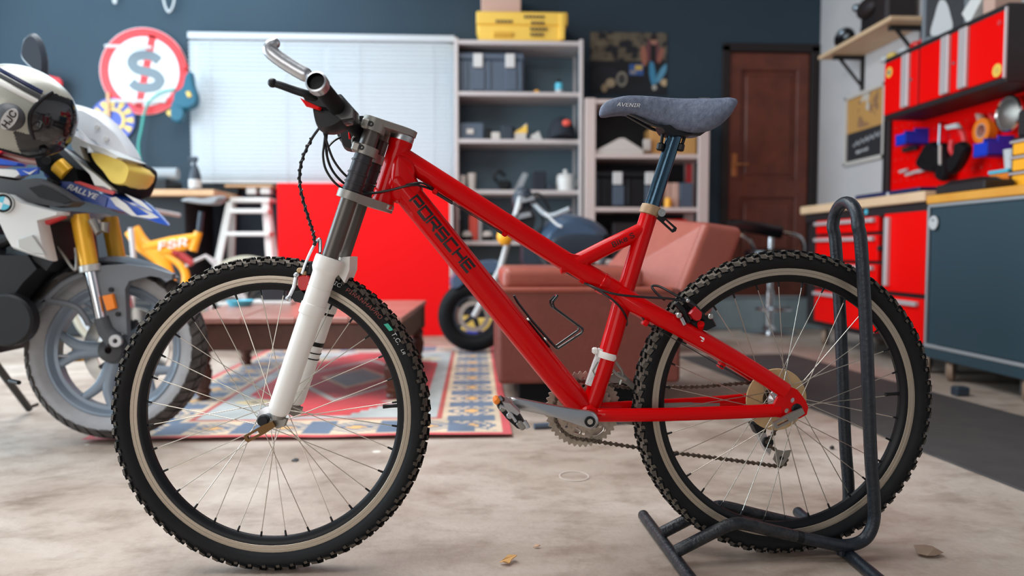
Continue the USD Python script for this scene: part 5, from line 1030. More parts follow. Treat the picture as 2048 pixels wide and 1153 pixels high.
# plank shelf on its bracket
zsf = 2.155; y0s, y1s = xd(1628, XU), xd(1769, XU)
shf = thing('plank_shelf', 'light wooden plank shelf on a black bracket above the poster', 'shelf', (XU + .15, (y0s + y1s) / 2, zsf))
part(shf, 'shelf_plank', box((XU, y1s, zsf), (XR - .002, y0s, zsf + .028)), M['pine_light'])
for y in (xd(1719, XR), y1s + .12): part(shf, 'shelf_bracket', [box((XU + .06, y - .018, zsf - .03), (XR - .002, y + .018, zsf), .002), box((XR - .02, y - .018, zsf - .262), (XR - .002, y + .018, zsf), .002), hexa([(XU + .1, y - .006, zsf - .03), (XU + .13, y - .006, zsf - .03), (XR - .01, y - .006, zsf - .22), (XR - .01, y - .006, zsf - .25), (XU + .1, y + .006, zsf - .03), (XU + .13, y + .006, zsf - .03), (XR - .01, y + .006, zsf - .22), (XR - .01, y + .006, zsf - .25)], .001)], M['cab_black'])
zp = zsf + .028
hd = thing('black_gadget', 'small black shiny device at the far end of plank shelf', 'device', (XU + .08, 5.5, zp))
yq = 5.52
part(hd, 'device_body', ell(A(XU + .09, yq, zp + .075), .06, .11, .075, 3), M['black_gloss']); part(hd, 'device_screen', ell(A(XU + .05, yq - .03, zp + .1), .03, .05, .03, 2), M['caster_steel'])
mc = thing('motorcycle_model', 'dark scale model motorcycle filling the plank shelf', 'model', (XU + .14, 5.2, zp))
part(mc, 'model_body', hull(np.array([A(XU + .1 + RNG.uniform(0, .14), yy + RNG.normal(0, .01), zp + zz_) for yy, zz_ in ((5.36, .14), (5.35, .24), (5.3, .26), (5.2, .34), (5.14, .34), (5.12, .12), (5.2, .05), (5.32, .06)) for _ in range(4)])), M['cab_black'])
for y in (5.3, 5.16): part(mc, 'model_wheel', lathe([(.02, -.02), (.06, -.024), (.075, -.012), (.075, .012), (.06, .024), (.02, .02)], A(XU + .15, y, zp + .076), (1, 0, 0), 24), M['black'])
part(mc, 'model_tank', ell(A(XU + .1, 5.22, zp + .2), .05, .12, .07, 3), M['frame_dark']); part(mc, 'model_lamp', ell(A(XU + .07, 5.31, zp + .23), .03, .035, .03, 2), M['caster_steel'])
single('dark_case', box((XU + .06, 4.9, zp), (XR - .03, 5.06, zp + .42), .02), M['frame_dark'], 'tall dark brown case at the near end of the plank shelf', 'case')
# framed poster on the right wall
yp0, yp1 = 5.86, 5.27; zq0, zq1 = 1.335, 1.885
fp = thing('framed_poster', 'white framed poster, tan above and black below, by the door', 'poster', (XR, (yp0 + yp1) / 2, zq0))
part(fp, 'poster_frame', [box((XR - .03, yp1, zq0), (XR - .002, yp0, zq0 + .03)), box((XR - .03, yp1, zq1 - .03), (XR - .002, yp0, zq1)), box((XR - .03, yp0 - .03, zq0), (XR - .002, yp0, zq1)), box((XR - .03, yp1, zq0), (XR - .002, yp1 + .03, zq1))], M['cream'])
def post2(u, v):
    c = np.where((v > .46)[:, None], A(196, 146, 82), A(40, 38, 42)); x, y = u * 100, v * 100
    n = meshkit.fbm(np.c_[x * .11, y * .11, 0 * x], 3, 5)
    c = np.where(((v > .5) & (u > .3) & (u < .85) & (n > .52))[:, None], A(150, 110, 80) * (.6 + n[:, None] * .6), c); c = np.where(((v > .72) & (u > .38) & (u < .6) & (n > .5))[:, None], A(200, 190, 176), c)
    w = np.abs(y - 27 - 6 * np.sin(x * .5) * .35 - (x - 30) * .1) < 1.6 + 1.3 * np.sin(x * 1.3); c = np.where((w & (x > 18) & (x < 90))[:, None], A(176, 176, 178), c)
    w2 = (np.abs(y - 13 - (x - 30) * .05) < 1.8) & (np.sin(x * 1.6) > -.4) & (x > 26) & (x < 60); return np.where(w2[:, None], A(226, 226, 226), c)
painted(fp, 'poster_print', A(XR - .012, yp0 - .028, zq0 + .028), A(0, yp1 - yp0 + .056, 0), A(0, 0, zq1 - zq0 - .056), 90, 70, post2, M['print'])
# red pegboard
ypg0 = 5.17
pg = thing('pegboard', 'red metal pegboard with black edge above the workbenches', 'pegboard', (XR, 4.0, .97))
part(pg, 'board_panel', box((XR - .022, 2.4, .979), (XR - .002, ypg0, 1.6)), M['cabinet_red'])
part(pg, 'board_edge', box((XR - .05, ypg0, .979), (XR - .002, ypg0 + .07, 1.6)), M['cab_black'])
holes = []
for y in np.arange(3.1, 5.15, .075):
    for z in np.arange(1.0, 1.58, .075): holes.append(box((XR - .0235, y - .008, z - .008), (XR - .0215, y + .008, z + .008), .0005))
part(pg, 'peg_holes', holes, M['moto_red'], smooth=False, kind='stuff')
XP = XR - .024
def bin_(px, py, w, d, h, label):
    o = atX(px, py, XP); t = thing('parts_bin', label, 'bin', o, 'blue parts bins on the pegboard'); q = lambda x, y, z: o + A(-x, y, z)
    part(t, 'bin_body', [box(q(0, -w, 0), q(d, w, .008), .001), box(q(0, w - .008, 0), q(d * .62, w, h), .001), box(q(d * .6, w - .008, 0), q(d, w, h * .72), .001), box(q(0, -w, 0), q(d * .62, -w + .008, h), .001), box(q(d * .6, -w, 0), q(d, -w + .008, h * .72), .001)], M['blue_plastic'])
    part(t, 'bin_front', box(q(d, -w, .0), q(d - .008, w, h * .7)), M['blue_plastic']); return t
bin_(1846, 291, .06, .155, .105, 'blue plastic parts bin at the far end of the red pegboard')
bin_(2012, 314, .06, .15, .11, 'blue plastic parts bin beside the tape roll and drawer organiser')
gl = thing('work_gloves', 'black work gloves hanging in the middle of the red pegboard', 'gloves', atX(1880, 300, XP))
def wallpoly(pts, X, t, sm=0):
    P = [atX(x, y, X) for x, y in pts]; return pillow(spline(P, sm, True) if sm else P, A(t, 0, 0))
part(gl, 'glove', wallpoly([(1862, 285), (1880, 288), (1886, 320), (1876, 345), (1850, 342), (1838, 328), (1848, 306)], XP - .05, .07, 36), M['black']); part(gl, 'glove', wallpoly([(1882, 288), (1896, 292), (1900, 340), (1894, 362), (1878, 358), (1880, 320)], XP - .06, .06, 30), M['black'])
part(gl, 'zip_strip', wallpoly([(1878, 290), (1882, 290), (1882, 330), (1878, 330)], XP - .1, .01), M['cream']); part(gl, 'hang_hook', tube([atX(1880, 246, XP - .01), atX(1880, 250, XP - .06), atX(1878, 292, XP - .06)], .008, 8), M['caster_steel'])
tl = thing('hanging_harness', 'orange and black tool harness hanging beside the black gloves', 'tool', atX(1920, 300, XP))
part(tl, 'harness_strap', tube(spline([atX(x, y, XP - .12) for x, y in ((1896, 256), (1914, 252), (1926, 270), (1928, 296), (1914, 312), (1902, 300), (1904, 280))], 30), .016, 10), M['sign_red']); part(tl, 'harness_pouch', wallpoly([(1918, 286), (1932, 284), (1936, 300), (1924, 330), (1906, 350), (1900, 322), (1914, 308)], XP - .14, .06, 30), M['black']); part(tl, 'harness_buckle', wallpoly([(1892, 252), (1916, 246), (1922, 256), (1896, 260)], XP - .15, .03), M['light_grey'])
lm = thing('chrome_headlight', 'round chrome headlight hung high on the red pegboard', 'headlight', atX(2024, 228, XP))
o = atX(2024, 228, XP - .05)
part(lm, 'headlight_shell', lathe([(.001, .05), (.06, .045), (.095, .0), (.1, -.02), (.092, -.03), (.085, -.02)], o, (1, 0, 0), 36), M['chrome']); part(lm, 'headlight_glass', lathe([(.088, -.02), (.06, -.04), (.001, -.05)], o, (1, 0, 0), 30), M['alloy_satin'])
for px, py, m, lb in ((1962, 240, 'card', 'pale pliers hung below the wall cabinet on the pegboard'), (1988, 240, 'sign_red', 'small pinkish tool clip near the chrome headlight')):
    single('hand_tool', wallpoly([(px - 8, py - 14), (px + 2, py - 12), (px + 6, py), (px, py + 18), (px - 5, py + 18), (px - 4, py)], XP - .03, .03), M[m], lb, 'tool')
tr = thing('tape_roll', 'orange tape roll hanging on the pegboard above the blue bin', 'tape', atX(1976, 288, XP)); part(tr, 'tape_ring', disc_ring(atX(1970, 262, XP - .05), (1, 0, 0), .042, .072, .05, 32), M['orange']); part(tr, 'tape_core', disc_ring(atX(1970, 262, XP - .05), (1, 0, 0), .036, .042, .052, 28), M['card'])
single('wrench_set', [tube([atX(x, y, XP - .03), atX(x + 14, y - 4, XP - .03)], .011, 8) for x, y in ((1800, 344), (1812, 350), (1824, 346), (1836, 344))], M['light_grey'], 'pale wrench set clipped low on the pegboard', 'tool')
single('small_clip', wallpoly([(1806, 296), (1834, 290), (1834, 300), (1806, 306)], XP - .02, .03), M['frame_dark'], 'dark tool clip under the far blue parts bin', 'clip')
# things on the benches
tc = thing('blue_case', 'flat blue case lying on the pale wooden worktop', 'case', (XF + .2, 4.6, zt_))
ya, yb_ = xd(1716, XF + .15), xd(1845, XF + .15)
part(tc, 'case_body', box((XF + .12, yb_, zt_), (XF + .42, ya, zt_ + .045), .006), M['moto_navy']); part(tc, 'case_label', puck(A(XF + .119, xd(1773, XF + .12), zt_ + .024), (1, 0, 0), .014, .003, 14), M['light_grey']); part(tc, 'case_edge', box((XF + .118, xd(1790, XF + .12), zt_), (XF + .121, xd(1722, XF + .12), zt_ + .012), .0005), M['amber'])
lp = thing('tool_tray', 'low black tool tray on the orange topped workbench', 'tray', (XF + .25, 3.6, .948))
ya, yb_ = yB - .012, xd(1972, XF + .05)
part(lp, 'tray_body', box((XF + .03, yb_, .949), (XF + .185, ya, 1.0), .008), M['cab_black']); part(lp, 'tray_lid', hexa([(XF + .045, yb_ + .05, 1.0), (XF + .17, yb_ + .05, 1.0), (XF + .17, ya - .03, 1.0), (XF + .045, ya - .03, 1.0), (XF + .07, yb_ + .08, 1.02), (XF + .15, yb_ + .08, 1.02), (XF + .15, ya - .06, 1.02), (XF + .07, ya - .06, 1.02)], .004), M['black'])
ob = thing('orange_box', 'orange plastic box with pale blue lid on the workbench', 'box', (XF + .3, 3.45, .948)); ya, yb_ = xd(1973, XF + .2), xd(2010, XF + .2)
part(ob, 'box_body', box((XF + .2, yb_, .948), (XF + .34, ya, 1.04), .005), M['orange']); part(ob, 'box_lid', box((XF + .195, yb_ - .004, 1.04), (XF + .345, ya + .004, 1.058), .004), M['light_blue'])
single('white_cup_stack', lathe([(.001, 0), (.03, 0), (.04, .1), (.001, .1)], A(XF + .27, (ya + yb_) / 2, 1.058), n=20), M['light_grey'], 'pale cup standing on the orange box', 'cup')
dg = thing('drawer_organiser', 'orange drawer organiser on the near end of the workbench', 'organiser', (XF + .3, 3.2, .948)); y2 = xd(2014, XF + .2)
part(dg, 'organiser_body', box((XF + .205, 2.9, .948), (XF + .45, y2, 1.2), .004), M['cab_black'])
for i in range(3): d = part(dg, 'organiser_drawer', box((XF + .195, 2.92, .965 + i * .075), (XF + .21, y2 - .02, 1.02 + i * .075), .004), M['amber']); part(d, 'drawer_lip', box((XF + .185, 2.92, 1.021 + i * .075), (XF + .21, y2 - .01, 1.033 + i * .075), .003), M['handle_alu'])
single('black_radio', box((XF + .22, 2.95, 1.2), (XF + .42, y2 - .01, 1.33), .01), M['cab_black'], 'black box with pale dial on top of the drawer organiser', 'radio')
single('red_pliers', [tube(spline([A(XF + .3, 3.52 + a, .951 + b) for a, b in ((0, .01), (.03, .04), (.05, .05), (.08, .02))], 10), .008, 8)], M['sign_red'], 'red handled pliers lying beside the orange box', 'tool')

# ================================================================== things on the floor, middle distance
# woven rug
RL, RRt, RN, RF = -1.36, .13, 2.59, 5.05
def rugc(u, v):
    x, y = u * 1.49, v * 2.46; X = np.minimum(x, 1.49 - x); Y = np.minimum(y, 2.46 - y); e = np.minimum(X, Y)
    s = np.where(X < Y, y, x)                       # runs along the border
    c = np.tile(A(196, 48, 52), (len(u), 1))
    red, cream, blue, pale, teal = A(204, 44, 50), A(216, 190, 160), A(92, 108, 132), A(178, 182, 180), A(120, 142, 150)
    m = e < .36; c[m] = pale
    k = (np.floor(s / .02) * .02) / .26; f = np.abs((k % 1) - .5) * 2; band = (e - .045) / .20
    b = (e < .27) & (e > .045)
    c[b] = cream
    d = np.abs(band - .5) * 2
    c[b & (d < .95) & (f > .62)] = blue; c[b & (d + f < .62)] = blue; c[b & (d + f < .34)] = A(226, 170, 96); c[b & (np.abs(d + f - .9) < .10)] = blue
    c[(e < .285) & (e > .262)] = A(188, 70, 60); c[(e < .05)] = cream; c[e < .033] = A(206, 62, 66)
    inn = e >= .33
    cx, cy = np.abs(x - .745), np.abs(y - 1.23)
    st = np.floor(cx / .03) * .03
    c[inn] = pale; fld = inn & (cx < .40) & (cy < 1.0 - np.clip(st - .02, 0, 1) * 1.5); c[fld] = red
    d1 = cx / .36 + cy / .62
    c[inn & (d1 < 1.0)] = A(190, 190, 184); c[inn & (d1 < .90)] = A(186, 44, 50); c[inn & (d1 < .5)] = cream; c[inn & (d1 < .42)] = teal
    for qx in (-1, 1):
        for qy in (-1, 1):
            dd = np.abs(x - .745 - qx * .33) / .10 + np.abs(y - 1.23 - qy * .62) / .06; c[inn & (dd < 1.3)] = pale; c[inn & (dd < 1)] = A(222, 200, 150); c[inn & (dd < .4)] = A(120, 112, 110)
    n = meshkit.fbm(np.c_[x * 9, y * 9, 0 * x], 3, 2); return np.clip(c * (.86 + .28 * n)[:, None], 0, 255)
rg = painted(None, 'woven_rug', A(RL, RN, .009), A(RRt - RL, 0, 0), A(.0, RF - RN, 0), 210, 330, rugc, M['woven'], bump=lambda u, v: .004 * meshkit.fbm(np.c_[u * 5, v * 7, 0 * u], 2, 9) + .006 * np.clip(1 - np.abs(v) * 14, 0, 1) * meshkit.noise(np.c_[u * 9, v, 0 * u], 4))
tag(rg.prim, 'red and blue woven kilim rug under the carved coffee table', 'rug')
# carved coffee table
tb_ = thing('coffee_table', 'carved dark wooden coffee table with turned legs on the woven rug', 'table', (-.98, 3.7, 0))
zt2 = .375
FLc, FRc, BRc, BLc = [atD(px, 600, d) * A(1, 1, 0) for px, d in ((372, 3.16), (804, 3.20), (853, 4.30), (476, 4.26))]
def slab4(P, z0, z1, b=.006): return hexa([p + A(0, 0, z0) for p in P] + [p + A(0, 0, z1) for p in P], b)
def order(P): return [P[0], P[1], P[2], P[3]]
def boxq(P, z0, z1, b=.006):
    a, b_, c, d = P; return hexa([a + A(0, 0, z0), b_ + A(0, 0, z0), b_ + A(0, 0, z1), a + A(0, 0, z1), d + A(0, 0, z0), c + A(0, 0, z0), c + A(0, 0, z1), d + A(0, 0, z1)], b)
cen = (FLc + FRc + BRc + BLc) / 4
ins = lambda k: [cen + (p - cen) * k for p in (FLc, FRc, BRc, BLc)]
u_ = (FRc - FLc) / 4
for i in range(4):
    a, b_ = FLc + u_ * i, FLc + u_ * (i + 1); c, d = BLc + (BRc - BLc) / 4 * (i + 1), BLc + (BRc - BLc) / 4 * i; g = nrm(u_) * .0012
    part(tb_, 'top_plank', boxq([a + g, b_ - g, c - g, d + g], zt2 - .026, zt2 - .001 * (i % 2), .004), M['wood_top'])
I = ins(.95)
for i in range(4):
    a, b_ = I[i], I[(i + 1) % 4]; d = nrm(b_ - a); part(tb_, 'table_apron', obox((a + b_) / 2 + A(0, 0, zt2 - .085), d, np.cross(A(0, 0, 1), d), A(0, 0, 1), np.linalg.norm(b_ - a) - .06, .024, .115, .006), M['wood_dark'])
for p in ins(.9):
    part(tb_, 'table_leg', [obox(p + A(0, 0, zt2 - .09), A(1, 0, 0), A(0, 1, 0), A(0, 0, 1), .088, .088, .13, .006), lathe([(.001, .012), (.026, .012), (.032, .02), (.026, .034), (.034, .045), (.034, .055), (.026, .06), (.03, .075), (.034, .12), (.037, .145), (.034, .15), (.036, .16), (.028, .168), (.034, .18), (.038, .195), (.034, .21), (.026, .218), (.03, .225)], p, n=20)], M['wood_dark'], smooth=45)
    for k in range(14):
        a = k * 2 * np.pi / 14; part(tb_, 'leg_flute', tube([p + A(.030 * math.cos(a), .030 * math.sin(a), .078), p + A(.0345 * math.cos(a), .0345 * math.sin(a), .118), p + A(.037 * math.cos(a), .037 * math.sin(a), .142)], .004, 6), M['wood_dark'])
# little things on the table
single('glass_dish', lathe([(.001, 0), (.05, 0), (.07, .03), (.066, .03), (.046, .006), (.001, .006)], A(-1.22, 3.9, zt2), n=26), M['light_blue'], 'shallow pale blue dish on the coffee table', 'dish')
single('stacked_magazine', box((-1.2, 3.98, zt2), (-.98, 4.12, zt2 + .02), .003), M['moto_white'], 'white magazine lying on the coffee table', 'magazine')
single('dark_book', box((-1.14, 4.0, zt2 + .02), (-1.0, 4.1, zt2 + .11), .004), M['dark_print'], 'dark block standing on the white magazine', 'book')
# leather armchair
ac = thing('leather_armchair', 'tan brown leather armchair with reclined back beside the rug', 'armchair', (.4, 3.5, 0))
Yf = 3.02
zb1, zs1 = atY(1000, 770, Yf)[2], atY(1000, 578, Yf)[2]
xa, xb = atY(996, 600, Yf)[0], atY(1392, 600, Yf)[0]
def rbox(lo, hi, r, m=None):
    lo, hi = np.array(lo, float), np.array(hi, float); c = trimesh.creation.icosphere(2, r).vertices
    return hull(np.vstack([c + [(lo[0] + r, hi[0] - r)[i], (lo[1] + r, hi[1] - r)[j], (lo[2] + r, hi[2] - r)[k]] for i in (0, 1) for j in (0, 1) for k in (0, 1)]))
part(ac, 'chair_body', rbox((xa, Yf, zb1), (xb - .06, Yf + .72, zs1), .02), M['leather_dark'], smooth=50)
part(ac, 'seat_cushion', rbox((xa + .02, Yf + .06, zs1 - .015), (xb - .2, Yf + .66, zs1 + .085), .035), M['leather'], smooth=50)
part(ac, 'seat_piping', tube([A(xa + .012, Yf + .004, zs1 - .006), A(xb - .1, Yf + .004, zs1 - .006)], .012, 10), M['leather'])
TL, TR, BRq, BLq = atY(1294, 448, 3.62), atY(1402, 458, 3.12), atY(1330, 640, 3.06), atY(1160, 600, 3.55)
th = A(.17, .06, -.02)
P8 = [TL, TR, BRq, BLq]; sph = trimesh.creation.icosphere(2, .03).vertices
part(ac, 'chair_backrest', hull(np.vstack([sph + p + o for p in P8 for o in (th * .15, th * .95)])), M['leather'], smooth=50)
back_n = nrm(np.cross(TR - TL, BLq - TL)); back_n = back_n if back_n[0] < 0 else -back_n
for i in range(4): p = TL * (.62 - .12 * i) * .55 + TR * (1 - (.62 - .12 * i)) * .55 + (BLq * (.62 - .12 * i) + BRq * (1 - (.62 - .12 * i))) * .45; part(ac, 'back_button', ell(p + back_n * .012 + th * .15, .012, .012, .012, 2), M['leather_dark'])
part(ac, 'back_piping', tube([p + th * .15 + back_n * .026 for p in (TL, TR, BRq)], .009, 8), M['leather'])
part(ac, 'chair_base', box((xa + .09, Yf + .06, .03), (xb - .12, Yf + .62, zb1 + .01)), M['black_matt'])
for x in (xa + .12, xb - .16):
    for y in (Yf + .1, Yf + .6): part(ac, 'chair_foot', lathe([(.001, .0), (.03, 0), (.034, .02), (.03, .06), (.001, .06)], A(x, y, .013), n=16), M['black'])
single('floor_hose', tube(spline([atZ(x, y, .012) for x, y in ((1068, 853), (1120, 850), (1180, 846), (1240, 843), (1290, 841))], 20), .011, 8), M['tool_grey'], 'thin grey hose lying on the floor under the armchair', 'hose')
single('blue_rag', hull(atZ(1514, 836, .0) + A(0, .05, 0) + np.abs(np.random.default_rng(8).normal(0, 1, (50, 3))) * A(.022, .02, .014) * np.where(np.random.default_rng(9).random((50, 3)) < .5, 1, [[-1, -1, 1]])), M['light_blue'], 'light blue rag on the floor behind the rear wheel', 'rag')

# ------------------------------------------------------------------ orange bicycle against the counter
YO = 4.9; ob_ = thing('orange_bicycle', 'orange full suspension bicycle with grey saddle by the step ladder', 'bicycle', A(atY(400, 600, YO)[0], YO, 0))
o_ = lambda P, w=0: np.array([atY(x, y, YO - w) for x, y in P])
part(ob_, 'main_frame', tube(spline(o_([(264, 460), (285, 490), (318, 515), (332, 540), (346, 590)]), 24), np.r_[np.full(12, .052), np.linspace(.05, .038, 12)], 18, flat=.6, up=A(0, 1, 0) * 0 + A(0, 0, 1)), M['bike_orange'])
part(ob_, 'top_tube', tube(o_([(290, 497), (340, 484), (392, 475)]), [.036, .033, .028], 16), M['bike_orange'])
part(ob_, 'lower_tube', tube(o_([(300, 508), (350, 500), (388, 488)]), [.03, .03, .02], 16), M['bike_orange'])
part(ob_, 'seat_tube', tube(o_([(397, 464), (386, 502)]), .026, 18), M['bike_orange'])
part(ob_, 'rocker_arm', tube(spline(o_([(300, 496), (335, 512), (362, 532), (372, 556), (366, 592), (356, 620)]), 26), np.linspace(.02, .03, 26), 14), M['bike_orange'])
part(ob_, 'rear_triangle', [tube(o_([(360, 540), (384, 525), (412, 512), (432, 524)]), .012, 10), tube(o_([(360, 590), (430, 580), (492, 598)], .06), .012, 10), tube(o_([(412, 512), (460, 560), (492, 598)], .06), .011, 10)], M['shelf_steel'])
part(ob_, 'rear_shock', [tube(o_([(352, 502), (386, 528)]), .024, 14), tube(o_([(345, 498), (358, 508)]), .03, 14)], M['bike_red'])
part(ob_, 'lettering', put(text('FSR', .05, .002, 1.5, .25, True), atY(345, 488, YO - .04), nrm(A(1, 0, .16)), nrm(A(-.16, 0, 1))), M['print_white'], smooth=False, label='white lettering on the orange frame')
part(ob_, 'seat_post', tube(o_([(403, 424), (398, 466)]), .018, 14), M['dusk'])
part(ob_, 'bicycle_saddle', pillow(spline(o_([(364, 402), (382, 396), (410, 398), (446, 392), (452, 400), (438, 410), (410, 410), (392, 408)]), 30, True), A(0, .13, 0), (.7, .95, 1, .95, .7)), M['grey_plastic'])
part(ob_, 'handlebar', tube(spline([atY(300, 420, YO - .3), atY(320, 424, YO), atY(358, 431, YO + .2)], 12), .015, 10), M['light_grey'])
part(ob_, 'fork', [tube(o_([(262, 456), (268, 520), (262, 640)], w), .016, 10) for w in (.06, -.06)], M['shelf_steel'])
def simple_wheel(t, c, R, m_t, rt=.026, nm='bicycle_wheel', n=24):
    W = holder(t, nm)
    part(W, 'tyre', tube([c + A((R - rt) * math.cos(a), 0, (R - rt) * math.sin(a)) for a in np.linspace(0, 2 * np.pi, 60, endpoint=False)], rt, 12, closed=True), m_t)
    part(W, 'rim', disc_ring(c, (0, 1, 0), R - rt * 2 - .016, R - rt * 2 + .004, .024, 60), M['alloy'])
    part(W, 'hub', rod(c - A(0, .05, 0), c + A(0, .05, 0), .02, 16), M['alloy'])
    for i in range(n): a = 2 * np.pi * i / n; part(W, 'spoke', tube([c + A(.018 * math.cos(a + .9), (-1) ** i * .03, .018 * math.sin(a + .9)), c + A((R - rt * 2) * math.cos(a), 0, (R - rt * 2) * math.sin(a))], .0013, 5), M['spoke'])
RO = .315
simple_wheel(ob_, A(atY(494, 600, YO)[0], YO, RO), RO, M['tyre_tan']); simple_wheel(ob_, A(atY(240, 600, YO)[0], YO, RO), RO, M['tyre_tan'])
part(ob_, 'crankset', [disc_ring(A(atY(372, 612, YO)[0], YO - .05, RO - .02), (0, 1, 0), .05, .09, .005, 32), tube([A(atY(372, 612, YO)[0], YO - .08, RO - .02), A(atY(372, 612, YO)[0] + .12, YO - .08, RO - .12)], .012, 10)], M['alloy_satin'])

# ------------------------------------------------------------------ dark motorcycle behind the armchair
YM = 4.72; m2 = thing('dark_motorcycle', 'dark naked motorcycle with grey blue tank parked behind the armchair', 'motorcycle', A(atY(1080, 500, YM)[0], YM, 0))
m_ = lambda P, w=0: np.array([atY(x, y, YM - w) for x, y in P])
c = A(atY(948, 620, YM)[0], YM, .246)
part(m2, 'front_tyre', tube([c + A(.178 * math.cos(a), 0, .178 * math.sin(a)) for a in np.linspace(0, 2 * np.pi, 60, endpoint=False)], .053, 16, closed=True), M['black_rubber'])
part(m2, 'front_rim', [disc_ring(c, (0, 1, 0), .118, .134, .05, 48), rod(c - A(0, .06, 0), c + A(0, .06, 0), .025)] , M['dusk'])
for i in range(5): a = i * 2 * np.pi / 5; part(m2, 'wheel_spoke', tube([c, c + A(.122 * math.cos(a), 0, .122 * math.sin(a))], [.018, .012], 8), M['dusk'])
part(m2, 'disc_brake', disc_ring(c - A(0, .045, 0), (0, 1, 0), .07, .1, .004, 36), M['steel'])
for w in (.07, -.07): part(m2, 'fork_leg', tube([c + A(0, -w, 0), atY(1000, 540, YM - w), atY(1042, 395, YM - w)], .02, 12), M['light_grey'])
part(m2, 'front_mudguard', ypoly([(900, 556), (940, 528), (992, 520), (1006, 540), (980, 546), (940, 556), (908, 580)], YM, .13, smooth=30), M['tank_blue'])
part(m2, 'headlight', ell(atY(1046, 402, YM), .07, .075, .09, 3), M['dusk']); part(m2, 'instrument_pod', ypoly([(1030, 384), (1050, 378), (1062, 398), (1046, 410)], YM, .1), M['grey_plastic'])
part(m2, 'handlebar', [tube(spline([atY(1140, 418, YM - .36), atY(1098, 432, YM - .25), atY(1072, 412, YM - .1), atY(1060, 402, YM), atY(1054, 398, YM + .2), atY(1030, 395, YM + .34)], 24), .016, 10)], M['grey_plastic'])
part(m2, 'clutch_lever', tube(spline([atY(1090, 426, YM - .25), atY(1112, 448, YM - .32), atY(1124, 454, YM - .35)], 8), .008, 8), M['light_grey'])
for x, y in ((1010, 474), (1196, 545)): part(m2, 'turn_signal', ell(atY(x, y, YM - .16), .05 if x < 1100 else .025, .045, .055 if x < 1100 else .025, 3), M['amber']); part(m2, 'signal_stalk', rod(atY(x, y, YM - .16), atY(x + 18, y + 4, YM), .009), M['black'])
part(m2, 'fuel_tank', ypoly([(1062, 478), (1084, 450), (1122, 428), (1168, 434), (1206, 454), (1218, 478), (1206, 508), (1150, 524), (1096, 520), (1066, 502)], YM, .34, (.6, .9, 1, .9, .6), smooth=40), M['tank_blue'])
part(m2, 'tank_cover', ypoly([(1100, 478), (1150, 466), (1204, 472), (1206, 500), (1150, 516), (1104, 508)], YM - .15, .05, smooth=30), M['dusk'])
part(m2, 'steering_head', ypoly([(1026, 420), (1056, 410), (1072, 436), (1064, 470), (1040, 462)], YM, .16), M['engine'])
part(m2, 'fork_bracket', [ypoly([(1020, 432), (1060, 424), (1064, 434), (1022, 444)], YM, .2), ypoly([(1034, 398), (1066, 392), (1070, 402), (1036, 410)], YM, .2)], M['grey_plastic'])
part(m2, 'wiring_loom', [tube(spline([atY(x, y, YM - w) for x, y in P], 14), .007, 8) for P, w in ((((1066, 404), (1086, 440), (1076, 470), (1060, 490)), .1), (((1050, 396), (1078, 388), (1100, 420)), .14), (((1040, 420), (1030, 450), (1046, 480)), .14))], M['black'])
part(m2, 'side_frame', [tube([atY(x0, y0, YM - .16), atY(x1, y1, YM - .16)], .018, 10) for x0, y0, x1, y1 in ((1060, 470, 1110, 560), (1110, 560, 1190, 560), (1190, 560, 1214, 500), (1060, 480, 1190, 555))], M['graphite'])
part(m2, 'motorcycle_seat', ypoly([(1196, 470), (1240, 478), (1290, 470), (1320, 476), (1300, 496), (1220, 502)], YM, .26, smooth=30), M['black_matt'])
part(m2, 'engine_block', ypoly([(1070, 515), (1180, 512), (1210, 560), (1190, 640), (1100, 640), (1060, 590)], YM, .3), M['engine'])
part(m2, 'radiator_cowl', ypoly([(1042, 470), (1078, 486), (1084, 540), (1060, 560), (1040, 520)], YM, .28), M['dusk'])
part(m2, 'frame_cover', ypoly([(1090, 505), (1150, 500), (1170, 520), (1120, 545)], YM - .14, .06), M['black_gloss'])
part(m2, 'exhaust_pipe', tube(spline(m_([(1080, 560), (1050, 600), (1070, 640), (1150, 650), (1300, 640)], .1), 20), .028, 12), M['graphite'])
c2 = c + A(1.18, 0, 0)
part(m2, 'rear_tyre', tube([c2 + A(.178 * math.cos(a), 0, .178 * math.sin(a)) for a in np.linspace(0, 2 * np.pi, 50, endpoint=False)], .056, 14, closed=True), M['black_rubber']); part(m2, 'rear_rim', [disc_ring(c2, (0, 1, 0), .1, .134, .05, 40), rod(c2 - A(0, .1, 0), c2 + A(0, .1, 0), .03)] + [tube([c2, c2 + A(.11 * math.cos(a), 0, .11 * math.sin(a))], .014, 8) for a in np.arange(5) * 1.2566], M['dusk']); part(m2, 'swingarm', [tube([c2 + A(0, w, 0), c2 + A(-.5, w * .6, .08)], .025, 10) for w in (.09, -.09)], M['engine'])
single('yellow_plank', hull(np.array([atZ(x, y, z) for x, y in ((918, 660), (1000, 660), (992, 640), (926, 640)) for z in (.012, .05)])) if 0 else box(atY(916, 655, 5.2), atY(1010, 630, 5.5), .005), M['plaque_gold'], 'yellow board lying behind the dark motorcycle front wheel', 'board') if False else None
bd = A(atY(922, 640, 5.35)[0], 5.35, 0); single('yellow_case', box(bd, bd + A(.36, .25, .17), .01), M['plaque_gold'], 'yellow case on the floor behind the dark motorcycle wheel', 'case')
single('blue_strap', box(bd + A(.0, -.004, .06), bd + A(.36, 0, .078), .001), M['blue_plastic'], 'blue strap round the yellow case', 'strap')

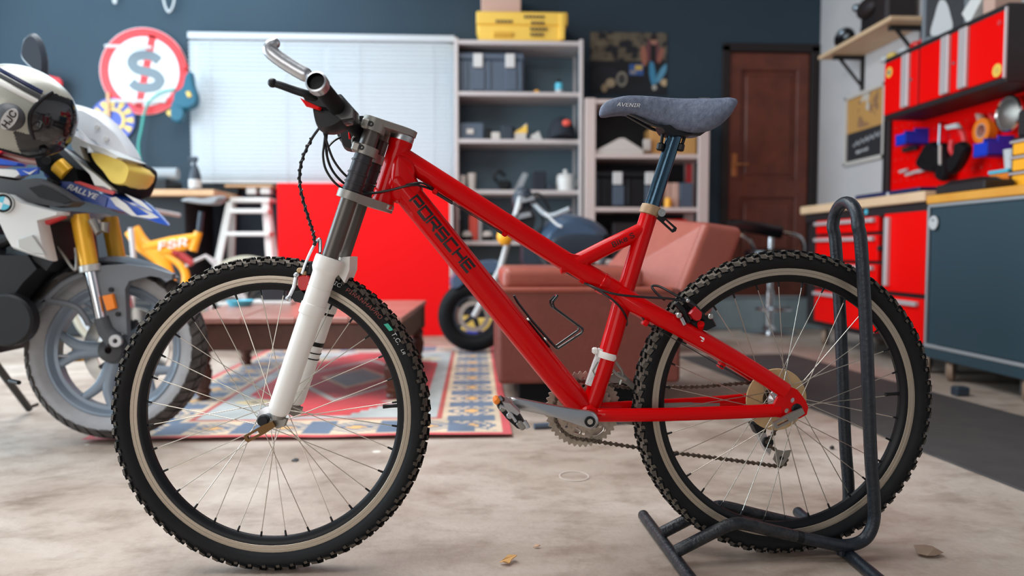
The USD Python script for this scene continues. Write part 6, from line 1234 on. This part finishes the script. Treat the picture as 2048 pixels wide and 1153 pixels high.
# ------------------------------------------------------------------ floor litter
lf = atZ(1016, 1124, .004); single('dry_leaf', pillow(spline([lf + A(*p) for p in ((-.018, -.004, 0), (-.006, .004, .006), (.002, .016, .008), (.012, .018, .004), (.02, .008, .01), (.008, -.002, .005), (.002, -.014, .002), (-.008, -.012, .006))], 24, True), A(0, 0, .0016), (.97, 1, .97)), M['poster_tan'], 'curled dry leaf on the concrete below the crank', 'leaf')
lf = atZ(1073, 1094, .003); single('leaf_scrap', pillow([lf + A(*p) for p in ((-.008, -.003, 0), (0, .004, .004), (.009, .001, .002), (.002, -.005, .002))], A(0, 0, .0015), (.97, 1, .97)), M['wood_edge'], 'tiny brown leaf scrap beyond the curled leaf', 'leaf')
st_ = atZ(1858, 1111, .0); r9 = np.random.default_rng(5); single('stone_chip', hull(st_ + r9.normal(0, 1, (60, 3)) * A(.013, .011, .0055) + A(0, 0, .009)), M['caster_tyre'], 'rough flat stone chip on the concrete right of the bike stand', 'stone')
single('floor_nut', [puck(atZ(1664, 896, .006), A(.6, .4, .2), .007, .012, 6)], M['frame_dark'], 'small rusty nut on the floor behind the rear wheel', 'nut')
single('pale_crumb', hull(atZ(590, 921, .003) + r9.normal(0, 1, (30, 3)) * A(.006, .005, .002)), M['graphite'], 'small grey crumb on the concrete below front hub', 'crumb')
mk('chalk', (206, 192, 180), .8)
cr_ = atZ(1148, 953, .0015); single('chalk_ring', prism(Polygon([(.044 * math.cos(a), .030 * math.sin(a) * 1.6) for a in np.linspace(0, 2 * np.pi, 50)]).difference(Polygon([(.041 * math.cos(a), .0275 * math.sin(a) * 1.6) for a in np.linspace(0, 2 * np.pi, 50)])), cr_, A(1, 0, 0), A(0, 1, 0), .001), M['chalk'], 'faint pale ring stain on the concrete below the chainring', 'stain')

# ================================================================== silver and blue motorcycle with the helmet on it
YW = 2.63; mo = thing('adventure_motorcycle', 'silver white and blue motorcycle with gold forks and amber headlight', 'motorcycle', A(atY(60, 800, YW)[0], YW, 0))
def mp(pts, w, d, sc=(.9, .98, 1, .98, .9), sm=0): return ypoly(pts, YW - w, d, sc, sm)
mc_ = atY(236, 700, YW); RM = mc_[2] - .020; MT = .054
LEAN = math.radians(6)
def partW(t, n, m, mt, **k):
    m = cat(m) if isinstance(m, list) else m; v = np.asarray(m.vertices) - mc_; c, s = math.cos(LEAN), math.sin(LEAN)
    return part(t, n, TM(mc_ + np.c_[v[:, 0], v[:, 1] * c + v[:, 2] * s, -v[:, 1] * s + v[:, 2] * c], m.faces, process=False), mt, **k)
W = holder(mo, 'front_wheel')
ta = np.linspace(0, 2 * np.pi, 96, endpoint=False); YV = A(0, 1, 0)
tp_ = [(.62 * RM + .0 + .045, .03), (RM * .76, .05), (RM * .85, .056), (RM * .92, .053), (RM * .97, .036), (RM * .995, .012)]
tp_ = [(RM - .062 - .012, .034), (RM - .055, .048), (RM - .042, .054), (RM - .026, .052), (RM - .012, .040), (RM - .003, .020), (RM, 0)]
full = tp_ + [(r, -w) for r, w in tp_[-2::-1]]
partW(W, 'tyre_sidewall', [lathe(full[:4], mc_, YV, 96), lathe(full[-4:], mc_, YV, 96)], M['moto_sidewall'], smooth=60)
partW(W, 'tyre_tread', lathe(full[3:-3], mc_, YV, 96), M['moto_tyre'], smooth=60)
VV, FF, nv = [], [], 0
Fb = np.array([(0, 1, 5), (0, 5, 4), (1, 2, 6), (1, 6, 5), (2, 3, 7), (2, 7, 6), (3, 0, 4), (3, 4, 7), (4, 5, 6), (4, 6, 7)])
for i in range(44):
    for s in (1, -1):
        a0 = 2 * np.pi * (i + .5 * (s > 0)) / 44
        for (r0, w0), (r1, w1), k0, k1 in (((RM - .028, .053), (RM - .006, .030), -.2, .02), ((RM - .004, .026), (RM + .001, .004), .05, .22)):
            q = []
            for lift in (0, .007):
                for r, w, k in ((r0, w0, k0), (r1, w1, k1)):
                    for e in ((-.05, .05) if (r, w) == (r0, w0) else (.05, -.05)):
                        a = a0 + k * .3 + e; n = A(math.cos(a), 0, math.sin(a)); nn = nrm(n * .6 + YV * s * w / .05 * .6); q.append(mc_ + n * r + YV * s * w + nn * lift)
            VV.append(np.array(q)); FF.append(Fb + nv); nv += 8
kk = TM(np.vstack(VV), np.vstack(FF), process=False)
partW(W, 'tread_blocks', kk, M['moto_tyre'], smooth=False, kind='stuff')
ro = RM - .07
partW(W, 'rim', lathe([(ro + .002, .036), (ro - .004, .042), (ro - .010, .040), (ro - .022, .020), (ro - .034, .018), (ro - .034, -.018), (ro - .022, -.02), (ro - .010, -.04), (ro - .004, -.042), (ro + .002, -.036)], mc_, YV, 96), M['wheel_grey'], smooth=40)
for i in range(5):
    a = 2 * np.pi * i / 5 + .62
    for s in (-1, 1):
        P = [mc_ + A(.035 * math.cos(a), 0, .035 * math.sin(a)), mc_ + A(.13 * math.cos(a + s * .10), -.004, .13 * math.sin(a + s * .10)), mc_ + A((ro - .03) * math.cos(a + s * .26), -.006, (ro - .03) * math.sin(a + s * .26))]
        partW(W, 'wheel_spoke', tube(spline(P, 10), np.linspace(.026, .014, 10), 12, flat=.75), M['wheel_grey'])
partW(W, 'wheel_hub', lathe([(.012, -.07), (.04, -.06), (.048, -.03), (.048, .03), (.04, .06), (.012, .07)], mc_, YV, 30), M['graphite'])
part(W, 'axle_nut', disc_ring(atY(232, 682, YW - .135), YV, .008, .0205, .014, 26), M['alloy'])
partW(W, 'brake_disc', disc_ring(mc_ + A(0, .062, 0), YV, .105, .15, .005, 60), M['steel'])
partW(W, 'disc_carrier', [rod(mc_ + A(.03 * math.cos(a), .06, .03 * math.sin(a)), mc_ + A(.11 * math.cos(a), .06, .11 * math.sin(a)), .008, 8) for a in np.arange(5) * 1.2566], M['graphite'])
partW(W, 'tyre_valve', rod(mc_ + A(-(ro - .03), -.01, -.02), mc_ + A(-(ro - .075), -.012, -.02), .006, 10), M['alloy'])
for w, nm in ((.10, 0), (-.10, 1)):
    sh = lambda P: [atY(x, y, YW - .10) + A(0, .10 - w, 0) * 1 for x, y in P]
    part(mo, 'fork_tube', tube(sh([(159, 430), (179, 533)]), .0285, 22), M['gold_fork'])
    part(mo, 'fork_collar', lathe([(.03, -.012), (.034, -.01), (.034, .01), (.03, .012)], sh([(180, 537)])[0], nrm(sh([(159, 430)])[0] - sh([(179, 533)])[0]), 24), M['silver_paint'])
    part(mo, 'fork_slider', tube(sh([(180, 538), (203, 640)]), .019, 18), M['chrome'])
    part(mo, 'fork_bottom', tube(sh([(203, 636), (212, 662), (230, 682)]), [.024, .026, .03], 18), M['graphite'])
part(mo, 'fork_yoke', [mp([(136, 430), (150, 424), (186, 426), (190, 438), (168, 444), (140, 446)], .0, .27), tube([atY(x, y, YW - .12) for x, y in ((184, 440), (198, 466), (210, 462), (210, 445))], .014, 10)], M['alloy_satin'])
part(mo, 'fork_cap', rod(atY(118, 330, YW - .1), atY(138, 348, YW - .1), .03, 20), M['gold_fork'])
mg = [(187, 534), (215, 530), (253, 528), (305, 534), (351, 548), (349, 559), (305, 551), (262, 562), (254, 578), (256, 620), (258, 672), (225, 660), (211, 627), (197, 581)]
part(mo, 'front_mudguard', [mp(mg, .085, .03, (.97, 1, 1, .97)), TM((lambda v: v)(np.array(mp(mg, -.085, .03, (.97, 1, 1, .97)).vertices)), mp(mg, -.085, .03, (.97, 1, 1, .97)).faces, process=False)], M['moto_grey'])
arc = [mc_ + A((RM + .022) * math.cos(a), 0, (RM + .022) * math.sin(a)) for a in np.linspace(2.85, .88, 26)]
gv = np.array([[p + A(0, w, 0) - nrm(p - mc_) * (abs(w) / .07) ** 2 * .018 for w in np.linspace(-.068, .068, 9)] for p in arc])
gt = np.vstack([gv.reshape(-1, 3), (gv + np.array([nrm(p - mc_) for p in arc])[:, None] * .005).reshape(-1, 3)])
part(mo, 'mudguard_crown', TM(np.vstack([gv.reshape(-1, 3), (gv + np.array([nrm(p - mc_) for p in arc])[:, None] * .006).reshape(-1, 3)]), np.vstack([quads(26, 9)[:, ::-1], quads(26, 9) + 26 * 9]), process=False), M['moto_grey'])
part(mo, 'mudguard_stay', [tube(spline([atY(x, y, YW - .075) for x, y in P], 16), .011, 10, flat=.8) for P in (((52, 645), (80, 606), (110, 604), (150, 614), (168, 632), (178, 650)), ((168, 548), (130, 566), (100, 592), (66, 630), (42, 664)))], M['moto_grey'])
part(mo, 'reflector', mp([(206, 592), (227, 588), (234, 617), (216, 623)], .108, .02), M['orange'], label='orange side reflector on the mudguard')
for x, y in ((222, 580), (236, 629)): part(mo, 'mudguard_bolt', puck(atY(x, y, YW - .104), YV, .008, .008, 14), M['black'])
part(mo, 'brake_caliper', mp([(150, 690), (172, 684), (182, 700), (170, 722), (148, 724)], -.075, .05), M['gold_fork'])
part(mo, 'brake_hose', tube(spline([atY(x, y, YW - .12) for x, y in ((98, 476), (112, 492), (128, 512), (142, 532), (152, 540), (153, 515), (150, 496))], 20), .005, 8), M['alloy_satin'])
part(mo, 'headlight_lens', mp([(204, 309), (214, 306), (236, 311), (262, 320), (282, 331), (291, 346), (289, 360), (280, 378), (258, 379), (246, 370), (232, 350), (214, 330)], .02, .20, (.82, .96, 1, .96, .82), 40), M['lens_amber'], label='amber headlight lens')
part(mo, 'headlight_bezel', mp([(186, 306), (204, 300), (250, 316), (288, 330), (294, 350), (284, 384), (270, 398), (240, 382), (214, 352)], -.01, .22, (.85, .97, 1, .97, .85), 40), M['black_matt'])
part(mo, 'nose_panel', mp([(154, 262), (166, 270), (204, 292), (246, 306), (281, 326), (272, 330), (214, 308), (186, 300), (196, 330), (170, 308)], .05, .2, (.8, .96, 1, .96, .8)), M['silver_paint'])
ws = np.array([[atY(x, y, YW) + A(0, w * (.7 + .3 * t), 0) - A(abs(w / .15) ** 2 * .07, 0, abs(w / .15) ** 2 * -.0) for w in np.linspace(-.16, .16, 11)] for t, (x, y) in zip(np.linspace(0, 1, 7), ((168, 216), (204, 228), (226, 248), (244, 270), (258, 290), (268, 308), (272, 318)))])
wv = np.vstack([ws.reshape(-1, 3), ws.reshape(-1, 3) + A(.004, 0, .004)])
part(mo, 'windscreen', TM(wv, np.vstack([quads(7, 11), quads(7, 11)[:, ::-1] + 77]), process=False), M['screen'], smooth=60)
part(mo, 'windscreen_side', mp([(150, 219), (166, 222), (196, 238), (232, 268), (262, 310), (246, 305), (211, 291), (159, 268), (150, 240)], .13, .012, (.98, 1, .98)), M['screen'])
for x, y in ((194, 255), (212, 278)): part(mo, 'screen_bolt', puck(atY(x, y, YW - .14), YV, .009, .006, 14), M['light_grey'])
part(mo, 'headlight_strut', mp([(129, 296), (150, 312), (171, 331), (195, 350), (216, 368), (234, 383), (212, 376), (195, 374), (184, 350)], .12, .03), M['silver_paint'])
part(mo, 'cockpit', mp([(96, 300), (140, 300), (190, 345), (196, 372), (150, 372), (110, 345)], .0, .22), M['black_matt'])
bk = [(110, 352), (138, 364), (164, 371), (188, 373), (225, 381), (258, 391), (281, 399), (298, 410), (312, 424), (326, 438), (338, 452), (326, 448), (293, 440), (252, 430), (218, 418), (190, 408), (164, 400), (140, 384)]
part(mo, 'front_beak', mp(bk, .0, .2, (.55, .9, 1, .9, .55)), M['moto_blue'])
part(mo, 'beak_panel', mp([(87, 338), (112, 348), (150, 366), (196, 384), (220, 398), (216, 416), (164, 401), (120, 376), (90, 352)], .095, .02, (.96, 1, .96)), M['moto_mid_blue'])
for P, m, nm in (([(146, 358), (188, 372), (232, 384), (226, 390), (186, 379), (150, 366)], 'moto_red', 'beak_stripe'), ([(220, 396), (232, 394), (252, 408), (266, 424), (274, 432), (300, 430), (262, 406), (246, 400), (300, 424), (318, 436), (300, 438), (264, 432), (232, 412)], 'moto_white', 'beak_stripe'), ([(250, 388), (282, 402), (306, 424), (296, 420), (270, 404)], 'moto_white', 'beak_stripe')):
    part(mo, nm, mp(P, .104, .006, (.99, 1, .99)), M[m])
part(mo, 'lettering', put(text('RALLYE', .017, .002, 1.15, .35, True), atY(166, 384, YW - .108), nrm(A(1, 0, -.38)), nrm(A(.38, 0, 1))), M['print_white'], smooth=False, label='white italic lettering on the blue beak')
part(mo, 'tank_trim', mp([(-20, 352), (40, 362), (80, 357), (120, 376), (164, 405), (152, 414), (120, 416), (49, 404), (-20, 392)], .16, .06, (.95, 1, .98)), M['graphite'])
part(mo, 'trim_inset', mp([(58, 376), (84, 370), (120, 388), (148, 404), (128, 408), (80, 396)], .195, .012, (.97, 1, .97)), M['black'])
part(mo, 'tank_blue_panel', mp([(-20, 312), (0, 317), (49, 328), (46, 334), (-20, 330)], .16, .05), M['moto_blue']); part(mo, 'tank_white_panel', mp([(-20, 338), (34, 340), (60, 346), (40, 358), (-20, 350)], .165, .05), M['moto_white'])
part(mo, 'fuel_tank', mp([(-90, 296), (-20, 284), (19, 289), (84, 298), (84, 318), (54, 327), (0, 320), (-90, 330)], .0, .34, (.8, .97, 1, .97, .8), 40), M['moto_red'], label='red upper fuel tank')
part(mo, 'tank_patch', mp([(32, 338), (80, 335), (78, 348), (42, 353)], .185, .012), M['moto_blue']); part(mo, 'patch_mark', mp([(44, 341), (58, 346), (76, 338), (60, 350)], .196, .004), M['moto_white'])
sh_ = [(-30, 380), (0, 386), (30, 390), (54, 404), (90, 414), (131, 424), (131, 430), (88, 442), (96, 480), (106, 523), (70, 512), (33, 499), (22, 480), (8, 450), (-30, 420)]
part(mo, 'side_shroud', mp(sh_, .19, .06, (.9, .98, 1, 1, .98)), M['moto_white'])
part(mo, 'shroud_facet', mp([(36, 480), (66, 470), (94, 510), (70, 508), (38, 495)], .226, .01), M['silver_paint'])
part(mo, 'side_light', mp([(89, 440), (129, 426), (131, 436), (92, 452)], .17, .03), M['sign_red'], label='dark red side insert')
o = atY(8, 407, YW - .222)
part(mo, 'round_badge', puck(o, YV, .0315, .006, 36), M['black_gloss']); bq = o - A(0, .0042, 0)
for i in range(4):
    g = Polygon([(0, 0)] + [(.021 * math.cos(a), .021 * math.sin(a)) for a in np.linspace(i * np.pi / 2, (i + 1) * np.pi / 2, 10)]); part(mo, 'badge_quadrant', prism(g, bq, A(.94, 0, -.34), A(.34, 0, .94), .002), M['print_white'] if i % 2 == 0 else M['light_blue'])
part(mo, 'badge_ring', disc_ring(bq + A(0, .001, 0), YV, .029, .0318, .004, 36), M['silver_paint'])
part(mo, 'engine_block', mp([(-120, 480), (20, 470), (60, 500), (120, 500), (140, 530), (110, 560), (80, 600), (44, 640), (30, 700), (-120, 716)], .0, .3, (.85, 1, 1, 1, .85)), M['engine'])
part(mo, 'radiator', mp([(96, 436), (150, 440), (160, 520), (140, 545), (112, 522)], .0, .28), M['engine'])
part(mo, 'engine_cover', [puck(atY(20, 640, YW - .17), YV, .085, .05, 30), puck(atY(-60, 660, YW - .17), YV, .09, .05, 30)], M['engine'])
part(mo, 'mirror_stem', tube(spline([atY(x, y, YW + .1) for x, y in ((110, 312), (104, 240), (94, 180), (84, 150))], 16), .008, 10), M['black'])
part(mo, 'mirror', mp([(46, 100), (52, 78), (68, 67), (82, 78), (92, 108), (95, 134), (92, 158), (80, 152), (58, 132), (46, 116)], -.1, .045, (.8, .96, 1, .96, .8), 40), M['dusk'])
part(mo, 'handlebar', tube(spline([atY(92, 322, YW - .14), atY(110, 316, YW), atY(96, 296, YW + .2), atY(70, 296, YW + .34)], 20), .014, 10), M['black'])
part(mo, 'side_stand', [tube([atY(-60, 660, YW - .12), atZ(58, 818, .02)], .014, 10), rod(atY(20, 762, YW - .2), atY(38, 766, YW - .24), .007), box(atZ(50, 822, .009), atZ(78, 812, .009) + A(0, 0, .014))], M['black'])
# rest of the motorcycle, beyond the left edge of the picture
rc_ = mc_ + A(-1.42, 0, -.0)
part(mo, 'tail_panel', pillow([rc_ + A(*p) for p in ((1.05, 0, .50), (.5, 0, .44), (.0, 0, .52), (.1, 0, .44), (.55, 0, .26), (.85, 0, .10), (1.05, 0, .1))], A(0, .3, 0)), M['graphite'])
part(mo, 'motorcycle_seat', pillow(spline([rc_ + A(*p) for p in ((1.08, 0, .62), (.85, 0, .54), (.5, 0, .5), (.1, 0, .6), (-.25, 0, .62), (-.25, 0, .56), (.1, 0, .5), (.5, 0, .42), (.85, 0, .44), (1.05, 0, .5))], 40, True), A(0, .26, 0)), M['black_matt'])
RWm = holder(mo, 'rear_wheel'); part(RWm, 'tyre', tube([rc_ + A((RM - .085) * math.cos(a), 0, (RM - .085) * math.sin(a)) for a in ta], .065, 16, closed=True), M['moto_tyre']); part(RWm, 'rim', [disc_ring(rc_, YV, .16, .2, .08, 60)] + [tube([rc_, rc_ + A(.17 * math.cos(a), 0, .17 * math.sin(a))], .016, 8) for a in np.arange(5) * 1.2566], M['wheel_grey'])
part(mo, 'swingarm', [tube([rc_ + A(0, w, 0), rc_ + A(.55, w, .1)], .03, 10) for w in (.12, -.12)], M['graphite']); part(mo, 'tail_frame', [tube([rc_ + A(.6, w, .35), rc_ + A(-.2, w, .55)], .018, 10) for w in (.1, -.1)], M['graphite'])
part(mo, 'main_frame', [tube([atY(110, 360, YW - w), atY(60, 460, YW - w), rc_ + A(.55, -w, .12)], .022, 10) for w in (.11, -.11)], M['engine'])
# helmet resting on the tank
hc = atY(29, 222, 2.32); he = thing('motorcycle_helmet', 'silver full face helmet with dark visor resting on the motorcycle', 'helmet', hc - A(0, 0, .15))
hx_ = nrm(A(.86, .30, -.26)); hz = nrm(A(.26, .0, 1) - hx_ * np.dot(A(.16, -.02, 1), hx_)); hy = np.cross(hz, hx_)
ico = trimesh.creation.icosphere(5); u = ico.vertices
HK = .93
X, Yh, Zh = u[:, 0], u[:, 1], u[:, 2]
V = np.c_[X * (.165 + .015 * (X > 0) * X), Yh * .125, Zh * .15]; V[:, 0] += .03 * np.clip(-Zh, 0, 1) * (X > 0) * X; V[:, 2] = np.maximum(V[:, 2], -.135); V *= HK
Wd = hc + V @ np.vstack([hx_, hy, hz])
cen_ = u[ico.faces].mean(1); lim = .40 + .34 * np.abs(cen_[:, 2] - .05) ** 1.6
vis = (cen_[:, 0] > lim) & (cen_[:, 2] < .60) & (cen_[:, 2] > -.46)
chin = ~vis & (cen_[:, 0] > .25 - .3 * (cen_[:, 2] + .46)) & (cen_[:, 2] < -.40)
bot = cen_[:, 2] < -.84
def sub(mask, k=1.0):
    m = TM(hc + (Wd - hc) * k, ico.faces[mask], process=False); m.remove_unreferenced_vertices(); return m
part(he, 'helmet_shell', sub(~vis & ~bot & ~chin), M['helmet_silver'], smooth=60); part(he, 'chin_guard', sub(chin & ~bot), M['black_gloss'], smooth=60); part(he, 'visor', sub(vis, .995), M['visor'], smooth=60); part(he, 'helmet_lining', sub(bot), M['black_matt'], smooth=60)
gz = np.linspace(-.46, .60, 40); edge = []
for s in (1, -1):
    pts = []
    for z in gz:
        x = .40 + .34 * abs(z - .05) ** 1.6; y = -s * math.sqrt(max(0, 1 - x * x - z * z)); p = np.array([x * (.165 + .015 * x) + .03 * max(-z, 0) * x, y * .125, max(z * .15, -.135)]); pts.append(hc + HK * p @ np.vstack([hx_, hy, hz]) * 1.01)
    part(he, 'visor_seal', tube(pts, .006, 8), M['black'])
# stripe patterns and round visor plate
def on_h(x, z, k=1.012):
    y = -math.sqrt(max(0, 1 - x * x - z * z)); p = np.array([x * (.165 + (.015 * x if x > 0 else 0)), y * .125, z * .15]); return hc + HK * p @ np.vstack([hx_, hy, hz]) * k
for z0, dz, m in ((.62, .07, 'graphite'), (.50, .05, 'moto_white'), (.72, .04, 'moto_navy')): part(he, 'helmet_stripe', tube([on_h(x, z0 - .25 * (x + .4)) for x in np.linspace(-.5, .42, 16)], .008, 8, flat=.4), M[m])
pl = on_h(.15, -.17, 1.02); pn = nrm(pl - hc); px_ = nrm(hx_ - pn * np.dot(hx_, pn)); py_ = np.cross(pn, px_)
up_t = nrm(px_ * .5 + py_ * .86) if 0 else None
tx = nrm(nrm(RT * .55 + UP * .83) - pn * np.dot(nrm(RT * .55 + UP * .83), pn)); ty = np.cross(pn, tx)
elp = Polygon([(.034 * math.cos(a), .0165 * math.sin(a)) for a in np.linspace(0, 2 * np.pi, 40)])
part(he, 'visor_plate', ell(pl - pn * .022, .042, .042, .042, 3), M['graphite'])
part(he, 'badge_plate', prism(elp, pl + pn * .021, tx, ty, .004), M['light_grey']); part(he, 'lettering', put(text('HJC', .017, .0015, 1.15, .15, True), pl + pn * .0235, tx, ty), M['decal_black'], smooth=False, label='black lettering on the silver oval')
part(he, 'chin_vent', obox(on_h(.72, -.62, 1.02), hx_, hy, hz, .02, .06, .02, .005), M['black'])
